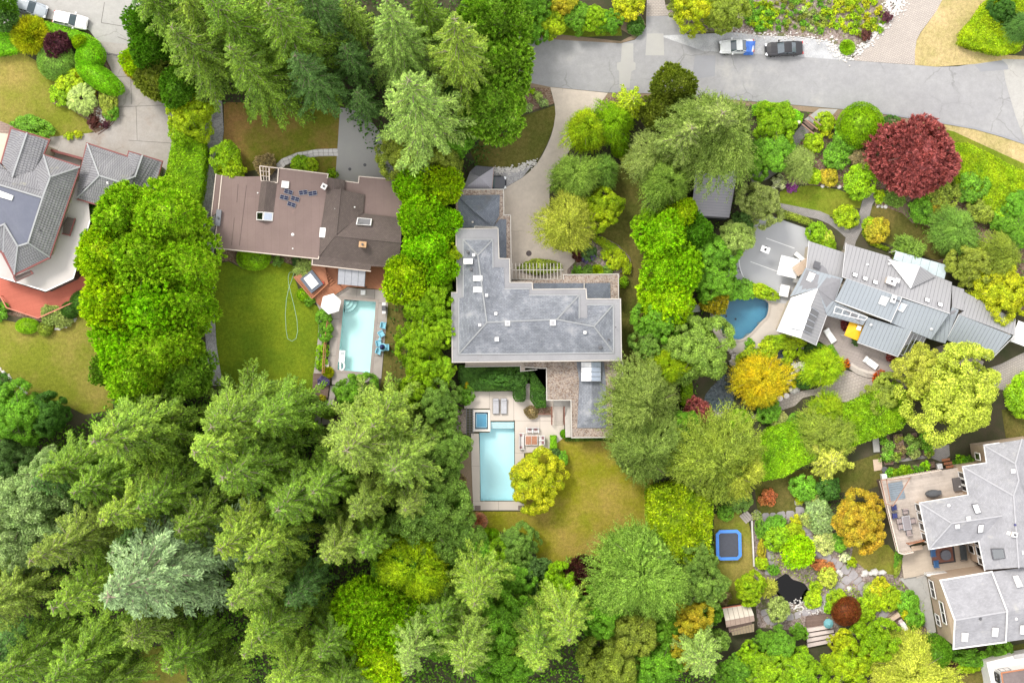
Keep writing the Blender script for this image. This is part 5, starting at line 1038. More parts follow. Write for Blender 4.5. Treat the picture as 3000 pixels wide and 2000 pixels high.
# hot tub lattice
lt=thing('lattice_screen','dark slatted arbour overlapping the left side of the square spa','trellis',P(*ZF(150,455)))
for x in (122,148,172): MB().bar(P(*ZF(x,350),2.3),P(*ZF(x,560),2.3),.07,.1).build('beam',M_DG,lt)
for k in range(9): MB().bar(P(*ZF(122,375+20*k),2.4),P(*ZF(178,375+20*k),2.4),.05,.07).build('slat',M_DG,lt)
for y in (365,550): MB().bar(P(*ZF(122,y),0),P(*ZF(122,y),2.3),.1).build('post',M_DG,lt)
pbx=thing('pebble_bed','square bed of brown pebbles left of the spa arbour','planter',P(*ZF(70,455))); MB().prism([tuple(P(*ZF(*p),.3)[:2]) for p in ((30,362),(122,362),(122,548),(30,548))],0,.3).build('pebble_fill',M_PEB,pbx)

# === pavilion over a parked car
pv=thing('carport_canopy','small dark metal hip canopy sheltering the black car','carport',P(*ZD(430,275)))
for f in ([(390,155,2.3),(567,172,2.3),(425,266,3.2),(330,215,2.9)],[(567,172,2.3),(548,392,2.3),(425,266,3.2)],[(548,392,2.3),(262,392,2.3),(425,266,3.2)],[(262,392,2.3),(330,215,2.3),(425,266,3.2)]):
    panel_roof(pv,ZD,f,M_METALD if f[0][0] != 390 else plain('shaded_dark_metal',(.12,.12,.14),.5),M_SEAM,.22,.02,.08)  # first slope takes a darker copy of the metal, shade put into its colour
trim(pv,ZD,[(567,170,2.26),(548,394,2.26)],plain('rusty_gutter',(.38,.26,.22),.7),.1,.12,name='gutter')
for x,y in ((545,190),(530,380),(290,380)): MB().bar(P(*ZD(x,y),0),P(*ZD(x,y),2.2),.1).build('post',M_DG,pv)
# === long shed roof under the big pine
sh=thing('metal_roof_shed','long shed with grey ribbed metal roof half hidden under the big pine','shed',P(1640,450))
shp=[(1655,385,3.2),(1693,392,3.2),(1675,508,2.8),(1588,502,2.8),(1600,395,3.2)]
walls(sh,None,[(1600,395),(1693,392),(1675,508),(1588,502)],2.9,0,M_DG,.3); qq=[P(*p) for p in ((1598,388,3.3),(1694,392,3.3),(1675,500,2.9),(1588,494,2.9))]; o=slab(MB(),qq,.15).build('roof',M_SEAM,sh)
for k in range(17):
    a,b=(k+.03)/17,(k+.93)/17; slab(MB(),[qq[0].lerp(qq[3],a)+Vector((0,0,.03)),qq[1].lerp(qq[2],a)+Vector((0,0,.03)),qq[1].lerp(qq[2],b)+Vector((0,0,.03)),qq[0].lerp(qq[3],b)+Vector((0,0,.03))],.025).build('roof_panel',M_METALD,o)

# === metal roofed house, right
hD=thing('metal_roofed_house','sprawling house with pale grey standing seam metal roofs around a round timber deck','house',P(2080,640))
for wp in ([(375,90),(700,190),(685,380),(345,325)],[(715,115),(1690,465),(1660,740),(1500,980),(920,780),(540,750),(210,590),(345,330),(690,420)],[(205,605),(455,525),(535,750),(440,1030),(85,900)],[(920,785),(1312,905),(1190,1135),(825,1008)],[(1690,500),(1800,530),(2262,805),(2262,945),(2040,1165),(1645,985),(1500,980),(1660,745)]):
    walls(hD,ZK,wp,3.2,0,M_CREAMW,.35)
PR=lambda f,m_=M_METAL,sp=.48,ang=None: panel_roof(hD,ZK,f,m_,M_SEAM,sp,.035,.16,ang=ang)  # darker base sheet shows as seam lines in the panel gaps
PR([(375,82,3.3),(702,188,3.3),(675,428,4.1),(480,385,4.1),(352,330,4.1)]); PR([(715,105,3.5),(1110,222,3.5),(1135,248,3.5),(1690,460,3.5),(1668,745,5.0),(680,412,5.0)])
PR([(1690,488,3.3),(1802,524,3.3),(1800,722,4.0),(1690,690,4.0)]); PR([(1802,548,3.3),(2268,800,3.3),(2265,948,4.3),(1752,756,4.3),(1802,722,4.0)])
PR([(1752,756,4.3),(2240,950,4.3),(2042,1172,3.1),(1638,986,3.1)],M_METALB); PR([(1690,688,4.0),(1752,715,4.0),(1628,1022,3.2),(1500,985,3.2),(1665,748,4.0)],M_METALB)
PR([(1205,605,4.9),(1665,745,4.9),(1500,985,4.0),(1125,832,4.1)],M_METALB); PR([(918,782,4.1),(1315,905,4.1),(1190,1142,3.1),(820,1010,3.1)],M_METALB)
PR([(345,328,4.6),(688,425,5.0),(612,640,4.5),(922,778,3.9),(872,855,3.6),(542,765,3.7),(452,520,4.8),(200,592,3.8)],M_METALB)
PR([(722,425,5.6),(1225,600,5.6),(1125,822,4.9),(615,632,4.9)],M_METALB); trim(hD,ZK,[(615,632,4.7),(1125,822,4.7),(1225,600,5.4)],M_WMETAL_SHEEN,.06,.5,name='clerestory')
roof(hD,ZK,[(1105,252,4.0),(1395,312,5.2),(1312,516,4.8)],M_WMETAL_SHEEN,.2,'gablet_roof'); PR([(1395,312,5.2),(1542,405,3.9),(1312,516,4.8)],M_METAL,.3)  # white on the first slope stands for the sky's reflection on grey metal
PR([(212,600,3.6),(458,518,4.9),(392,690,4.9),(300,970,4.9),(80,905,3.6)],M_WMETAL_SHEEN,.45); PR([(458,518,4.9),(542,752,3.6),(440,1036,3.6),(300,970,4.9)],M_METAL,.4)
wg=skylight(hD,ZK,[(268,662,4.28),(398,690,4.95),(325,902,4.95),(196,878,4.28)],M_WMETAL_SHEEN,M_SKYW,.1,.04,'conservatory_glazing'); wg2=skylight(hD,ZK,[(400,690,4.95),(466,732,4.5),(392,932,4.5),(327,902,4.95)],M_DG,M_DGLASS,.1,.04,'conservatory_glazing')
gb=MB()
for k in range(5): t=k/4; a=P(*ZK(268+(196-268)*t,662+216*t),4.45); b=P(*ZK(399+(326-399)*t,690+212*t),5.12); c_=P(*ZK(466-74*t,732+200*t),4.68); gb.bar(a,b,.06,.06).bar(b,c_,.06,.06)
gb.build('glazing_bar',plain('grey_bar',(.35,.37,.42),.5),hD)
for pl in ([(80,907,3.6),(212,600,3.6)],[(440,1038,3.6),(542,752,3.6)],[(80,907,3.6),(300,972,4.9),(440,1038,3.6)],[(715,103,3.5),(680,412,5.0),(1668,747,5.0)],[(820,1012,3.1),(1190,1144,3.1),(1316,905,4.1)],[(1125,832,4.1),(1215,640,4.9)],[(1752,756,4.3),(1638,988,3.1)],[(2268,800,3.3),(2265,948,4.3),(2042,1174,3.1)],[(375,80,3.3),(352,330,4.1)]): trim(hD,ZK,pl,plain('pale_flashing',(.55,.55,.56),.5),.07,.1,dz=.06)
for x,y in ((795,392),(888,426),(982,460),(1458,622),(1577,664)): skylight(hD,ZK,[(x-18,y-24,4.7),(x+26,y-8,4.7),(x+18,y+26,4.8),(x-26,y+8,4.8)],M_DG,M_SKYW,.25,.03)
skylight(hD,ZK,[(380,365,4.75),(436,385,4.75),(402,462,4.5),(348,440,4.5)],M_WHITE,M_SKYB,.15,.08); skylight(hD,ZK,[(1042,582,5.5),(1115,605,5.5),(1075,680,5.3),(1012,655,5.3)],M_WHITE,M_SKYB,.15,.08); skylight(hD,ZK,[(1222,648,4.9),(1278,668,4.9),(1235,735,4.6),(1182,712,4.6)],M_WHITE,M_SKYB,.15,.08)
chimney(hD,ZK,1135,450,4.6,1.1,.75,.9,plain('cream_chimney',(.55,.48,.42),.9),M_WHITE,-.35); vent(hD,ZK,1178,445,4.8,.5,M_WHITE,.6,M_WHITE,rz=-.35); chimney(hD,ZK,1153,615,5.2,.5,.8,.6,plain('cream_chimney',(.55,.48,.42),.9),M_WHITE,-.35)
vent(hD,ZK,1192,620,5.2,.5,M_DG,.3,M_DG,rz=-.35); vent(hD,ZK,438,302,3.9,.8,M_WHITE,.5,M_DG,rz=-.35,name='roof_unit')
for x,y,z in ((912,298,4.2),(945,850,4.2),(1500,890,4.4),(1112,292,4.0),(1262,363,4.6)): pipe_vent(hD,ZK,x,y,z,.09,M_WHITE,.35)
lw=thing('rooftop_trellis','white ladder like trellis lying along the metal roof above the yellow canopy','trellis',P(*ZK(760,740),4.2))
q=w3(ZK,[(620,680,4.75),(915,782,4.75),(890,812,4.6),(600,745,4.6)])
for a,b in ((q[0],q[1]),(q[0].lerp(q[3],.9),q[1].lerp(q[2],.9))): MB().bar(a,b,.08,.08).build('rail',M_WHITE,lw)
for k in range(5): MB().bar(q[0].lerp(q[1],k/4),q[3].lerp(q[2],k/4),.07,.07).build('rung',M_WHITE,lw)
gp=thing('glass_pergola','narrow glazed pergola at the end of the round timber deck','pergola',P(*ZK(1330,1040)))
q=w3(ZK,[(1305,918,2.9),(1455,962,2.9),(1332,1168,2.6),(1215,1118,2.6)])
for k in range(5): MB().bar(q[0].lerp(q[1],k/4),q[3].lerp(q[2],k/4),.08,.1).build('rafter',M_WHITE,gp)
for a,b in ((q[0],q[1]),(q[3],q[2])): MB().bar(a-Vector((0,0,.1)),b-Vector((0,0,.1)),.08,.1).build('beam',M_WHITE,gp)
for p in (q[2],q[3]): MB().bar((p.x,p.y,0),p-Vector((0,0,.12)),.1).build('post',M_WHITE,gp)
slab(MB(),[p+Vector((0,0,.07)) for p in q],.015).build('glass_roof',glassy('clear_glass',(.75,.80,.82),.05,.15),gp)
gr=thing('glass_canopy','pale blue glass canopy north of the gablet roof painted white with sky sheen','canopy',P(*ZK(1420,290)))
q=w3(ZK,[(1175,172,2.8),(1652,305,2.8),(1622,432,2.9),(1150,250,2.9)])
for k in range(6): slab(MB(),[q[0].lerp(q[1],(k+.01)/6),q[0].lerp(q[1],(k+.98)/6),q[3].lerp(q[2],(k+.98)/6),q[3].lerp(q[2],(k+.01)/6)],.03).build('glass_panel',plain('pale_blue_glass',(.44,.52,.55),.12,0,.8),gr)
for p in q[:2]: MB().bar((p.x,p.y,0),p-Vector((0,0,.05)),.1).build('post',M_WHITE,gr)
rdk=thing('round_deck','grey brown semicircular timber deck with curved steps behind the metal roofed house','deck',P(1990,800))
arc=[(1320,1180),(1280,1235),(1200,1290),(1100,1330),(1010,1320),(900,1300),(800,1240),(735,1195)]
dprism(rdk,ZK,[(430,1030),(542,760),(900,780),(1320,900),(1330,1165)]+arc+[(700,1235),(560,1060),(470,1000)],0,.55,M_DECKG,ang=-.32)
for k in range(3):
    pts=[(760,1222),(830,1268 ),(920,1298),(1000,1305)]; q=[P(*ZK(x-3*k,y+16*k-12),.5-.15*k) for x,y in pts]; m=MB()
    for i in range(3): m.bar(q[i],q[i+1],.38,.15)
    m.build('step',M_TERR,rdk)
m=MB(); q=[P(*ZK(*p),.6) for p in [(1325,1175),(1290,1230),(1210,1285),(1130,1320),(1060,1335)]]
for i in range(4): m.bar(q[i],q[i+1],.4,.1)
m.build('edge_kerb',M_TERR,rdk)

# === grey shingled house, lower right
hE=thing('grey_shingle_house','large pale grey shingled hip roofed house with tan walls at the right edge','house',P(2230,1200))
eE=[(1500,250),(1670,225),(2200,150),(2200,1750),(1510,1680),(1440,1345),(870,1440),(760,910),(1320,815),(1255,495),(1530,450)]
walls(hE,ZL,eE,5.9,0,M_TANW,.35)
for f in ([(1500,250,6),(1860,460,7.2),(1900,650,7.4),(1840,830,7.6),(1255,495,6),(1530,450,6)],[(1500,250,6),(1670,225,6),(1935,185,6.2),(1860,460,7.2)],[(1860,460,7.2),(1935,185,6.2),(2250,140,6),(2250,1650,6.5),(1900,1650,7.6),(1870,1050,7.6),(1840,830,7.6),(1900,650,7.4)],
          [(1255,495,6),(1840,830,7.6),(1870,1050,7.6),(1700,1060,7.3),(1320,815,6)],[(760,910,6),(1320,815,6),(1700,1060,7.3),(1130,1145,7.3)],[(760,910,6),(1130,1145,7.3),(870,1440,6)],[(870,1440,6),(1130,1145,7.3),(1700,1060,7.3),(1440,1345,6)],[(1440,1345,6),(1700,1060,7.3),(1870,1050,7.6),(1900,1650,7.6),(1510,1680,6)]): roof(hE,ZL,f,M_SHE,.2)
for r in ([(1500,250,6.04),(1860,460,7.25),(1900,650,7.45),(1840,830,7.65),(1255,495,6.04)],[(760,910,6.04),(1130,1145,7.35),(870,1440,6.04)],[(1130,1145,7.35),(1700,1060,7.35)],[(1860,460,7.25),(1935,185,6.25)],[(1840,830,7.65),(1900,1650,7.65)]): trim(hE,ZL,r,plain('shingle_ridge',(.36,.36,.38),.85),.18,.06,name='ridge_cap')
trim(hE,ZL,[(1670,223,5.94),(1498,247,5.94),(1528,450,5.94),(1252,493,5.94),(1318,818,5.94),(757,910,5.94),(868,1444,5.94),(1438,1348,5.94),(1508,1684,5.94)],M_WHITE,.12,.14,name='gutter')
for x,y,s_ in ((1315,1087,20),(1187,1178,18),(1825,543,22),(1797,964,22),(1915,1478,20)): vent(hE,ZL,x,y,7.1,.5,M_WHITE,.3,M_WHITE,rz=.1)
skylight(hE,ZL,[(1357,925,6.8),(1425,915,6.8),(1465,1025,7.0),(1400,1038,7.0)],M_DG,M_SKYW,.15,.07); skylight(hE,ZL,[(1430,1158,6.9),(1495,1148,6.9),(1488,1248,6.5),(1422,1260,6.5)],M_DG,M_SKYW,.15,.07); skylight(hE,ZL,[(1575,1435,6.7),(1725,1430,7.0),(1745,1545,7.0),(1600,1560,6.7)],M_DG,M_LGLASS,.15,.1)
chimney(hE,ZL,1850,1275,7.3,.6,.5,.5,plain('cream_chimney',(.55,.48,.42),.9),M_WHITE,-.2); pipe_vent(hE,ZL,1850,1160,7.5,.14,M_NAVY,.3); pipe_vent(hE,ZL,1095,940,6.5,.12,M_WHITE,.3); vent(hE,ZL,1778,1255,7.3,.6,M_WHITE,.3,rz=-.4)
def wwin(parent,Z,a,b,zr,specs,frame=M_WHITE,pane=M_DGLASS,ins=.35,mull=1):
    A,B=P(*Z(*a),zr),P(*Z(*b),zr); A,B=Vector((A.x,A.y)),Vector((B.x,B.y)); t=(B-A).normalized(); nn=Vector((t.y,-t.x)); c=Vector(P(2230,1200)[:2]) if Z is not ZM else Vector(P(2250,1430)[:2])
    if nn.dot(A-c)<0: nn=-nn
    L=(B-A).length; A=A-nn*ins; 
    for u0,u1,z0,z1 in specs: window(parent,tuple(A+t*L*u0),tuple(A+t*L*u1),z0,z1,frame,pane,tuple(nn),mull)
wwin(hE,ZL,(1255,495),(1320,815),5.9,[(.28,.48,2.9,4.9),(.52,.72,2.9,4.9),(.76,.95,2.9,4.9)],mull=0); wwin(hE,ZL,(760,910),(870,1440),5.9,[(.08,.24,2.9,4.8),(.28,.45,2.9,4.8),(.50,.66,2.9,4.8),(.72,.90,2.9,4.8)],mull=0)
wwin(hE,ZL,(1440,1345),(1510,1680),5.9,[(.05,.28,.6,2.4),(.36,.64,.6,2.4),(.05,.24,3.3,4.9),(.3,.62,3.3,4.9),(.68,.92,3.3,4.9)],mull=0); wwin(hE,ZL,(1500,250),(1530,450),5.9,[(.5,.9,3.2,4.8)],mull=0)
hE2=thing('gabled_annex','gabled wing of pale grey shingle with white framed windows in its tan end wall','house',P(2240,1440))
eM=[(1000,390),(1165,845),(1150,1170),(1750,1090),(2200,1030),(2200,210),(1590,290)]
walls(hE2,ZM,[(1000,390),(1080,780),(1150,1170),(2200,1030),(2200,210)],6.0,0,M_TANW,.25,zr=6.2)
for f in ([(1000,390,6.2),(1590,290,6.2),(1765,745,7.6),(1165,845,7.6)],[(1165,845,7.6),(1765,745,7.6),(1750,1090,6.2),(1150,1170,6.2)],[(1594,292,6.3),(2200,205,6.3),(2200,680,7.75),(1770,748,7.75)],[(1770,748,7.75),(2200,680,7.75),(2200,1030,6.3),(1752,1094,6.3)]): roof(hE2,ZM,f,M_SHE,.2)
gw=MB(); a,b,c_=P(*ZM(1010,392),6.0),P(*ZM(1172,845),7.4),P(*ZM(1158,1165),6.0); gw.face([a,b,c_]); gw.build('gable_wall',M_TANW,hE2)
trim(hE2,ZM,[(1590,288,6.2),(996,388,6.2),(1163,845,7.6),(1148,1174,6.2),(1750,1094,6.2)],M_WHITE,.16,.18,name='bargeboard'); trim(hE2,ZM,[(1590,290,6.36),(1767,746,7.8),(1750,1096,6.36)],M_WHITE,.14,.14,name='bargeboard'); trim(hE2,ZM,[(1165,845,7.62),(1765,745,7.62)],plain('shingle_ridge',(.36,.36,.38),.85),.2,.08,name='ridge_cap')
wwin(hE2,ZM,(1000,390),(1150,1170),6.1,[(.10,.36,1.0,2.6),(.36,.68,3.6,5.0),(.62,.78,.9,2.4)],mull=1,ins=.12)
for pl in ([(1245,990,7.05),(1318,992,7.05),(1310,1092,6.6),(1242,1088,6.6)],[(1600,930,7.15),(1665,935,7.15),(1655,1035,6.7),(1592,1030,6.7)],[(1830,340,6.8),(1885,330,6.8),(1945,455,7.2),(1880,468,7.2)],[(1920,905,7.3),(2000,905,7.3),(1995,1005,6.85),(1915,1005,6.85)]): skylight(hE2,ZM,pl,M_WHITE,plain('pale_blind',(.62,.64,.62),.4),.15,.06)
pipe_vent(hE2,ZM,1458,828,7.5,.12,M_DG,.3); pipe_vent(hE2,ZM,1870,830,7.4,.1,M_WHITE,.3)
# decks of that house
dE=thing('weathered_deck','long weathered timber deck with white railing round the shingled house','deck',P(*ZL(800,800)))
dprism(dE,ZL,[(320,655),(1250,500),(1318,815),(720,905),(700,930),(820,1340),(640,1400),(690,1480),(580,1500),(520,1480)],2.55,2.9,M_DECKW,ang=.16)
dprism(dE,ZL,[(330,670),(1240,515),(1300,800),(740,900),(820,1330),(560,1440)],0,2.54,M_WOODD,'substructure')
def railing(parent,Z,pts,z,h,mat,post=1.2,bal=0,name='railing',w=.1):
    m=MB(); q=[P(*(Z(*p) if Z else p),z+h) for p in pts]
    for i in range(len(q)-1):
        m.bar(q[i],q[i+1],w,.06); m.bar(q[i]-Vector((0,0,h*.85)),q[i+1]-Vector((0,0,h*.85)),w*.5,.05); L=(q[i+1]-q[i]).length; n=max(1,int(L/post))
        for k in range(n+1): p=q[i].lerp(q[i+1],k/n); m.bar(p-Vector((0,0,h)),p,.09)
        if bal:
            n=int(L/bal)
            for k in range(n): p=q[i].lerp(q[i+1],k/n); m.bar(p-Vector((0,0,h*.85)),p,.03)
    return m.build(name,mat,parent)
railing(dE,ZL,[(320,655),(520,1480),(580,1500),(690,1475)],2.9,1.0,plain('cream_rail',(.56,.47,.40),.7),1.2,.3,w=.16); railing(dE,ZL,[(320,655),(1010,535)],2.9,1.0,plain('cream_rail',(.56,.47,.40),.7),1.2,.3); railing(dE,ZL,[(640,1385),(815,1345)],2.9,1.0,M_WOODO,1,.18)
for k in range(8): MB().bar(P(*ZL(672+15*k,1410-2.5*k),2.6-.2*k),P(*ZL(682+15*k,1462-2.5*k),2.6-.2*k),.22,.05).build('stair_tread',M_WOODP,dE)
prg=thing('deck_arbour','triangular brown timber arbour over the blue grey panel at the deck corner','pergola',P(*ZL(480,770)))
for a,b in (((320,650),(650,628)),((650,628),(455,945)),((320,650),(370,920)),((370,920),(455,945)),((380,640),(425,900))): MB().bar(P(*ZL(*a),5.0),P(*ZL(*b),5.0),.1,.14).build('beam',plain('brown_beam',(.30,.17,.12),.7),prg)
for p in ((320,650),(650,628),(455,945)): MB().bar(P(*ZL(*p),2.9),P(*ZL(*p),5.0),.12).build('post',plain('brown_beam',(.3,.17,.12),.7),prg)
q=w3(ZL,[(385,690,3.0),(560,660,3.0),(600,860,3.0),(430,890,3.0)])
for k in range(8): slab(MB(),[q[0].lerp(q[3],(k+.05)/8),q[1].lerp(q[2],(k+.05)/8),q[1].lerp(q[2],(k+.93)/8),q[0].lerp(q[3],(k+.93)/8)],.06).build('slat',plain('blue_grey_slat',(.20,.24,.28),.6),prg)
dE2=thing('paved_terrace','tan paved terrace with two blue chairs under the shingled house','terrace',P(*ZM(850,200)))
q=lambda *pp: [ZM(*p) for p in pp]
dprism(dE2,ZM,[(540,90),(860,-30),(1340,-60),(1400,180),(1500,270),(1290,290),(830,310),(720,345),(580,368)],0,.35,bricky('tan_deck',(.47,.40,.32),(.43,.365,.295),(.33,.28,.225),.9,.14,.01,.07,.5,.85,.1),'paving',.14)
for k in range(2): dprism(dE2,ZM,[(720,345-22+22*k),(830,308-18+20*k),(838,328-18+20*k),(725,366-22+22*k)],0,.22-.12*k,M_TERR,'step')
for a,b,h in (((825,315),(1285,285),1.6),((1340,290),(1500,262),1.6)): 
    o=MB().bar(P(*ZM(*a),h/2),P(*ZM(*b),h/2),.3,h).build('parapet',M_WHITE,dE2)
M_SHEDT=M_WOODD
wdk=thing('brown_deck','dark brown low timber deck with the white covered grill near the lower right corner','deck',P(*ZM(650,950)))
dprism(wdk,ZM,[(340,850),(545,740),(700,860),(840,930),(850,1040),(760,1080),(600,1210),(540,1120),(440,960)],0,.3,M_WOODD,ang=.15)
roof(wdk,ZM,[(400,840,.75),(520,760,.75),(545,800,.75),(415,885,.75)],M_WOODP,.5,'bench'); roof(wdk,ZM,[(700,1070,.5),(830,1035,.5),(770,1180,.5),(600,1210,.5),(610,1140,.5)],M_WOODO,.3,'ramp')
# white house in the corner
hF=thing('white_house','white rendered house corner with black framed windows at the bottom right corner','house',P(*ZM(1900,1560)))
walls(hF,ZM,[(1700,1450),(2200,1370),(2200,1800),(1760,1900)],5.6,0,M_WHITE,.1,zr=5.6); roof(hF,ZM,[(1700,1450,5.6),(2200,1370,5.6),(2200,1800,5.6),(1760,1900,5.6)],mottled('brown_grey_roof',(.19,.155,.15)),.2); trim(hF,ZM,[(1760,1900,5.66),(1700,1450,5.66),(2200,1370,5.66)],M_WOODO,.16,.1)
dprism(hF,ZM,[(1530,1330),(1850,1250),(1850,1275),(2200,1220),(2200,1420),(1740,1450),(1600,1700),(1580,1560)],0,2.8,M_WHITE,'lower_storey'); roof(hF,ZM,[(1840,1245,3.0),(2200,1180,3.0),(2200,1240,3.0),(1850,1290,3.0)],plain('grey_ledge',(.42,.42,.42),.7),.3,'ledge')
wwin(hF,ZM,(1700,1450),(1760,1900),5.5,[(.08,.3,3.4,4.8),(.08,.26,.8,2.2),(.4,.6,3.4,4.8)],M_BLK,M_DGLASS,ins=-.06); wwin(hF,ZM,(2200,1370),(1700,1450),5.5,[(.72,.95,3.6,4.8)],M_BLK,M_DGLASS,ins=-.06)
# small garden shed
gs=thing('garden_shed','small brown wooden garden shed with pale panelled roof near the lime shrubs','shed',P(*ZN(600,900)))
q1=[(425,785,2.2),(612,755,2.2),(735,850,2.9),(450,905,2.9)]
walls(gs,ZN,[(430,790),(725,770),(745,985),(480,1060)],2.2,0,M_WOODD,.15)
panel_roof(gs,ZN,[(418,788,2.3),(700,745,2.3),(745,860,3.0),(445,918,3.0)],plain('pale_shed_roof',(.50,.45,.38),.8),M_WOODD,.62,.05,.1); trim(gs,ZN,[(415,784,2.3),(700,740,2.3)],plain('red_edge',(.36,.10,.05),.7),.12,.12)
panel_roof(gs,ZN,[(445,920,3.0),(745,862,3.0),(750,920,2.7),(455,985,2.7)],mottled('mossy_roof',(.36,.27,.22),(.28,.21,.17),2,.2),M_WOODD,.6,.04,.1)
panel_roof(gs,ZN,[(500,1008,2.0),(745,945,2.0),(745,1030,1.8),(520,1070,1.8)],plain('olive_board',(.24,.19,.12),.85),M_DG,.38,.04,.1,name='lean_to_roof')
sb=thing('stair_bleachers','four pale timber terraces stepping down beside the red dome shrub','garden steps',P(*ZN(1430,1080)))
dprism(sb,ZN,[(1290,880),(1540,840),(1560,960),(1290,990)],0,.3,M_WOODD,'landing',.1)
for k in range(4): dprism(sb,ZN,[(1290+4*k,1000+52*k),(1560+14*k,960+48*k),(1566+14*k,992+48*k),(1294+4*k,1040+52*k)],0,.75-.08*k,mottled('bleached_board',(.56,.48,.44),(.50,.43,.40),1,.08),'bench_board')
# ---------------------------------------------------------------- trees, hedges, shrubs
def T(rows,cat='tree',group=None):
    for r in rows: tree(*r[:7],cat=cat,group=group,**(r[7] if len(r)>7 else {}))
A4=dict(a=.42)
# upper wood between the two top roads
T([('conifL','conif',395,40,92,20,'green fir at the left edge of the upper wood above the yellow edged hedge',A4),
   ('conifL','conifY',475,30,95,23,'yellow tipped fir second from the left along the top edge of the upper wood',A4),
   ('conifL','conif',478,140,90,20,'green fir hanging over the grey gravel driveway',A4),
   ('conifL','conif',565,90,98,25,'large green fir in the middle of the upper wood',A4),
   ('conifL','conif',600,185,90,21,'green fir drooping over the lawn with the curved white path',A4),
   ('conifL','conifY',640,20,92,25,'yellow tipped fir at the top edge above the curved white path',A4),
   ('conifL','conif',690,110,98,24,'large green fir above the asphalt driveway',A4),
   ('conifL','conifD',725,190,72,18,'dark fir at the lower right corner of the upper left wood',A4),
   ('conifL','conifD',745,40,78,22,'dark fir at the top edge right of the yellow tipped one',A4),
   ('conifM','conifO',822,60,45,20,'thin olive fir with bare brown branches beside the pale green spruce',A4),
   ('conifM','conifD',815,150,48,16,'small dark fir in the gap left of the big drooping fir',A4),
   ('conifM','conifD',838,240,42,13,'small dark fir over the top of the asphalt driveway',A4),
   ('conifL','conifL',888,0,92,25,'pale green spruce with its tip at the top edge of the picture'),
   ('conifL','conifL',908,110,75,18,'pale green spruce directly behind the big drooping fir',A4),
   ('conifL','conifL',938,184,132,26,'big light green fir with a grey bare tip near the upper middle',dict(rot=20)),
   ('conifL','conifY',1044,44,118,26,'yellow olive fir with pale bare top left of the road end',dict(rot=70)),
   ('conifL','conif',985,55,62,17,'dark green fir between the pale spruce and the yellow olive fir',A4),
   ('tuftL','conif',1140,45,78,17,'dense green cedar at the top edge beside the road end'),
   ('tuftL','conif',1150,150,74,16,'dense green cedar whose edge hides the left end of the road'),
   ('tuftL','conif',1130,248,76,15,'dense green cedar above the shaded front lawn'),
   ('tuftL','conifD',1070,190,62,14,'dark cedar in the shade behind the big light green fir'),
   ('broadL','olive',925,350,58,8,'olive leaved tree over the right side of the asphalt driveway'),
   ('broadL','olive',1010,355,52,8,'grey olive tree above the lime hedge row'),
   ('broadL','green',1050,322,42,8,'round green tree left of the dark metal carport canopy'),
   ('conifL','conifD',300+40,-30,60,22,'dark fir cut by the top edge at the far left of the upper wood',A4)],group=None)
# by the left driveway
T([('tuftL','green',335,62,42,8,'green cedar beside the top left road'),('tuftL','limeY',318,142,36,6,'tall shrub with golden outer edge beside the driveway gate'),
   ('tuftL','green',352,122,45,9,'green cedar right of the golden edged shrub'),('tuftL','olive',362,178,52,7,'olive green cedar overhanging the left driveway'),
   ('tuftL','green',410,205,50,8,'dark green cedar below the wood edge'),('broadL','limeY',440,262,54,6,'bright lime tree at the head of the clipped hedge'),
   ('broadM','lime',425,305,34,4.5,'small lime tree joining the clipped hedge')])
T([('spikyM','gold',312,150,30,4,'golden feathery shrub at the edge of the driveway by the gate')],cat='shrub')
hedge('lime',[(395,322),(462,318),(470,345),(462,430),(450,482),(425,490),(372,478),(372,440)],2.6,'long bright green clipped hedge between the driveway and the gravel lane',90,.17,.1,0)
hedge('hedge',[(100,48),(130,55),(165,66),(200,78),(222,92),(222,108),(205,106),(165,92),(140,82),(112,72),(98,66)],1.7,'green clipped hedge beside the parked white car',110,.13)
hedge('hedge',[(-20,72),(20,74),(42,84),(46,108),(30,118),(-20,126)],1.6,'green clipped hedge at the left picture edge above the dry lawn',110,.13)
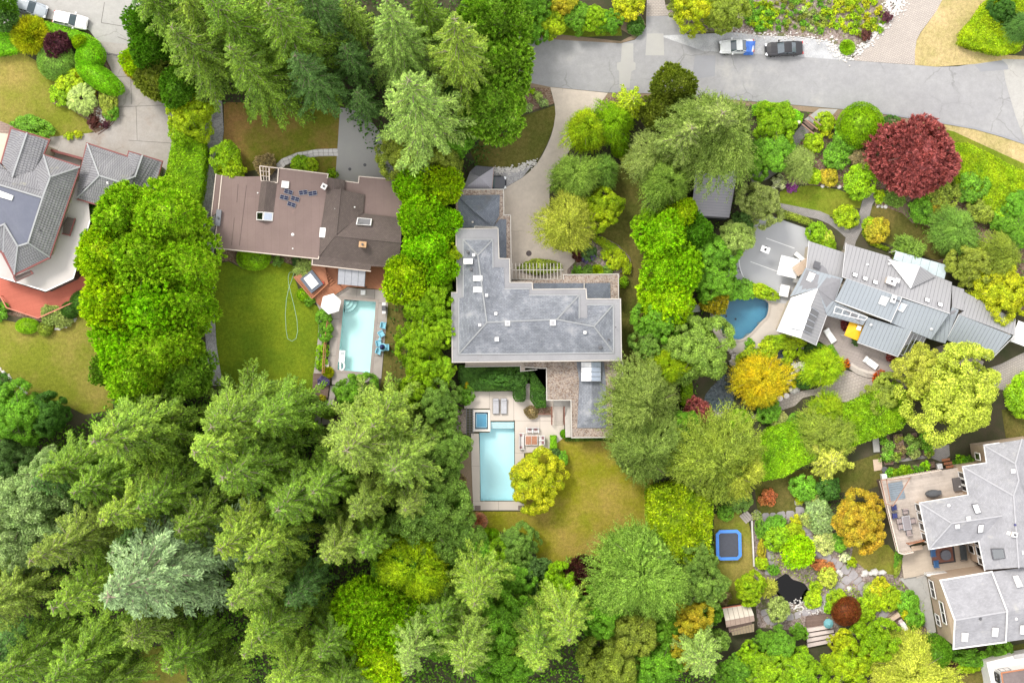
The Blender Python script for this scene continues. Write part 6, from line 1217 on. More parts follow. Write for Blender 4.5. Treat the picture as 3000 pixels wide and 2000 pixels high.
T([('spikyM','yellow',66,78,42,3.4,'round yellow spiky shrub beside the parked silver car'),('tuftM','plum',132,103,31,3.2,'rounded purple barberry between yellow shrub and hedge'),
   ('ballM','teal',128,140,42,2.4,'wide grey green mounded shrub below the purple barberry'),('ballS','limeY',184,98,17,3.2,'small lime ball shrub left of the driveway gate'),
   ('ballM','hedge',206,128,34,3.0,'round mid green shrub beside the driveway gate'),('ballM','hedge',228,178,40,3.2,'leaning green oval topiary beside the left driveway',dict(asp=1.5,rot=-33)),
   ('broadM','limeY',162,190,32,1.8,'lime shrub on the left lawn edge above the palm'),('tuftM','yellow',178,170,16,1.4,'yellow flowering shrub above the palm'),
   ('broadM','lime',142,218,26,1.4,'bright green shrub left of the palm'),('palm','sage',190,228,46,2.6,'grey green fan palm in the island bed'),
   ('broadM','olive',248,228,28,1.7,'olive shrub at the right rim of the island bed',dict(asp=.7,rot=0)),('broadM','green',254,255,20,1.4,'small green shrub at the lower right rim of the island bed'),
   ('broadS','gold',208,210,14,1.2,'small orange yellow shrub right of the palm'),('broadS','dark_red',216,278,15,1.2,'dark red leaved small shrub at the lower tip of the island bed'),
   ('broadS','plum',242,287,8,.7,'tiny purple plant at the curb of the island bed'),('broadM','green',70,290,36,1.8,'dark green shrub against the tiled house gable',dict(asp=1.35,rot=-15)),
   ('broadS','limeY',158,312,10,.6,'small lime plant at the edge of the driveway'),('broadS','yellow',180,309,9,.6,'small yellow plant at the edge of the driveway'),
   ('tuftM','conifD',10,40,34,5,'dark shaggy conifer overlapping the silver car'),('tuftM','green',8,12,30,6,'green shaggy conifer in the top left corner'),
   ('ballM','deep',216,488,20,2.2,'dark round shrub between the garage wing and terrace'),('broadS','deep',240,500,14,2,'dark small shrub at the wing wall'),
   ('ballM','deep',186,694,26,1.8,'dark green ball shrub right of the red deck'),('ballM','deep',160,712,20,1.5,'dark green ball shrub below the red deck corner'),
   ('ballM','lime',62,748,22,1.1,'lime green dome shrub on the lower left lawn',dict(asp=1.2,rot=0)),('ballS','olive',104,755,17,1.1,'olive dome shrub beside the lime dome'),
   ('tuftM','sage',118,722,24,1.2,'silvery shrub below the point of the red deck'),('tuftM','sage',145,735,20,1.1,'pale grey shrub beside the row of white stones'),('broadS','green',0,715,20,1.2,'green shrub at the left edge beside the red deck'),
   ('broadS','green',228,462,12,3.4,'potted green plant on the white terrace'),('broadS','pink',226,500,10,3.2,'pink flowering plant on the white terrace')],cat='shrub')
# cedar grove left of the gravel lane
T([('tuftL','grove',300,500,72,13,'cedar at the upper left of the big cedar grove, beside the garage wing',A4),('tuftL','grove',400,505,82,14,'cedar at the top right of the big cedar grove',A4),
   ('tuftL','limeY',268,590,72,13,'yellow green cedar on the left side of the big grove beside the white terrace',A4),('tuftL','grove',360,600,80,16,'cedar in the centre of the big cedar grove',A4),
   ('tuftL','grove',445,610,72,14,'cedar at the right bulge of the big grove facing the green lawn',A4),('tuftL','limeY',280,700,74,13,'yellow green cedar at the left of the grove beside the dry lower lawn',A4),
   ('tuftL','lime',375,710,82,15,'bright cedar in the lower middle of the big grove',A4),('tuftL','grove',442,700,66,13,'cedar beside the narrow end of the gravel lane',A4),
   ('tuftL','lime',300,800,74,13,'bright cedar at the lower left of the big grove',A4),('tuftL','grove',395,800,80,14,'cedar at the lower right of the big grove',A4),
   ('tuftL','grove',330,865,70,13,'cedar at the very bottom of the big grove',A4),('tuftL','conif',265,850,40,10,'thin cedar at the bare edge of the dry lower lawn',A4),('tuftL','conif',440,860,55,12,'dark cedar where the grove meets the fir wood',A4),
   ('broadM','green',228,555,30,8,'small green tree against the terrace railing',A4)])
# clipped row between the brown roofed house and the slate house
T([('tuftL','lime',955,435,48,8,'lime conifer at the top of the row between the two houses',A4),('tuftL','limeY',1015,430,48,8,'lime conifer with one orange spray, top right of the row',A4),
   ('tuftL','lime',968,505,52,9,'lime conifer second down on the left of the row',A4),('tuftL','lime',1022,512,42,8,'green conifer second down on the right of the row',A4),
   ('tuftL','lime',980,575,54,9,'lime conifer third down the row beside the dark gable',A4),('tuftL','limeY',944,640,58,10,'big lime feathery conifer beside the orange deck',A4),
   ('tuftL','lime',1012,618,46,9,'green conifer touching the wall of the slate house',A4),('broadL','lime',985,705,56,9,'bright green leafy tree halfway down the row',A4),
   ('broadL','lime',965,780,52,8,'bright green leafy tree beside the shaded lawn strip',A4),('broadL','grove',1015,760,34,8,'green leafy tree against the west wall of the slate house',A4),
   ('broadL','lime',975,850,50,8,'bright green leafy tree near the bottom of the row',A4),('broadL','lime',945,905,40,7,'bright green leafy tree at the bottom of the row',A4),('broadL','grove',1015,850,36,7,'green leafy tree left of the dark clipped hedge',A4),
   ('broadL','limeY',1040,590,26,8,'small yellow green tree overlapping the slate roof edge',A4)])
# lower left wood
T([('conifL','conifY',214,1014,128,22,'yellow green fir with spreading arms below the lower left lawn',dict(rot=10)),
   ('conifL','conif',330,985,105,20,'green fir right of the spreading yellow green fir',A4),('conifL','conifY',446,1040,128,24,'large green fir with a pale tip left of centre of the lower wood',dict(rot=50)),
   ('conifL','conif',560,960,118,20,'green fir overhanging the bottom of the green lawn',A4),('conifL','conif',650,950,88,18,'green fir left of the brown plank walk',A4),
   ('conifL','conif',590,1060,112,22,'green fir in the wood below the green lawn',A4),('conifL','conifO',795,1035,132,22,'large olive yellow fir below the first pool',dict(rot=95)),
   ('conifL','conifY',885,960,102,17,'olive yellow fir at the lower end of the pool terrace',A4),('conifL','conifO',930,1050,98,18,'olive fir left of the long pool',A4),
   ('conifL','conif',695,1130,100,20,'green fir in the middle of the lower wood',A4),('conifL','conifO',810,1185,72,19,'olive fir with a star shaped tip in the middle of the wood'),
   ('conifM','conifY',876,1142,48,15,'small yellow star shaped fir near the middle of the wood'),('conifL','conifY',232,1195,98,22,'yellow green fir with swept arms above the blue spruce'),
   ('conifL','conifO',68,1288,105,24,'olive fir with long swept arms left of the blue spruce',dict(rot=15)),('conifL','conifY',120,1398,110,24,'yellow tipped fir just left of the blue spruce'),
   ('conifL','blue',248,1372,205,27,'big silvery blue spruce with radiating arms',dict(rot=30)),('conifM','conifO',300,1468,78,17,'small olive fir below the blue spruce'),
   ('conifL','conifY',505,1262,98,21,'yellow tipped fir right of the blue spruce'),('conifL','conifO',532,1388,98,23,'brownish olive fir right of and below the blue spruce'),
   ('conifL','conif',185,1065,84,16,'green fir left of the spreading yellow green fir tip',A4),('conifL','conif',260,1100,84,17,'green fir under the spreading yellow green fir',A4),('conifL','conifD',330,1230,80,15,'dark fir above the blue spruce',A4),('conifL','conif',260,1560,80,16,'green fir at the bottom edge beside the left of the brown lawn',A4),('conifL','conif',620,1330,84,17,'green fir right of the brownish olive fir',A4),('conifL','conif',1020,1395,70,15,'green fir below the brilliant lime tree',A4),('conifL','conif',1230,1440,74,15,'green fir below the shaded hollow',A4),('conifL','conif',490,1560,80,17,'green fir cut by the bottom edge right of the small brown lawn',A4),('conifL','conifY',560,1505,92,21,'yellow green fir near the bottom edge right of the small brown lawn'),('conifL','conifY',572,1280,92,21,'yellow green fir left of the centre of the lower wood'),
   ('conifL','conifO',748,1284,78,20,'olive fir with fan shaped arms left of the lime tree'),('conifL','conif',400,1130,98,18,'dark green fir in the shaded gap of the lower wood',A4),
   ('conifL','conif',480,1180,92,17,'green fir between the pale tipped firs',A4),('conifL','conifD',620,1230,85,16,'dark fir in the lower middle of the wood',A4),
   ('conifL','conif',100,1490,92,18,'green fir near the bottom left corner',A4),('conifL','conif',210,1500,98,18,'green fir at the bottom edge left of the brown lawn',A4),('conifL','conifO',20,1370,85,20,'olive fir cut by the left edge',A4),
   ('conifL','conifD',15,1500,80,16,'dark fir in the bottom left corner',A4),('conifL','conif',440,1480,70,14,'dark green fir right of the brown lawn at the bottom',A4),('conifL','conif',650,1400,88,18,'green fir left of the lime cypress',A4),
   ('conifL','conifY',690,1520,88,19,'yellow green fir at the bottom edge left of the lime cypress',A4),('conifL','conif',770,1450,70,15,'green fir at the left of the lime cypress',A4),('conifL','conifD',700,1340,66,14,'dark fir in the gap left of the lime cypress',A4),
   ('tuftL','lime',845,1400,84,12,'lime cypress with puffed sprays in the lower wood',A4),('tuftL','lime',925,1425,76,12,'lime cypress right of the other puffed one',A4),('tuftL','limeY',880,1490,72,12,'yellow lime cypress near the bottom edge',A4),
   ('conifL','conifL',932,1545,88,20,'pale green spruce with its tip at the bottom edge'),('conifL','conifO',1062,1540,92,20,'olive gold fir with its tip at the bottom edge'),('conifL','conifY',1090,1388,88,20,'yellow green fir with splayed arms right of the lime tree'),
   ('conifL','conif',800,1540,70,16,'green fir at the bottom edge below the lime cypress',A4),('broadL','green',1010,1450,60,12,'green leafy tree near the bottom edge'),('conifL','conif',760,1100,82,17,'green fir below the large olive yellow fir',A4),
   ('conifL','conif',860,1230,72,15,'green fir touching the lime and teal tree',A4),('conifL','conifO',950,1140,62,15,'olive fir at the top of the lime and teal tree',A4),('conifL','conifD',160,1090,66,15,'dark fir right of the pale blue green tree',A4)],group=None)
T([('featherL','limeY',962,1278,72,14,'brilliant lime tree in the lower wood'),('broadL','teal',985,1190,92,12,'teal green tree behind the brilliant lime tree'),('broadL','teal',1040,1235,66,10,'teal green tree beside the pink shrub'),
   ('broadL','green',930,1300,66,11,'green tree wrapped round the lower side of the brilliant lime tree'),('broadL','teal',1010,925,50,9,'grey green tree left of the square spa'),('broadL','teal',1018,1035,55,10,'blue green tree left of the long pool'),
   ('broadL','teal',1000,1120,50,10,'blue green tree left of the lower end of the long pool'),('broadL','silver',70,1165,96,14,'large pale blue green tree at the left edge'),('broadL','silver',60,1250,72,12,'pale green tree below the large blue green one'),
   ('broadL','silver',118,1090,62,12,'pale grey green tree above the large blue green one'),('broadL','tealD',15,1060,56,9,'dark teal tree at the left edge'),('broadL','green',45,948,62,8,'round rich green tree below the curved stone edging'),
   ('broadL','deep',115,950,44,7,'dark green rounded tree right of the rich green one'),('broadL','deep',0,905,38,5,'dark green shrub tree at the left edge beside the stone edging'),('tuftM','olive',10,1330,34,10,'olive cypress at the left edge'),
   ('broadL','green',820,905,46,6,'round green tree at the lower edge of the first pool terrace'),('broadM','teal',708,925,24,4,'small blue green tree beside the plank walk'),('conifM','conif',1000,1000,40,9,'small green fir between the two grey green trees',A4),
   ('broadL','green',1080,1265,58,8,'green tree below the pink shrub'),('broadL','lime',1130,1290,46,7,'yellow green tree left of the small lime topiary pair'),('broadL','teal',1190,1255,48,6,'teal mounded tree at the lower left of the pool lawn'),
   ('broadM','tealD',1235,1310,34,5,'blue grey tree beside the dark hollow'),('broadL','lime',1285,1345,48,8,'yellow lime tree left of the maroon tree'),('broadL','green',1175,1330,50,7,'green tree above the dark hollow'),
   ('tuftL','dark_red',1345,1318,44,7,'dark maroon tree below the pool lawn'),('featherL','feath',1462,1300,98,12,'big feathery light green tree below the pool lawn',dict(rot=200)),('broadL','teal',1608,1345,54,8,'grey green tree left of the trampoline lawn',A4),
   ('broadL','teal',1600,1290,44,7,'grey green shrub tree beside the trampoline',A4),('conifL','conifY',1308,1470,92,18,'yellow green fir in the lower middle'),('conifL','conifY',1240,1535,92,18,'yellow green fir at the bottom edge in the middle'),
   ('broadL','green',1170,1420,68,11,'green tree below the dark hollow'),('broadL','green',1385,1400,60,10,'green tree below the maroon tree'),('broadL','olive',1450,1450,68,11,'olive tree below the feathery tree'),
   ('broadL','olive',1400,1530,72,11,'olive green tree at the bottom edge'),('broadL','green',1510,1520,62,10,'green tree at the bottom edge below the golden tree'),('broadL','orange',1590,1425,46,9,'golden yellow leaved tree left of the small shed'),
   ('broadL','orange',1560,1495,42,9,'golden tree below the other golden one'),('broadL','green',1525,1435,40,8,'green tree left of the golden tree'),('broadL','green',1160,1510,64,12,'green tree at the bottom edge left of the yellow green fir'),
   ('conifL','conifL',1630,1545,72,14,'pale spruce at the bottom edge below the small shed'),('broadL','deep',1225,1375,38,4,'dark shaded bush in the hollow'),('broadL','green',1495,1385,46,7,'green tree at the foot of the feathery tree'),
   ('broadM','green',1645,1408,20,4,'green bushy tree left of the small shed'),('broadM','teal',1655,1470,22,4,'teal green bushy tree below the small shed')])
hedge('limeY',[(1492,1125),(1560,1110),(1640,1150),(1632,1250),(1625,1300),(1560,1290),(1500,1240),(1492,1190)],4.5,'broad loose yellow green hedge right of the pool lawn',30,.24,.5,12)
# right of the slate house
T([('tuftL','lime',1525,545,62,9,'lime conifer at the top of the broad row right of the shaded lawn',A4),('tuftL','lime',1545,625,62,9,'lime conifer in the middle of the broad row',A4),('tuftL','limeY',1530,690,62,8,'yellow lime conifer lower in the broad row',A4),
   ('tuftL','limeY',1560,500,44,8,'yellow lime conifer below the long shed',A4),('tuftL','green',1590,535,40,8,'green tree below the long shed corner',A4),('broadL','lime',1490,510,32,6,'bright round tree left of the broad conifer row'),
   ('broadL','green',1505,745,52,7,'green tree below the broad lime row'),('broadL','teal',1490,790,38,6,'blue green tree beside the shaded lawn right of the slate roof'),('featherL','limeY',1530,840,44,8,'yellow green star crowned tree right of the slate house'),
   ('broadL','feath',1606,805,76,8,'rounded grey green tree below the dark blue pool'),('featherL','pine',1480,925,82,11,'large soft grey green tree touching the pebble roof',dict(rot=90)),('featherL','pine',1478,1035,76,11,'soft grey green tree right of the pool lawn',dict(rot=20)),
   ('featherL','olive',1640,1060,98,11,'big olive feathery tree above the trampoline',dict(rot=40)),('featherL','chart',1690,1080,62,9,'yellow olive feathery tree at the end of the lime hedge'),('broadL','green',1570,980,44,8,'green tree between the soft trees and the maroon shrub'),
   ('broadL','green',1640,590,52,6,'dark green tree left of the sports court'),('broadL','sage',1690,548,44,7,'pale grey green tree over the corner of the sports court'),('broadL','sage',1745,470,50,7,'grey green tree above the sports court'),
   ('broadL','green',1645,645,46,6,'dark green tree at the left end of the sports court'),('broadM','tealD',1705,512,24,5,'grey green tree between shed and sports court'),('tuftM','orange',1640,692,33,3.2,'brown orange bush overhanging the dark blue pool'),
   ('featherL','pine',1645,310,100,16,'big pale green pine between the road and the long shed',dict(rot=160)),('conifL','pine',1632,290,108,16,'pale green fir forming the top of the big pine clump',dict(a=.6)),('conifL','pine',1560,330,80,14,'grey green fir at the left of the big pine clump',A4),
   ('featherL','sage',1500,370,52,8,'grey twiggy tree left of the big pine clump'),('featherL','feath',1530,425,56,11,'green hanging tree left of the long shed'),('tuftL','olive',1545,205,52,11,'dark olive cypress next to the road'),('tuftL','olive',1515,258,44,9,'olive cypress below the dark olive one'),
   ('featherL','limeY',1350,300,50,7,'lime green maple beside the beige driveway'),('featherL','lime',1408,285,46,7,'green maple between the lime maple and cypress'),('conifM','limeY',1450,235,46,9,'small lime green weeping conifer below the road',dict(a=.7)),('ballM','lime',1424,342,20,2.4,'small lime dome under the green maple'),
   ('featherL','feath',1320,405,55,8,'pale green airy tree overhanging the beige driveway',dict(rot=30)),('featherL','teal',1388,392,36,6,'grey green airy tree with bare pale twigs beside the shaded lawn'),('featherL','chart',1306,522,62,7,'yellow green maple over the lower end of the beige driveway'),
   ('broadL','limeY',1380,478,46,6,'lime magnolia with a few white flowers'),('broadL','lime',1780,285,48,5,'green tree beside the path from the road'),('broadL','green',1775,350,50,5,'green tree right of the big pine clump'),('broadL','green',1735,375,34,5,'green tree right of the shed at the path bend'),
   ('featherL','sage',1838,375,38,4,'grey olive shrubby tree right of the path'),('ballM','lime',1978,287,51,4.6,'large clipped lime green dome left of the maroon maple'),('tuftL','maroon',2105,366,94,8,'great round maroon maple below the road'),
   ('broadL','chart',2188,905,102,11,'large chartreuse tree below the metal roofed house',dict(rot=15)),('broadL','chart',2125,860,58,8,'chartreuse tree at the left shoulder of the large chartreuse one'),('featherL','gold',1745,872,62,5,'golden orange maple between the two pebble ponds',dict(rot=20)),('featherL','limeY',1890,845,46,4.5,'yellow green maple left of the curved steps'),
   ('broadL','yellow',2290,668,66,6,'bright yellow green tree at the right edge beside the metal roofs'),('broadL','yellow',2345,680,36,5,'bright yellow tree cut by the right edge'),('broadL','olive',2230,612,52,6,'olive bronze tree right of the glass canopy'),('featherL','olive',2300,590,48,6,'pale olive tree above the bright yellow one'),
   ('featherL','teal',2192,530,56,5,'blue green round tree right of the maroon maple'),('broadL','ochre',1977,1195,62,6,'round golden orange tree beside the weathered deck'),('tuftL','limeY',1836,1266,36,4.0,'yellow weeping maple above the black pond',dict(rot=0)),('broadL','limeY',1724,1350,35,4.5,'yellow green tree above the small shed'),
   ('broadL','lime',2012,1472,50,7,'bright lime tree below the red dome shrub',dict(rot=0)),('featherL','chart',2085,1535,92,8,'pale yellow green tree at the bottom edge'),('ballM','green',2146,1500,40,5.5,'dark green oval tree near the white house'),('broadL','limeY',1945,1528,52,6,'lime yellow tree with white flower heads at the bottom edge'),
   ('broadL','lime',1840,1545,54,5,'bright lime tree at the bottom edge right of the shed'),('broadL','lime',1760,1545,56,5,'bright lime tree at the bottom edge below the shed'),('broadL','green',1792,1480,38,4,'green bushy tree between shed and stepped terraces'),('broadL','green',1690,1540,40,5,'green bushy tree at the bottom edge left of the lime ones'),('broadL','green',1755,1470,24,3,'green bush right below the small shed'),('broadL','lime',1722,1512,32,4,'yellow green bushy tree below the shed'),
   ('broadL','yellow',1932,1472,26,4,'yellow bushy tree at the foot of the stepped terraces'),('broadL','green',1836,1452,18,3,'green bush left of the stepped terraces'),
   ('broadL','yellow',1600,5,56,7,'golden green tree cut by the top edge left of the paved drive'),('broadL','olive',1662,25,50,7,'golden green tree above the parked white car'),('broadL','olive',1570,-5,40,6,'olive tree right of the top paved drive'),
   ('broadM','yellow',1445,8,36,3,'bright yellow shrub tree at the top edge'),('broadL','green',1225,20,40,6,'green tree at the top edge beside the wood'),('broadL','limeY',1265,55,38,4,'yellow green tree on the road bank'),('broadL','orange',1295,5,36,5,'bronze tree at the top edge'),
   ('broadL','green',1325,40,36,4,'green tree on the road bank'),('broadL','lime',1365,45,34,3.4,'round lime tree on the road bank'),('broadL','green',1400,50,28,3,'green tree on the bank left of the bare soil'),('broadL','green',1225,70,32,4,'dark green tree where the road goes under the wood'),
   ('featherL','conifD',2345,60,34,5,'dark green conifer at the right edge above the road'),('broadL','deep',2300,25,32,4,'dark green tree in the top right corner'),('broadL','green',2345,470,40,3.5,'green mass at the right edge beside the yellow hedge'),('broadL','green',2330,530,44,4,'green tree at the right edge above the pale olive one')])
hedge('limeY',[(2185,330),(2220,328),(2270,350),(2320,378),(2370,400),(2370,545),(2320,520),(2270,470),(2220,445),(2195,420),(2190,370)],1.8,'wide yellow green hedge curving along the dry verge on the right',75,.17,.18)
hedge('limeY',[(2262,5),(2300,-20),(2370,-20),(2370,60),(2345,115),(2300,122),(2240,108),(2208,96),(2210,72),(2240,40)],1.8,'rounded yellow green hedge in the top right corner',75,.17,.2)
hedge('lime',[(1735,1020),(1770,985),(1850,960),(1890,990),(1880,1050),(1800,1095),(1745,1105)],2.6,'bright green clipped hedge left of the vegetable beds',70,.18,.15)
hedge('lime',[(1890,940),(1960,925),(2010,900),(2050,880),(2085,900),(2100,950),(2070,985),(2000,1010),(1930,1035),(1880,1050),(1880,990)],2.4,'bright green hedge along the lower edge of the paved terrace',60,.2,.3)
hedge('limeY',[(1365,540),(1385,545),(1410,560),(1435,580),(1450,608),(1448,628),(1432,628),(1428,600),(1405,580),(1365,553)],.9,'low curved clipped hedge beside the front garden of the slate house',140,.12,.05)
hedge('deep',cv(ZF,[(60,130),(65,30),(560,40),(572,100),(572,280),(560,302),(500,300),(480,270),(480,215),(300,222),(100,215)]),1.6,'dark green clipped hedge above the two grey loungers',150,.11,.04)
hedge('deep',cv(ZF,[(612,60),(720,62),(722,200),(728,345),(660,350),(615,290)]),1.9,'dark green clipped hedge between the garden stair and pebble roof',130,.13,.08)
hedge('hedge',cv(ZF,[(765,566),(810,568),(812,660),(765,665)]),1.3,'small clipped box hedge at the edge of the pool deck',150,.1,.04)
hedge('deep',cv(ZF,[(880,580),(1230,578),(1230,600),(880,605)]),.6,'narrow dark green hedge at the foot of the pebble roof wall',120,.12,.05)
hedge('lime',[(1568,882),(1590,878),(1592,925),(1580,935),(1566,930)],2.0,'small clipped lime hedge left of the long pebble pond',130,.13,.04)
hedge('hedge',[(1732,240),(1760,243),(1790,246),(1830,252),(1846,262),(1842,280),(1825,282),(1790,270),(1760,262),(1732,262)],1.4,'green scalloped hedge along the road verge',110,.13,.3)
hedge('olive',[(1785,486),(1800,482),(1850,498),(1868,508),(1862,518),(1830,506),(1790,496)],.9,'low clipped hedge along the top of the sports court',130,.12,.05)
hedge('olive',cv(ZH,[(640,830),(740,775),(690,830),(720,880),(790,900),(840,920),(800,935),(720,890)]),.5,'low curved box edging round the lime shrub',150,.1,.03)
hedge('hedge',cv(ZK,[(525,1055),(595,1030),(700,1215),(650,1245)]),.9,'flat topped clipped hedge beside the round deck',150,.11,.02)
hedge('limeY',cv(ZH,[(900,970),(930,860),(960,840),(980,880),(950,960),(1000,1040),(1120,1090),(1100,1110),(960,1060)]),.5,'low box edging round the orange leaved shrub',150,.1,.03)
hedge('deep',[(1652,1085),(1690,1080),(1705,1120),(1680,1165),(1650,1150)],1.2,'dark loose hedge above the trampoline lawn',60,.2,.2)
# shrubs of the slate house and its pool
T([('ballS','hedge',1296,996,10,1.3,'small clipped ball beside the pebble roofed wing'),
   ('broadM','green',1288,1052,20,1.8,'green shrub beside the golden green tree at the pool'),('broadM','tealD',1275,1040,15,1.6,'blue green shrub at the corner of the pool deck'),('tuftM','brownish',1222,945,16,1.2,'grey brown shrub left of the brown planter'),
   ('spikyM','pink',1097,1198,21,1.6,'pink feathery shrub at the lower left corner of the pool lawn'),('ballS','lime',1118,1225,14,1.8,'left small lime topiary below the pool lawn'),('ballS','lime',1132,1228,15,1.8,'right small lime topiary below the pool lawn'),
   ('broadM','deep',1140,870,34,2.4,'dark leafy shrub behind the clipped hedge above the loungers',dict(asp=1.7,rot=0)),('broadM','deep',1183,866,28,2.3,'dark leafy shrub behind the right part of the clipped hedge'),('broadM','green',1068,905,22,2.2,'green shrub left of the loungers'),('broadS','gold',1075,888,12,1.6,'orange tipped shrub at the upper left of the pool deck'),
   ('broadM','green',1050,1150,26,2.5,'green shrub left of the lower pool corner'),('tuftM','brownish',1048,1110,24,1.4,'brown twiggy shrub left of the long pool'),('broadS','dark_red',1326,588,12,1.4,'dark red shrub at the corner of the beige driveway'),('broadM','tealD',1352,578,20,1.3,'blue green hydrangea beside the dark red shrub'),
   ('broadS','violet',1345,596,8,1.0,'blue flower heads of the hydrangea'),('broadS','violet',1362,590,7,1.0,'pale blue flower heads right of the other hydrangea blooms'),('broadM','limeY',1413,603,18,1.3,'round lime shrub inside the low curved hedge'),('broadS','limeY',1392,585,12,.9,'small lime shrub in the gravel bed'),
   ('spikyM','limeY',1372,623,15,.8,'lime grassy clump by the pebble roof edge'),('tuftM','teal',1350,623,14,.8,'blue green clump by the pebble roof edge'),('broadS','green',1328,624,13,1,'green clump beside the pergola post'),('broadS','teal',1395,625,13,.8,'teal clump right of the lime grassy one'),
   ('broadS','lime',1432,648,12,1.1,'lime shrub at the corner of the north pebble roof'),('broadS','green',1405,612,9,.7,'small green plant left of the round lime shrub'),('broadM','olive',1235,612,30,1.2,'olive climber under the entrance pergola',dict(asp=1.6,rot=0)),
   ('broadM','olive',1450,370,24,2.2,'yellow tipped small tree left of the pine clump'),('broadS','sage',1235,222,11,.6,'pale leafy plant in the mulch bed below the road'),('tuftS','silver',1248,237,10,.6,'silvery plant in the mulch bed below the road'),('tuftS','silver',1215,248,9,.5,'grey plant at the left of the mulch bed'),('broadS','lime',1222,210,7,.5,'small green plant at the top of the mulch bed')],cat='shrub')
tree('broadL','yellow',1234,1104,64,5.5,'round golden green tree overhanging the long pool')
# plants of the brown roofed house
T([('broadM','lime',518,365,36,4,'round lime tree at the corner of the brown flat roof'),('broadM','limeY',535,395,32,3.6,'yellow green tree overlapping the brown flat roof'),('ballM','lime',582,592,33,1.7,'clipped green mound behind the brown roofed house',dict(asp=1.15,rot=0)),
   ('broadS','teal',636,598,13,1,'small blue green shrub behind the brown roofed house'),('broadS','tealD',682,600,11,.9,'dark small shrub behind the brown roofed house'),('featherM','sage',700,618,24,1.4,'grey green shrub between the brown roof and the spa deck'),
   ('broadM','lime',690,375,20,1.2,'green shrub inside the curve of the white path'),('broadM','limeY',712,377,18,1.1,'lime shrub inside the curve of the white path'),('broadS','lime',762,402,13,1,'lime shrub beside the small shingled gable'),('tuftM','brownish',610,378,26,1.5,'brown twiggy shrub beside the roof opening'),
   ('ballS','lime',697,677,15,1.0,'lime shrub at the corner of the spa deck'),('broadS','green',710,690,12,.9,'green shrub below the spa deck corner'),
   ('broadM','green',745,726,20,1.6,'rose bush along the timber rail below the parasol'),('broadM','green',750,752,18,1.5,'green rose bush halfway along the timber rail'),('broadM','green',748,772,16,1.5,'lower rose bush on the timber rail'),('broadS','lime',740,805,15,1.1,'lime plant left of the timber rail'),('broadS','lime',738,835,14,1,'green plant left of the wheeled machine'),
   ('spikyM','yellow',753,855,13,1.2,'yellow flowering plant at the top of the plank walk'),('tuftM','violet',744,875,13,1.1,'violet flowering plant on the plank walk'),('broadS','orange',741,914,8,1,'orange flowers in a pot at the lower end of the plank walk'),('spikyM','conifY',752,948,14,.9,'spiky green plant below the plank walk')],cat='shrub')
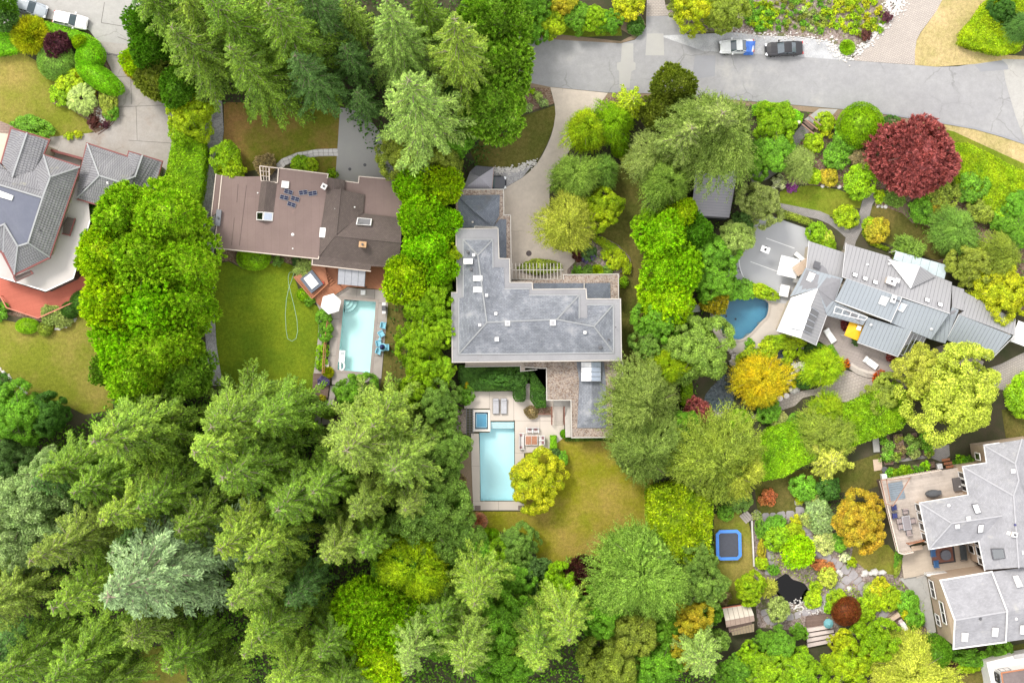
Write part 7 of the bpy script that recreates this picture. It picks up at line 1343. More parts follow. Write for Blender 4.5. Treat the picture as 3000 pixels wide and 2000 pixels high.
# planting round the metal roofed house
T([('broadM','deep',1868+175,318-20,30,3.0,'dark green shrub between the clipped dome and maroon maple'),('broadM','green',1945,312,34,2.6,'green shrub below the left side of the clipped dome'),('broadM','limeY',1898,280,24,1.8,'yellow green shrub left of the clipped dome'),('broadS','yellow',1898,300,17,1.4,'yellow shrub left of the clipped dome'),
   ('broadM','limeY',1868,325,24,1.7,'rounded lime shrub right of the path from the road'),('broadM','green',1925,355,32,1.8,'green shrub in the middle of the upper garden'),('broadM','brownish',1975,360,30,1.8,'bronze leaved shrub left of the maroon maple'),('broadM','lime',1975,415,38,2.2,'lime shrub above the steps'),
   ('broadM','orange',1903,405,22,1.3,'yellow orange flowering shrub above the small garden lawn'),('broadM','limeY',1872,405,20,1.2,'lime flowering shrub left of the orange one'),('broadS','white',1787,420,17,1,'white hydrangea at the path bend'),('broadS','purple',1818,428,13,.5,'purple flowering ring below the grey olive shrub'),('broadM','limeY',1945,497,27,1.5,'round lime shrub inside the low box edging'),
   ('broadM','orange',2015,528,28,1.5,'orange tinged azalea inside the box edging'),('broadM','limeY',2000,515,18,1.2,'lime side of the orange azalea'),('featherM','feath',2085,575,36,3.0,'pale green climber on the glass canopy'),('broadM','olive',2165,445,40,2.4,'bronze green shrub below the maroon maple'),('broadM','orange',2150,470,26,2,'bronze shrub with orange leaves below the maroon maple'),
   ('broadM','green',2120,480,34,2,'green shrub under the right side of the maple'),('broadM','green',2230,430,40,2.4,'green shrub between the maple and the wide hedge'),('broadM','olive',2255,480,32,2,'olive shrub beside the bare earth'),('broadM','green',2310,500,36,2,'green shrub below the wide hedge'),('tuftM','teal',2055,450,26,.9,'teal spiky clump under the maple'),('broadS','limeY',2020,452,14,.8,'small pale shrub beside the path steps'),
   ('broadM','lime',1880,535,26,1.4,'green shrub above the first metal roof'),('broadM','chart',1898,548,18,1.2,'pale yellow shrub above the first metal roof'),('broadM','lime',1898,568,22,1.5,'lime shrub against the first metal roof'),('broadS','limeY',1885,556,13,1.2,'bright yellow green ball above the first metal roof'),
   ('broadM','green',1712,668,26,1.2,'green shrub between court and pool'),('broadM','limeY',1748,668,26,1.2,'lime shrub at the lower tip of the sports court',dict(asp=1.5,rot=-20)),('broadS','yellow',1675,648,9,.9,'small yellow plant at the court corner'),('broadM','green',1680,662,24,1.6,'green shrub above the dark blue pool'),
   ('tuftM','maroon',1600,950,38,3.0,'maroon lace leaf shrub below the long pebble pond'),('broadM','limeY',1735,822,36,2.0,'yellow green shrub above the golden maple',dict(asp=1.2,rot=30)),('broadM','limeY',1768,800,24,1.3,'lime shrub below the pale pool terrace'),('broadM','limeY',1800,785,28,1.3,'lime planting above the small pebble pond',dict(asp=1.6,rot=0)),
   ('broadM','green',1765,945,27,1.8,'dark green round shrub under the golden maple'),('broadM','deep',1850,872,20,1.5,'dark green shrub left of the yellow green maple'),('broadM','green',1875,815,24,1.8,'green shrub beside the flat clipped hedge'),('ballS','tealD',1862,803,14,2,'dark blue green shrub at the tip of the metal roof'),
   ('tuftM','cream',1790,962,20,1,'cream variegated shrub on the terrace edge'),('tuftM','cream',1823,968,15,1,'pale variegated shrub above the clipped hedge'),('broadM','lime',1700,965,26,1.2,'lime planting along the lower pond edge'),('broadS','limeY',1815,810,14,.8,'lime fern right of the small pebble pond'),('broadS','limeY',1840,812,14,.8,'lime fern nearer the metal roof tip'),
   ('broadS','limeY',1808,834,13,.8,'lime fern below the small pebble pond'),('broadS','yellow',1824,880,11,.8,'yellow plant left of the pale path'),('broadS','green',1720,790,12,.8,'small green plant left of the pond rocks'),('tuftS','redor',1936,836,13,1.3,'red and yellow planted pot at the left end of the curved steps'),('tuftS','redor',2020,866,14,1.3,'red and yellow planted pot at the right end of the curved steps'),
   ('tuftM','maroon',1945,745,15,1.2,'dark red plant under the eaves left of the yellow canopy'),('tuftM','maroon',2048,818,14,1.2,'dark red plant on the deck below the right roof'),('broadS','tealD',1966,783,10,1,'dark plant beside the yellow canopy'),('featherL','olive',1880,1010,62,4,'olive feathery shrub above the dark gap in the hedge'),
   ('broadM','green',1830,975,26,2.2,'green shrub at the start of the bright hedge'),('featherL','limeY',1900,945,44,3.4,'yellow green shrub between the terrace and the bright hedge'),('conifM','chart',1905,1055,56,5,'yellow olive weeping conifer above the shaded lawn',dict(a=.6)),('broadL','olive',2030,905,44,3,'olive shrub at the right end of the bright hedge'),('broadM','lime',2352,905,46,2.6,'lime hedge shrub at the right edge'),('broadS','orange',2335,890,16,1.2,'orange leaved shrub at the right edge')],cat='shrub')
# garden of the shingled house
T([('broadS','coral',1763,1142,19,1,'coral red shrub on the shaded lawn'),('ballM','rust',1944,1403,33,2.2,'rust red dome shrub among lime planting'),('broadM','coral',1888,1298,20,.8,'coral red low shrub right of the yellow maple',dict(asp=1.4,rot=-10)),
   ('broadM','silver',1876,1168,30,1.6,'silvery variegated shrub left of the golden orange tree'),('tuftM','silver',1890,1195,32,1.7,'blue grey shrub touching the golden orange tree'),('tuftM','cream',1858,1190,20,1.2,'white variegated shrub beside the flagstone path'),('tuftM','cream',1872,1145,17,1.2,'small white variegated shrub at the top of the garden'),
   ('broadM','lime',1790,1235,32,1.8,'round lime green shrub left of the yellow maple'),('broadM','green',1780,1205,24,1.2,'green planting above the round lime shrub'),('broadM','limeY',1825,1225,24,1.2,'lime planting right of the round lime shrub'),('broadS','yellow',1832,1195,15,.8,'yellow clump by the upper path'),('broadS','yellow',1836,1150,9,.7,'small yellow clump beside the topmost flagstones'),
   ('broadM','green',1745,1215,16,1,'green plants at the top of the long raised bed',dict(asp=.7,rot=0)),('broadM','orange',1748,1262,17,1,'orange and yellow plants in the long raised bed',dict(asp=.6,rot=0)),('broadM','limeY',1750,1292,15,1,'lime plants at the lower end of the long raised bed'),('tuftS','cream',1738,1185,11,.8,'pale plant at the top corner of the raised bed'),
   ('broadM','sage',1788,1400,26,2.4,'grey green round shrub below the black pond'),('featherM','chart',1765,1350,20,1.5,'yellow green fern like shrub left of the black pond'),('broadM','green',1776,1308,13,1.2,'green shrub above the left lobe of the black pond'),('broadM','chart',1902,1325,22,1.2,'yellow variegated shrub right of the black pond'),('broadM','limeY',1870,1375,22,.9,'lime clump below the black pond rim'),
   ('broadM','limeY',1876,1348,15,.9,'lime clump right of the black pond rim'),('broadM','cream',1895,1245,26,1,'pale yellow shrub on the bend of the long path'),('broadM','green',1930,1245,24,1,'dark green shrub under the golden orange tree'),('broadS','limeY',1955,1292,12,.9,'small bright lime ball beside the brown lawn'),('broadS','white',1940,1280,11,.7,'pale pink flowering plant beside the path'),
   ('broadM','green',1665,1175,20,1.4,'dark green clump above the trampoline'),('broadM','teal',1700,1150,26,1.2,'grey green shrub at the upper left steps'),('broadS','brownish',1662,1370,16,1.2,'brown shrub above the shed'),('broadM','yellow',2020,1350,24,1.2,'bright yellow shrub beside the concrete path'),('broadM','limeY',2010,1375,30,1.3,'lime shrub below the bright yellow one'),
   ('broadM','limeY',2045,1375,26,1.2,'yellow green shrub in the triangular bed'),('broadM','green',2085,1385,26,1.3,'green shrub beside the tan end wall'),('broadS','yellow',2080,1405,15,.9,'yellow shrub above the brown low deck'),('broadM','green',2100,1425,24,1.6,'dark green round shrub beside the brown low deck'),('broadM','sage',1998,1355,16,.9,'sage shrub near the path crossing'),
   ('broadM','lime',1985,1400,26,1.2,'lime planting right of the rust red dome'),('broadM','limeY',1925,1375,24,1,'lime planting above the rust red dome'),('broadM','lime',1905,1395,13,1,'lime planting left of the rust red dome'),('broadM','lime',1975,1440,18,1.4,'lime planting below the rust red dome'),('broadM','green',2230,1510,30,1.6,'green hedge shrub along the annex wall',dict(asp=1.5,rot=0)),
   ('broadM','green',2300,1500,32,1.6,'green hedge shrub at the right under the annex wall'),('broadM','limeY',2215,1530,22,1.2,'lime hedge shrub near the white house',dict(asp=1.5,rot=0)),('broadM','dark_red',2190,1530,15,1.2,'brown red shrub beside the dark green oval tree'),('broadM','green',2065,1270,18,.9,'green strip planting beside the weathered deck',dict(asp=.5,rot=-15)),
   ('broadM','olive',2062,1300,14,.9,'olive strip planting below the deck',dict(asp=.5,rot=-15)),('broadM','green',1845,1120,30,2,'dark green shrub at the top of the garden'),('broadM','deep',1905,1120,30,2.2,'dark shrub behind the golden orange tree')],cat='shrub')
# vegetable beds
for i,(pl,c1,c2,lab) in enumerate((([(318,130),(400,120),(475,395),(455,470),(365,470),(345,400)],'teal','green','leftmost vegetable bed full of green leaves'),([(458,130),(560,120),(595,390),(490,415)],'brownish','olive','second vegetable bed from the left, half bare'),
                                      ([(625,120),(720,110),(772,375),(645,390)],'teal','sage','third vegetable bed with blue green plants'),([(785,110),(840,105),(905,360),(815,375)],'green','olive','fourth vegetable bed beside the paved square'),
                                      ([(385,545),(930,440),(940,500),(395,605)],'lime','green','long flower bed below the vegetable beds'),([(1135,430),(1350,385),(1365,450),(1150,480)],'green','lime','small flower bed left of the tan wall'))):
    pts=[ZL(*p) for p in pl]; b=thing('raised_bed',lab,'garden bed',P(*pts[0])); w=W2(pts,.4); MB().prism(w,0,.32).build('soil',M_MULCH,b)
    for k in range(len(w)): a,c_=Vector((*w[k],.2)),Vector((*w[(k+1)%len(w)],.2)); MB().bar(a,c_,.09,.42).build('side_board',M_WOODD,b)
    rg=np.random.default_rng(50+i); pp=sample(inset(w,.15),14 if i<4 else 12,rg)
    for x,y in pp:
        if i==1 and rg.uniform()<.35: continue
        me,tr,R,Hc=random.choice(PROTO['plantS']); o=node_obj('garden_plant',me); tag(o,'leafy plant growing in the ' + lab.replace(' full of green leaves','').replace(', half bare',''),'plant','plants in the ' + lab); o.location=(x,y,.3); s=rg.uniform(1.0,1.9); o.scale=(s,s,s); o.rotation_euler.z=rg.uniform(0,6); paint(o,c1 if rg.uniform()<.65 else c2,.2)
# rosettes in the big roadside bed
bed=cv(Z4,[(-230,20),(20,20),(90,120),(20,270),(-110,270),(-200,180)]); bed2=cv(Z4,[(560,130),(620,-10),(980,-10),(1070,180),(1010,290),(900,330),(760,320),(640,250),(560,240)])
def rosettes(poly,n,lab,cols,rmin,rmax,grp,seed,dmin=.75,h=.45):
    rg=np.random.default_rng(seed); w=W2(poly); P_=sample(w,n*6,rg); keep=[]
    for p in P_:
        if all((p[0]-q[0]) ** 2+(p[1]-q[1]) ** 2>dmin ** 2 for q in keep): keep.append(p)
        if len(keep)>=n: break
    for x,y in keep:
        me,tr,R,Hc=random.choice(PROTO['plantS']); o=node_obj('bedding_plant',me); tag(o,lab,'plant',grp); o.location=(x,y,0); s=rg.uniform(rmin,rmax)/R; o.scale=(s,s,h/Hc*rg.uniform(.8,1.3)); o.rotation_euler.z=rg.uniform(0,6); paint(o,cols[int(rg.integers(len(cols)))],.15)
rosettes(bed2,90,'small round yellow green rosette plant in the roadside bed beside the pale driveway',['limeY','yellow','limeY','lime'],.32,.55,'yellow green rosettes in the right part of the roadside bed',5,.62)
rosettes(bed,70,'small round yellow green rosette plant in the roadside bed above the black car',['limeY','limeY','green'],.32,.5,'yellow green rosettes in the left part of the roadside bed',6,.5)
rosettes(cv(Z4,[(80,20),(560,-10),(560,200),(480,290),(300,280),(60,270)]),80,'small muted green perennial in the middle of the roadside bed',['green','sage','olive','green','olive','limeY','green'],.22,.5,'muted perennials in the roadside bed',7,.6)
T([('broadS','dark_red',*Z4(885,320),14,.8,'dark purple grass clump near the point of the roadside bed'),('broadS','plum',*Z4(1085,150),13,.8,'dark purple shrub beside the pale stones of the roadside bed'),('spikyM','lime',*Z4(730,435),17,.6,'green grassy mound at the tip of the roadside bed'),
   ('tuftM','deep',1462,62,21,1.2,'dark green low shrub beside the top paved drive')],cat='shrub')
# ---------------------------------------------------------------- cars
def loft(m,st,sec):
    """st: stations (x, half width, z bottom, z top); sec: fractions (y, z) across"""
    R_=[[Vector((x,w*a,zb+(zt-zb)*b)) for a,b in sec] for x,w,zb,zt in st]
    for i in range(len(R_)-1):
        for k in range(len(sec)-1): m.face([R_[i][k],R_[i][k+1],R_[i+1][k+1],R_[i+1][k]])
    m.face(R_[0][::-1]); m.face(R_[-1]); return m
M_GLS=plain('car_glass',(.10,.125,.15),.08,0,.9); M_TYRE=plain('tyre',(.02,.02,.02),.9); M_RIM=plain('rim',(.45,.46,.48),.3,.8); M_LAMP=plain('headlamp',(.75,.77,.80),.1); M_TAIL=plain('tail_lamp',(.45,.02,.02),.3)  # car glass base colour lightened to stand for pale sky reflection
def car(label,col,u,v,deg,L=4.5,suv=False,roofc=None):
    p=P(u,v,.7); o=thing('parked_car',label,'car',(p.x,p.y,.03),math.radians(deg)); pt=plain('paint_%d' % (col[0]*1e4+col[2]*77),col,.3,0,.5,.35); h=L/2; B=lambda: MB(False)
    sec=[(-.96,0),(-1,.35),(-1,.62),(-.93,.93),(-.8,1),(-.4,1.04),(.4,1.04),(.8,1),(.93,.93),(1,.62),(1,.35),(.96,0)]
    zt=1.0 if suv else .88
    body=[(-h,.70,.35,zt*.72),(-h+.12,.82,.28,zt*.95),(-h*.72,.9,.22,zt),(-h*.2,.92,.2,zt),(h*.35,.91,.2,zt*.99),(h*.7,.88,.22,zt*.9),(h-.15,.8,.28,zt*.78),(h,.62,.36,zt*.62)]
    o1=loft(B(),body,sec).build('body',pt,o,True)
    zr=1.62 if suv else 1.38; rear=-h+(.25 if suv else .95); cab=[(rear,.76,zt-.05,zt+.02),(rear+(.25 if suv else .55),.74,zt-.05,zr-.05),(rear+1.0,.73,zt-.05,zr),(.15,.73,zt-.05,zr-.02),(h*.36,.77,zt-.06,zt+.02)]
    sc=[(-1,0),(-.97,.45),(-.84,.96),(-.6,1),(.6,1),(.84,.96),(.97,.45),(1,0)]; loft(B(),cab,sc).build('windows',M_GLS,o,True)
    x0,x1=cab[1][0]+.05,cab[3][0]-.02; rp=plain('roof_%d' % (col[0]*1e4),roofc,.3) if roofc else pt; loft(B(),[(x0,.60,zr-.06,zr-.015),(x0+.4,.63,zr-.06,zr+.025),(x1-.3,.63,zr-.06,zr+.015),(x1,.60,zr-.08,zr-.01)],[(-1.04,0),(-1,.7),(-.7,1),(.7,1),(1,.7),(1.04,0)]).build('roof',rp,o,True)
    for s in (-1,1):
        for a,b in (((cab[3][0],.70*s,zr-.05),(cab[4][0],.76*s,zt)),((cab[0][0],.74*s,zt),(cab[1][0],.70*s,zr-.06)),((-.35,.775*s,zt),(-.38,.70*s,zr-.05))): B().bar(a,b,.07,.05).build('pillar',pt,o)
        B().box((h*.28,.98*s,zt+.04),(.2,.22,.14)).build('mirror',pt,o); B().box((h-.16,.6*s,zt*.72),(.32,.32,.14),-.3*s).build('headlight',M_LAMP,o); B().box((-h+.06,.66*s,zt*.78),(.14,.3,.16)).build('tail_light',M_TAIL,o)
        for x in (-h*.6,h*.6):
            w=thing('wheel',None,None,(x,.80*s,.31)); w.parent=o; c=[(.31*math.cos(a),.31*math.sin(a)) for a in np.linspace(0,6.283,15)[:-1]]; m=B()
            for i in range(14): a,b=c[i],c[(i+1)%14]; m.face([(a[0],-.11,a[1]),(b[0],-.11,b[1]),(b[0],.11,b[1]),(a[0],.11,a[1])])
            m.face([(a,.11,b) for a,b in c]); m.face([(a,-.11,b) for a,b in c][::-1]); m.build('tyre',M_TYRE,w); m=B(); m.face([(a*.62,.118*s,b*.62) for a,b in c]); m.build('rim',M_RIM,w)
    m=B(); m.bar((h*.42,-.7,zt*.995),(h*.85,-.58,zt*.86),.02,.012).bar((h*.42,.7,zt*.995),(h*.85,.58,zt*.86),.02,.012).build('bonnet_line',M_DG,o); B().box((h-.02,0,.5),(.1,1.0,.22)).build('grille',M_BLK,o); return o
wc=car('white sedan with a blue sheet over its tail, parked at the road verge',(.66,.68,.68),1692,107,182.5,4.35)
car('shiny black sedan parked behind the white one on the pale gravel',(.008,.008,.012),1801,112,183,4.8)
car('white compact car parked between the clipped hedge and the left road',(.70,.68,.68),162,47,-12,4.4,True)
car('silver car at the top left corner, partly hidden by the yellow shrub',(.34,.38,.42),68,17,-17,4.6,True)
car('black car whose nose sticks out from the metal carport canopy',(.03,.035,.05),*ZD(515,325),0,4.5)
tp=thing('blue_sheet','crumpled bright blue sheet draped over the tail of the white sedan','tarpaulin',P(*Z3(2185,440),.95)); m=MB(); g_=[[P(*Z3(2150+22*i-6*j,380+32*j),.98+.06*math.sin(i*2.1+j*1.7)-(.5 if j>3 or i>3 else 0)) for i in range(5)] for j in range(5)]
for j in range(4):
    for i in range(4): m.face([g_[j][i],g_[j+1][i],g_[j+1][i+1],g_[j][i+1]])
m.build('cloth',plain('blue_cloth',(.06,.18,.62),.6),tp)
# ---------------------------------------------------------------- garden furniture and small things
def X(name,label,cat,Z,x,y,z=0,rz=0.0,group=None): p=P(*Z(x,y),z); return thing(name,label,cat,(p.x,p.y,z),rz,group)
def bx(o,part,mat,*boxes):
    m=MB(False)
    for b in boxes: m.box(b[:3],b[3:6],b[6] if len(b)>6 else 0)
    return m.build(part,mat,o)
def legs(o,mat,w,d_,h,t=.05):
    for a in (-1,1):
        for b in (-1,1): bx(o,'leg',mat,(a*(w/2-t),b*(d_/2-t),h/2,t,t,h))
def armchair(label,Z,x,y,z,rz,frame,cush,w=.75,grp=None,name='garden_chair'):
    o=X(name,label,'chair',Z,x,y,z,rz,grp); legs(o,frame,w,.7,.38); bx(o,'seat',cush,(0,.02,.42,w*.9,.62,.1)); bx(o,'backrest',cush,(0,.33,.66,w*.9,.1,.5))
    for s in (-1,1): bx(o,'armrest',frame,(s*w/2,0,.6,.08,.7,.05))
    return o
M_LBLUE=plain('light_blue_plastic',(.22,.55,.70),.5); M_NB=plain('navy_cloth',(.03,.04,.16),.7); M_GREY=plain('grey_cushion',(.42,.42,.45),.8); M_GREYL=plain('light_cushion',(.56,.53,.52),.8)
for x,y,a,lb in ((1524,652,80,'pale blue plastic chair nearest the white grill beside the pool'),(1508,720,120,'pale blue plastic chair second from the white grill'),(1488,798,100,'pale blue plastic chair at the upper side of the navy parasol table'),(1486,862,70,'pale blue plastic chair at the lower side of the navy parasol table'),(1548,832,-90,'pale blue plastic chair on the grass side of the navy parasol table')):
    o=armchair(lb,ZC,x,y,.09,math.radians(a),M_LBLUE,M_LBLUE,.72,'pale blue chairs by the pool','plastic_chair')
o=X('parasol_table','round table with a folded navy parasol on the pool edge','table',ZC,1520,830,.09); MB(False).lathe((0,0,.68),[(.5,0),(.5,.04)],20).build('tabletop',M_LBLUE,o); MB(False).lathe((0,0,0),[(.04,0),(.04,1.2),(.36,1.25),(.28,1.7),(.06,2.2)],10).build('folded_canopy',M_NB,o); legs(o,M_LBLUE,.7,.7,.68)
o=X('side_table','tiny blue side table between two pale blue chairs','table',ZC,1494,762,.09); MB(False).lathe((0,0,.4),[(.17,0),(.17,.04)],12).build('tabletop',M_LBLUE,o); bx(o,'pedestal',M_LBLUE,(0,0,.2,.08,.08,.4))
def parasol(name,label,Z,x,y,z0,n,r,h,mat,rot=0.0,cat='parasol'):
    o=X(name,label,cat,Z,x,y,z0,rot); m=MB(False)
    for i in range(n):
        a,b=2*math.pi*i/n,2*math.pi*(i+1)/n; m.face([(0,0,h),(r*math.cos(a),r*math.sin(a),h-.38),(r*math.cos(b),r*math.sin(b),h-.38)]); m.face([(r*math.cos(a),r*math.sin(a),h-.38),(r*math.cos(a),r*math.sin(a),h-.5),(r*math.cos(b),r*math.sin(b),h-.5),(r*math.cos(b),r*math.sin(b),h-.38)])
    m.build('canopy',mat,o); MB(False).lathe((0,0,0),[(.25,0),(.25,.08),(.03,.1),(.03,h+.08)],10).build('pole',M_WHITE,o)
    for i in range(n): a=2*math.pi*i/n; MB(False).bar((0,0,h-.06),(r*.97*math.cos(a),r*.97*math.sin(a),h-.42),.025).build('rib',M_DG,o)
    return o
parasol('parasol','white hexagonal parasol between the spa deck and the pool',ZC,1110,480,.3,6,1.35,2.5,plain('white_canvas',(.80,.79,.78),.8),.3)
o=X('covered_spa','square hot tub with a white cover and dark sides on the orange deck','hot tub',ZC,938,295,.9,math.radians(-52)); bx(o,'shell',plain('spa_shell',(.09,.11,.15),.5),(0,0,.32,2.3,1.9,.64)); bx(o,'cover',M_SKYW,(-.05,0,.70,1.7,1.1,.12)); bx(o,'lid',plain('grey_lid',(.5,.52,.56),.6),(-.45,.05,.78,.3,.25,.05))
o=X('red_box','small red box at the right corner of the spa deck','box',ZC,1025,305,.9,.4); bx(o,'lid',plain('red_plastic',(.50,.05,.03),.5),(0,0,.15,.35,.35,.3)); bx(o,'handle',M_DG,(0,0,.32,.2,.04,.04))
def grill(label,Z,x,y,z,rz,mat,name='grill',cat='grill',shelves=True):
    o=X(name,label,cat,Z,x,y,z,rz); bx(o,'body',M_BLK,(0,0,.5,.62,.5,.7)); MB(False).bar((-.3,0,.9),(.3,0,.9),.5,.28).build('lid',mat,o); legs(o,M_DG,.7,.45,.2)
    if shelves: bx(o,'shelf',M_WHITE,(.52,0,.84,.38,.45,.04)); bx(o,'shelf',M_WHITE,(-.52,0,.84,.38,.45,.04))
    return o
grill('white and black grill at the upper right of the first pool',ZC,1530,512,.09,math.pi/2,M_DG)
def blob(o,part,mat,w,d_,h,z=0,n=12,j=.12,seed=1): rg=random.Random(seed); pr=[(1.0,0),(1.0,.55),(.85,.85),(.45,1)]; m=MB(False); m.lathe((0,0,z),[(a*w/2*rg.uniform(1-j,1),b*h) for a,b in pr],n,1,d_/w); return m.build(part,mat,o,True)
o=X('covered_grill','dark grey covered grill on the weathered deck','grill',ZL,903,800,2.9,.1); blob(o,'cover',plain('charcoal_cloth',(.085,.09,.10),.9),2.0,1.0,1.0); bx(o,'side_flap',plain('charcoal_cloth',(.085,.09,.10),.9),(.1,.1,.7,1.6,.5,.5))
o=X('covered_grill','white covered grill on the brown low deck','grill',ZM,560,900,.3,-1.0); bx(o,'cover',M_WHITE,(0,0,.5,1.1,.6,1.0)); bx(o,'shelf',plain('pinkish_shelf',(.5,.42,.42),.7),(-.75,0,.7,.4,.5,.08),(.75,.1,.7,.35,.4,.08)); bx(o,'handle',M_DG,(0,.33,.8,.6,.05,.05))
o=X('pool_mat','white panel standing on the north edge of the first pool','box',ZC,1356,383,.09); bx(o,'lid',M_SKYW,(0,0,.15,.6,.6,.3)); bx(o,'hinge',M_GREY,(0,.3,.3,.5,.04,.04))
o=X('pool_float','white rectangular pool float in the lower left of the first pool','float',ZC,1182,905,-.05,-.08); bx(o,'mat',M_SKYW,(0,0,.06,.75,1.5,.12)); bx(o,'pillow',plain('float_grey',(.45,.50,.52),.6),(0,.42,.15,.45,.3,.08)); bx(o,'insert',M_PLASTB,(0,-.1,.125,.35,.5,.02))
o=X('ring_float','white ring float in the lower left corner of the first pool','float',ZC,1175,985,-.05); m=MB(False); m.tube([(.42*math.cos(a),.55*math.sin(a),.1) for a in np.linspace(-1.6,1.6,12)]+[(-.1,.5,.1),(-.1,-.5,.1)],.13,8); m.build('ring',M_SKYW,o,True)
o=X('pool_machine','pale wheeled pool cleaner beside the timber rail','machine',ZC,1062,965,.09,-.05); bx(o,'body',plain('beige_plastic',(.55,.50,.47),.5),(0,-.1,.3,.5,.9,.5)); bx(o,'panel',M_DG,(0,.4,.5,.5,.25,.2)); MB(False).bar((-.15,.5,.6),(-.25,2.0,.7),.04).build('handle',M_GREY,o)
for s in (-1,1): bx(o,'wheel',M_BLK,(s*.3,-.4,.12,.06,.24,.24))
hs=MB(); hp=[(800,110),(798,180),(770,280),(745,345),(725,440),(717,560),(722,680),(735,760),(770,782),(805,760),(818,700),(812,610),(790,500),(765,400),(745,320),(740,260),(750,220),(775,215)]
hs.tube([P(*ZC(*p),.06) for p in hp],.035,5); o=hs.build('garden_hose',plain('pale_green_hose',(.34,.50,.33),.6)); tag(o,'pale green hose looped across the mown lawn','hose')
o=thing('plank_walk','dark brown plank walkway carrying violet flowers at the lower end of the timber rail','deck',P(*ZC(1015,1150)))
for k in range(12): t0,t1=k/12,(k+.9)/12; a,b,c_,d_=[P(*ZC(*p),.4) for p in ((945,1045),(1092,1050),(1060,1262),(935,1250))]; MB().prism([tuple(p[:2]) for p in (a.lerp(b,t0),a.lerp(b,t1),d_.lerp(c_,t1),d_.lerp(c_,t0))],.05,.4).build('plank',M_WOODD,o)
o=thing('timber_rail','orange brown timber rail running beside the rose bushes down to the plank walk','fence',P(*ZC(1040,800))); rp=[(1070,560),(1048,700),(1030,850),(1020,1045)]
for i in range(3):
    MB().bar(P(*ZC(*rp[i]),1.3),P(*ZC(*rp[i+1]),1.3),.1,.06).build('rail',M_WOODO,o); MB().bar(P(*ZC(rp[i][0]+14,rp[i][1]),1.1),P(*ZC(rp[i+1][0]+14,rp[i+1][1]),1.1),.08,.05).build('rail',M_WOODO,o)
for p in rp: MB().bar(P(*ZC(*p),0),P(*ZC(*p),1.3),.1).build('post',M_WOODO,o)
o=X('globe_planter','white ball planter on the plank walkway','planter',ZC,1003,1130,.4); MB(False).lathe((0,0,0),[(.1,0),(.24,.12),(.26,.26),(.18,.4),(.1,.45)],12).build('bowl',M_SKYW,o,True)
# loungers
def lounger(label,Z,x,y,z,rz,cush,frame,back=.35,grp=None):
    o=X('sun_lounger',label,'sun lounger',Z,x,y,z,rz,grp); legs(o,frame,.75,1.9,.28); bx(o,'frame',frame,(0,0,.3,.8,2.0,.05)); bx(o,'mattress',cush,(0,-.3,.38,.72,1.3,.1)); MB(False).bar((0,.37,.40),(0,.98,.40+back),.72,.09).build('backrest',cush,o); bx(o,'pillow',cush,(0,.84,.48+back*.8,.6,.22,.1)); return o
lounger('left grey sun lounger above the square spa',ZF,347,337,.1,0,M_GREY,M_DG,.15,'grey loungers on the pool deck'); lounger('right grey sun lounger beside the clipped hedge',ZF,408,337,.1,0,M_GREY,M_DG,.15,'grey loungers on the pool deck')
lounger('white sun lounger by the yellow canopy on the round deck',ZK,562,950,.55,.6,M_SKYW,M_WHITE); lounger('white sun lounger near the curved deck steps',ZK,937,1200,.55,.95,M_SKYW,M_WHITE)
o=armchair('long grey brown outdoor sofa beside the long pool',ZF,545,603,.1,math.pi/2,M_WHITE,M_GREYL,2.0,None,'outdoor_sofa'); [bx(o,'cushion',plain('plum_cushion',(.25,.12,.13),.8),(k,.15,.55,.3,.3,.15)) for k in (-.8,.8)]
for x,y,a,lb in ((605,520,0,'left white armchair above the slatted orange tables'),(650,520,0,'right white armchair above the slatted orange tables'),(697,580,-90,'white armchair facing the slatted orange tables, upper one'),(697,612,-90,'white armchair facing the slatted orange tables, lower one')):
    o=armchair(lb,ZF,x,y,.1,math.radians(a),M_WHITE,M_GREYL,.82 if a==0 else .62,'white armchairs on the pool deck','armchair'); bx(o,'cushion',plain('plum_cushion',(.25,.12,.13),.8),(0,.15,.55,.35,.3,.12))
for x,lb in ((595,'left slatted orange brown table on the pool deck'),(641,'right slatted orange brown table on the pool deck')):
    o=X('coffee_table',lb,'table',ZF,x,597,.1,0,'slatted tables on the pool deck'); legs(o,M_WHITE,.75,1.2,.35); bx(o,'frame',M_WHITE,(0,0,.36,.8,1.25,.04))
    for k in range(5): bx(o,'slat',M_WOODO,(-.28+.14*k,0,.4,.115,1.1,.03))
# court, pool and deck things of the metal roofed house
o=X('basketball_hoop','white basketball backboard with black rim standing on the grey court','basketball hoop',ZG,780,740,0,-.35); bx(o,'backboard',M_SKYW,(0,0,2.9,1.1,.75,.08)); MB(False).tube([(.23*math.cos(a),.3+.23*math.sin(a),2.7) for a in np.linspace(0,6.3,12)],.03,5).build('rim',M_BLK,o); bx(o,'support',M_BLK,(0,0,3.0,.25,.3,.12),(0,0,1.4,.12,.12,2.8))
parasol('square_parasol','white square parasol at the edge of the sports court',ZG,1005,893,0,4,1.75,2.4,M_SKYW,.55)
o=X('timber_canopy','pale tan timber ramp roof between the white square parasol and the metal roof','canopy',ZG,1140,880,0,.6)
for k in range(5): bx(o,'board',M_WOODP,(0,-.55+.27*k,2.6,3.0,.25,.06))
for s in (-1.3,1.3): bx(o,'post',M_WOODP,(s,0,1.3,.1,.1,2.56))
for k,(x,y,w,d_) in enumerate(((1130,800,1.6,.5),(985,1105,1.1,1.4),(1100,1010,.8,.6))): o=X('white_cabinet',('long white bench box against the court side wall','white sheeted box below the white square parasol','small white box beside the striped ramp')[k],'box',ZG,x,y,0,-.7 if k==0 else -.2); bx(o,'body',M_WHITE,(0,0,.4,w,d_,.8)); bx(o,'lid',M_SKYW,(0,0,.83,w*1.04,d_*1.04,.05))
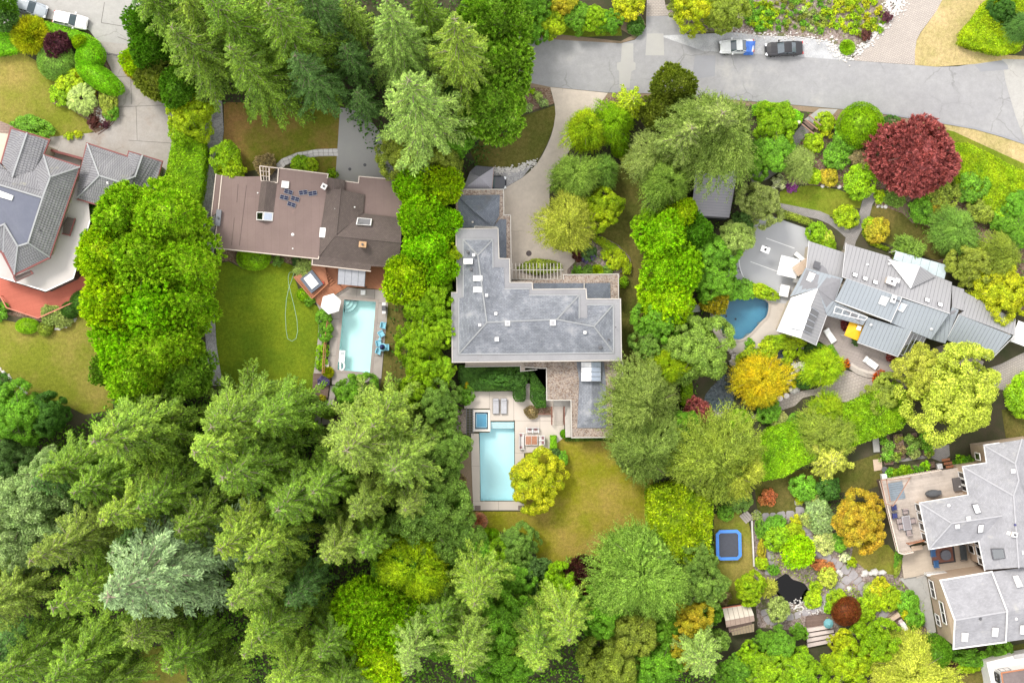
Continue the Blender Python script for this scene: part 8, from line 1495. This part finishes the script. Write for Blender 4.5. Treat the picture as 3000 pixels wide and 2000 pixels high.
o=X('garden_bench','white slatted bench at the left of the dark blue pool','bench',ZG,165,1270,0,.1); legs(o,M_WHITE,1.3,.8,.45)
for k in range(6): bx(o,'slat',M_WHITE,(0,-.35+.14*k,.47,1.4,.11,.04))
bx(o,'backrest',M_WHITE,(0,.45,.7,1.4,.06,.45))
o=X('exercise_rack','small black metal rack on the left side of the court','rack',ZG,550,925,0,.3)
for s in (-.4,.4): bx(o,'frame',M_BLK,(s,0,.5,.05,.9,.05)); bx(o,'post',M_BLK,(s,.3,.25,.05,.05,.5))
bx(o,'crossbar',M_BLK,(0,.2,.52,1.0,.05,.05),(0,-.25,.52,1.0,.05,.05))
o=X('yellow_canopy','bright yellow square canopy on the round timber deck','canopy',ZK,768,895,.55,-.38); m=MB(False); a_,b_,c_=(1.15,1.25,2.2); q=[(-a_,-b_,c_),(a_,-b_,c_),(a_,b_,c_),(-a_,b_,c_)]
for i in range(4): m.face([q[i],q[(i+1)%4],(0,0,c_+.35)])
m.build('canvas',plain('yellow_canvas',(.72,.40,.006),.7),o); bx(o,'vent',M_SKYW,(.15,.25,c_+.36,.55,.55,.06))
for s in (-1,1):
    for t in (-1,1): bx(o,'pole',M_WHITE,(s*1.1,t*1.2,1.1,.05,.05,2.2))
o=X('garden_table','white table half under the eaves beside the yellow canopy','table',ZK,830,940,.55,-.35); bx(o,'tabletop',M_SKYW,(0,0,.72,.9,1.2,.04)); legs(o,M_WHITE,.8,1.1,.7)
for y,lb in ((900,'white chair with orange seat beside the yellow canopy'),(965,'white chair below the white table by the yellow canopy')): armchair(lb,ZK,862 if y==900 else 812,y,.55,-1.9,M_WHITE,M_WHITE,.6)
o=X('white_marquee','white tent corner at the right edge beside the metal roofs','tent',ZK,2330,955,0,-.35); m=MB(False); q=[(-1.9,-1.4,2.2),(1.9,-1.4,2.2),(1.9,1.4,2.2),(-1.9,1.4,2.2)]
for i in range(4): m.face([q[i],q[(i+1)%4],(0,0,3.0)])
m.build('canopy',M_SKYW,o)
for p in q: bx(o,'pole',M_WHITE,(p[0],p[1],1.1,.06,.06,2.2))
G = 'pale globe lamps round the golden maple'
for x,y,lb in ((1198,783,'upper right pale globe lamp beside the golden maple'),(1220,862,'lower right pale globe lamp above the path'),(1035,935,'pale globe lamp below the golden maple')): o=X('globe_lamp',lb,'lamp',ZJ,x,y,0,0,G); MB(False).lathe((0,0,0),[(.04,0),(.04,.5),(.22,.55),(.3,.8),(.2,1.05),(.05,1.12)],12).build('globe',plain('cream_globe',(.70,.66,.50),.4),o,True)
o=X('globe_lamp','white globe lamp beside the top of the garden path','lamp',Z4,258,1142,0); MB(False).lathe((0,0,0),[(.04,0),(.04,1.2),(.2,1.22),(.27,1.45),(.18,1.7)],12).build('globe',plain('cream_globe',(.7,.66,.5),.4),o,True)
for x,y,lb in ((1110,965,'left striped white stool on the terrace edge'),(1184,935,'right striped white stool on the terrace edge')):
    o=X('garden_stool',lb,'stool',ZJ,x,y,0,.2,'striped white stools'); MB(False).lathe((0,0,.0),[(.36,0),(.38,.42),(.36,.45)],16).build('seat',plain('pinkish_white',(.62,.52,.52),.7),o)
    for k in range(4): bx(o,'stripe',M_SKYW,(-.26+.17*k,0,.46,.08,.62-.12*abs(1.5-k),.03))
# gates
o=thing('driveway_gate','black metal gate across the left driveway','gate',P(*Z1(1060,495))); a,b=P(*Z1(935,478),1.3),P(*Z1(1195,525),1.3)
for z in (1.25,.3): MB().bar((a.x,a.y,z),(b.x,b.y,z),.07,.07).build('rail',M_BLK,o)
for k in range(14): p=a.lerp(b,k/13); MB().bar((p.x,p.y,.15),(p.x,p.y,1.25),.03).build('bar',M_BLK,o)
MB().bar(a.lerp(b,.5)-Vector((0,0,1)),b,.04).build('brace',M_BLK,o)
o=thing('entrance_arbour','brown timber gate arbour at the top of the garden path','gate',P(*Z4(390,1120)))
for k,(x,y) in enumerate(((310,1140),(345,1100),(375,1060))): MB().bar(P(*Z4(x,y),2.2),P(*Z4(x+110,y+90),2.2),.12,.14).build('beam',plain('brown_beam',(.3,.17,.12),.7),o)
for x,y in ((310,1140),(420,1230),(375,1060),(485,1150)): MB().bar(P(*Z4(x,y),0),P(*Z4(x,y),2.13),.12).build('post',M_WOODD,o)
MB().prism(W2([Z4(*p) for p in ((310,1125),(395,1200),(440,1165),(360,1110))]),0,.5).build('step',M_WOODD,o)
# trampoline
o=X('trampoline','rectangular trampoline with black mat and bright blue padding','trampoline',ZI,277,655,0,.02)
def octo(w,h,c): return [(-w,-h+c),(-w+c,-h),(w-c,-h),(w,-h+c),(w,h-c),(w-c,h),(-w+c,h),(-w,h-c)]
a_,b_=octo(1.62,1.92,.5),octo(1.22,1.52,.22); m=MB(False)
for i in range(8): j=(i+1)%8; m.face([(*a_[i],.92),(*a_[j],.92),(*b_[j],.96),(*b_[i],.96)]); m.face([(*a_[i],.84),(*a_[j],.84),(*a_[j],.92),(*a_[i],.92)])
m.build('padding',plain('blue_vinyl',(.06,.23,.72),.5),o); m=MB(False); m.face([(x*.98,y*.98,.9) for x,y in b_]); m.build('mat',plain('trampoline_mat',(.055,.06,.08),.8),o)
for x,y in a_[::2]: MB(False).bar((x*.95,y*.95,0),(x*.95,y*.95,.86),.06).build('leg',M_GREY,o)
# deck of the shingled house
o=X('dining_table','grey dining table on the weathered deck','table',ZL,592,1130,2.9,.17); bx(o,'frame',M_GREY,(0,0,.7,1.0,1.75,.05)); bx(o,'tabletop',plain('glass_top',(.22,.20,.21),.2),(0,0,.74,.85,1.6,.02)); legs(o,M_GREY,.9,1.6,.68)
for x,y,a,lb in ((583,1005,0,'at the top end'),(515,1110,90,'on the upper left side'),(530,1175,90,'on the lower left side'),(665,1110,-90,'on the right side'),(622,1240,180,'at the bottom end')): armchair('brown grey mesh chair %s of the deck dining table' % lb,ZL,x,y,2.9,math.radians(a+10),M_DG,plain('mesh_brown',(.34,.28,.27),.8),.7,'chairs at the deck dining table')
o=X('deck_spa','dark square spa cover against the windows on the weathered deck','hot tub',ZL,1192,692,2.9,.17); bx(o,'shell',M_DG,(0,0,.2,1.15,1.6,.4)); bx(o,'cover',plain('charcoal_cover',(.10,.09,.09),.7),(0,0,.43,1.2,1.65,.08)); bx(o,'lid',M_SKYW,(.1,-.3,.5,.25,.12,.05))
for y,x,lb in ((958,458,'upper navy cushioned seat by the deck railing'),(1050,465,'lower navy cushioned seat by the deck railing')): armchair(lb,ZL,x,y,2.9,1.7,M_DG,M_NB,.7)
M_BLUEC=plain('blue_chair',(.03,.12,.30),.5)
for x,y,lb in ((905,68,'upper dark blue garden chair on the tan terrace'),(940,192,'lower dark blue garden chair on the tan terrace')): armchair(lb,ZM,x,y,.35,1.65,M_BLUEC,M_BLUEC,.85,'dark blue chairs on the tan terrace')
o=X('patio_rug','brown and black rug on the tan terrace','rug',ZM,1030,92,.35,.13); bx(o,'border',M_BLK,(0,0,.012,3.0,2.3,.02)); bx(o,'field',plain('brown_rug',(.26,.12,.09),.9),(-.1,.05,.03,2.7,2.0,.02))
o=X('fire_table','rounded square dark grey fire table on the brown rug','table',ZM,1052,93,.39,.13); m=MB(False); m.prism(smooth_poly([(-.62,-.62),(.62,-.62),(.62,.62),(-.62,.62)],2),.05,.5); m.build('tabletop',plain('slate_grey',(.14,.15,.18),.5),o); bx(o,'rim',M_DG,(0,.66,.5,1.0,.05,.05))
o=armchair('long dark grey outdoor sofa against the house windows',ZM,1240,65,.35,-1.45,M_DG,plain('charcoal_cushion',(.07,.08,.085),.9),2.0,None,'outdoor_sofa')
o=X('teal_parasol','small folded teal parasol over the stepped terraces','parasol',ZN,1490,918,.3); MB(False).lathe((0,0,0),[(.03,0),(.03,1.5),(.65,1.55),(.5,1.75),(.08,2.1)],9).build('canopy',plain('teal_canvas',(.12,.30,.33),.7),o)
o=X('garden_bench','pale timber plank bench left of the golden orange tree','bench',ZI,1355,605,0,.25); bx(o,'seat',M_WOODP,(0,0,.45,2.0,.3,.06)); bx(o,'leg',M_WOODP,(-.8,0,.21,.1,.3,.42),(.8,0,.21,.1,.3,.42))
o=X('garden_steps','weathered timber steps above the trampoline lawn','stairs',ZI,462,385,0,-.85)
for k in range(4): bx(o,'tread',M_SLAB,(0,.45-.3*k,.12*(4-k)/2,1.3,.27,.12*(4-k)))
o=thing('bed_wall','grey timber edging of the long raised bed by the trampoline lawn','wall',P(*ZI(525,600))); MB().bar(P(*ZI(518,420),.2),P(*ZI(540,880),.2),.18,.4).build('board',M_GREYL,o)
for x,y,lb in ((345,525,'grey rubbish bin at the deck corner'),(1410,415,'dark round pot near the tan wall')): o=X('pot',lb,'pot',ZL,x,y,0); MB(False).lathe((0,0,0),[(.26,0),(.36,.5),(.38,.55),(.3,.56)],14).build('bowl',M_DG,o,True)
for x,y,lb in ((335,600,'white box beside the grey bin at the deck corner'),(970,485,'white barrel between flower bed and deck stair')): o=X('white_box',lb,'box',ZL,x,y,0,.2); bx(o,'body',M_WHITE,(0,0,.4,.6,.6,.8)); bx(o,'lid',M_SKYW,(0,0,.83,.64,.64,.06))
o=thing('paving_square','worn paved square beside the vegetable beds','paving',P(*ZL(1000,300))); dprism(o,ZL,[(905,260),(1100,240),(1110,370),(1010,440),(880,390),(480,450),(360,480),(350,400),(600,400),(900,350)],0,.05,M_PAVD,'paving')
o=thing('paving_square','small tan slab left of the long flower bed','paving',P(*ZL(275,470))); dprism(o,ZL,[(225,415),(325,405),(335,530),(240,545)],0,.1,M_WOODP,'slab'); 
o=thing('raised_strip','grey concrete strip left of the vegetable beds','paving',P(*ZL(260,230))); dprism(o,ZL,[(215,130),(290,120),(305,325),(235,330)],0,.25,M_CONCL,'slab')
o=X('garden_stair','orange timber stair up to the weathered deck','stairs',ZL,1065,485,0,.15)
for k in range(5): bx(o,'tread',M_WOODO,(0,.8-.38*k,.55*k+.3,1.05,.32,.06))
for x,y,lb in ((918,1030,'dark round drain cover on the beige driveway'),): o=X('drain_cover',lb,'drain cover',ZD,x,y,.035); m=MB(False); m.lathe((0,0,0),[(.36,0),(.36,.02),(.33,.03)],20); m.build('plate',mottled('cast_iron',(.13,.10,.10),None,5,.3),o); bx(o,'rib',M_DG,*[(0,-.24+.12*k,.035,.5,.03,.01) for k in range(5)])
for x,y,lb in ((1710,280,'upper'),(1562,322,'lower')): o=X('drain_cover',lb + ' dark drain cover on the asphalt driveway','drain cover',ZB,x,y,.03); MB(False).lathe((0,0,0),[(.2,0),(.2,.02),(.17,.03)],14).build('plate',M_DG,o)
# stones
def rock_mesh(seed):
    rg=np.random.default_rng(seed); m=MB(False); m.lathe((0,0,0),[(.42*rg.uniform(.8,1.1),0),(.5,.14),(.42*rg.uniform(.8,1.1),.3),(.2,.38)],7); me=m.build('r',M_ROCK); d=me.data
    for v in d.vertices: v.co *= float(rg.uniform(.82,1.18))
    bpy.data.objects.remove(me); return d
ROCKS=[rock_mesh(i) for i in range(4)]
def boulders(Z,pts,lab,grp,s0=.7,mat=None):
    for x,y in pts:
        o=node_obj('boulder',random.choice(ROCKS)); p=P(*Z(x,y)); o.location=p; s=s0*random.uniform(.7,1.4); o.scale=(s,s*random.uniform(.7,1.1),s*.9); o.rotation_euler.z=random.uniform(0,6); tag(o,lab,'rock',grp)
        if mat: o.material_slots[0].link = 'OBJECT'; o.material_slots[0].material=mat
boulders(ZJ,[(1245,340),(1290,360),(1375,370),(1345,580),(1385,600),(1300,600),(1310,640),(1250,580),(1270,690),(1265,740),(1250,790),(1275,860),(1320,868)],'pale boulder in the rockery right of the small pebble pond','pale boulders of the rockery',1.0,M_ROCKW)
boulders(ZJ,[(560,430),(600,500),(610,560),(650,610),(700,590),(740,580),(570,560),(640,700)],'grey boulder in the rockery between the two pebble ponds','grey boulders between the ponds',1.0)
boulders(ZI,[(1385,930),(1410,960),(1350,945),(1490,1100),(1090,1210),(1060,1240),(1120,1240),(1160,1270),(1250,1310),(1330,990)],'pale stone near the black pond and path crossing','pale stones of the pond garden',.6,M_ROCKW)
boulders(ZH,[(575,592),(620,590),(710,600),(1025,755),(1055,758),(1085,758)],'white boulder edging the small garden lawn','white boulders by the garden lawn',.55,M_ROCKW)
def pebbles(name,Z,line,n,w,s,mat,seed):
    rg=np.random.default_rng(seed); pts=[Vector(P(*Z(*p))[:2]) for p in line]; L=[(pts[i+1]-pts[i]).length for i in range(len(pts)-1)]; m=MB()
    for _ in range(n):
        i=int(rg.choice(len(L),p=np.array(L)/sum(L))); q=pts[i].lerp(pts[i+1],rg.uniform())+Vector(rg.normal(size=2)*w/2); r=s*rg.uniform(.6,1.4); m.lathe((q.x,q.y,.03),[(r,0),(r*.9,r*.5),(r*.4,r*.75)],5,1,rg.uniform(.6,1))
    tag(m.build(name,mat),kind='stuff')
pebbles('border_stones',Z4,[(560,360),(620,470),(700,540),(780,510),(900,410),(1010,290),(1140,140),(1240,20)],380,.7,.15,M_ROCKW,1)
pebbles('border_stones',Z4,[(1125,-10),(1160,60),(1200,20)],160,1.6,.15,M_ROCKW,2); pebbles('border_stones',Z4,[(-350,285),(0,325),(300,350),(500,360)],160,.6,.11,M_ROCKW,3)
pebbles('border_stones',ZD,[(570,200),(700,205),(800,190),(900,150),(990,120)],260,.45,.12,M_ROCKW,4); pebbles('border_stones',ZI,[(900,1280),(1100,1240),(1250,1290),(1000,1310)],200,.9,.11,M_ROCKW,5)
pebbles('border_stones',zone(0,900,2.6133),[(410,170),(480,150),(580,95)],40,.2,.16,M_ROCKW,6); pebbles('border_stones',zone(0,900,2.6133),[(0,475),(60,520),(120,590),(200,660)],60,.15,.16,M_ROCKW,7)
pebbles('border_stones',Z1,[(230*4,1000),(940,1080),(900,1150)],60,.8,.14,M_ROCKW,8); pebbles('border_stones',ZJ,[(300,1130),(450,1160),(560,1110)],60,.4,.16,M_ROCK,9)
pebbles('stepping_stones',ZM,[(100,310),(220,290),(340,290),(415,335)],9,.3,.42,M_ROCKW,10)
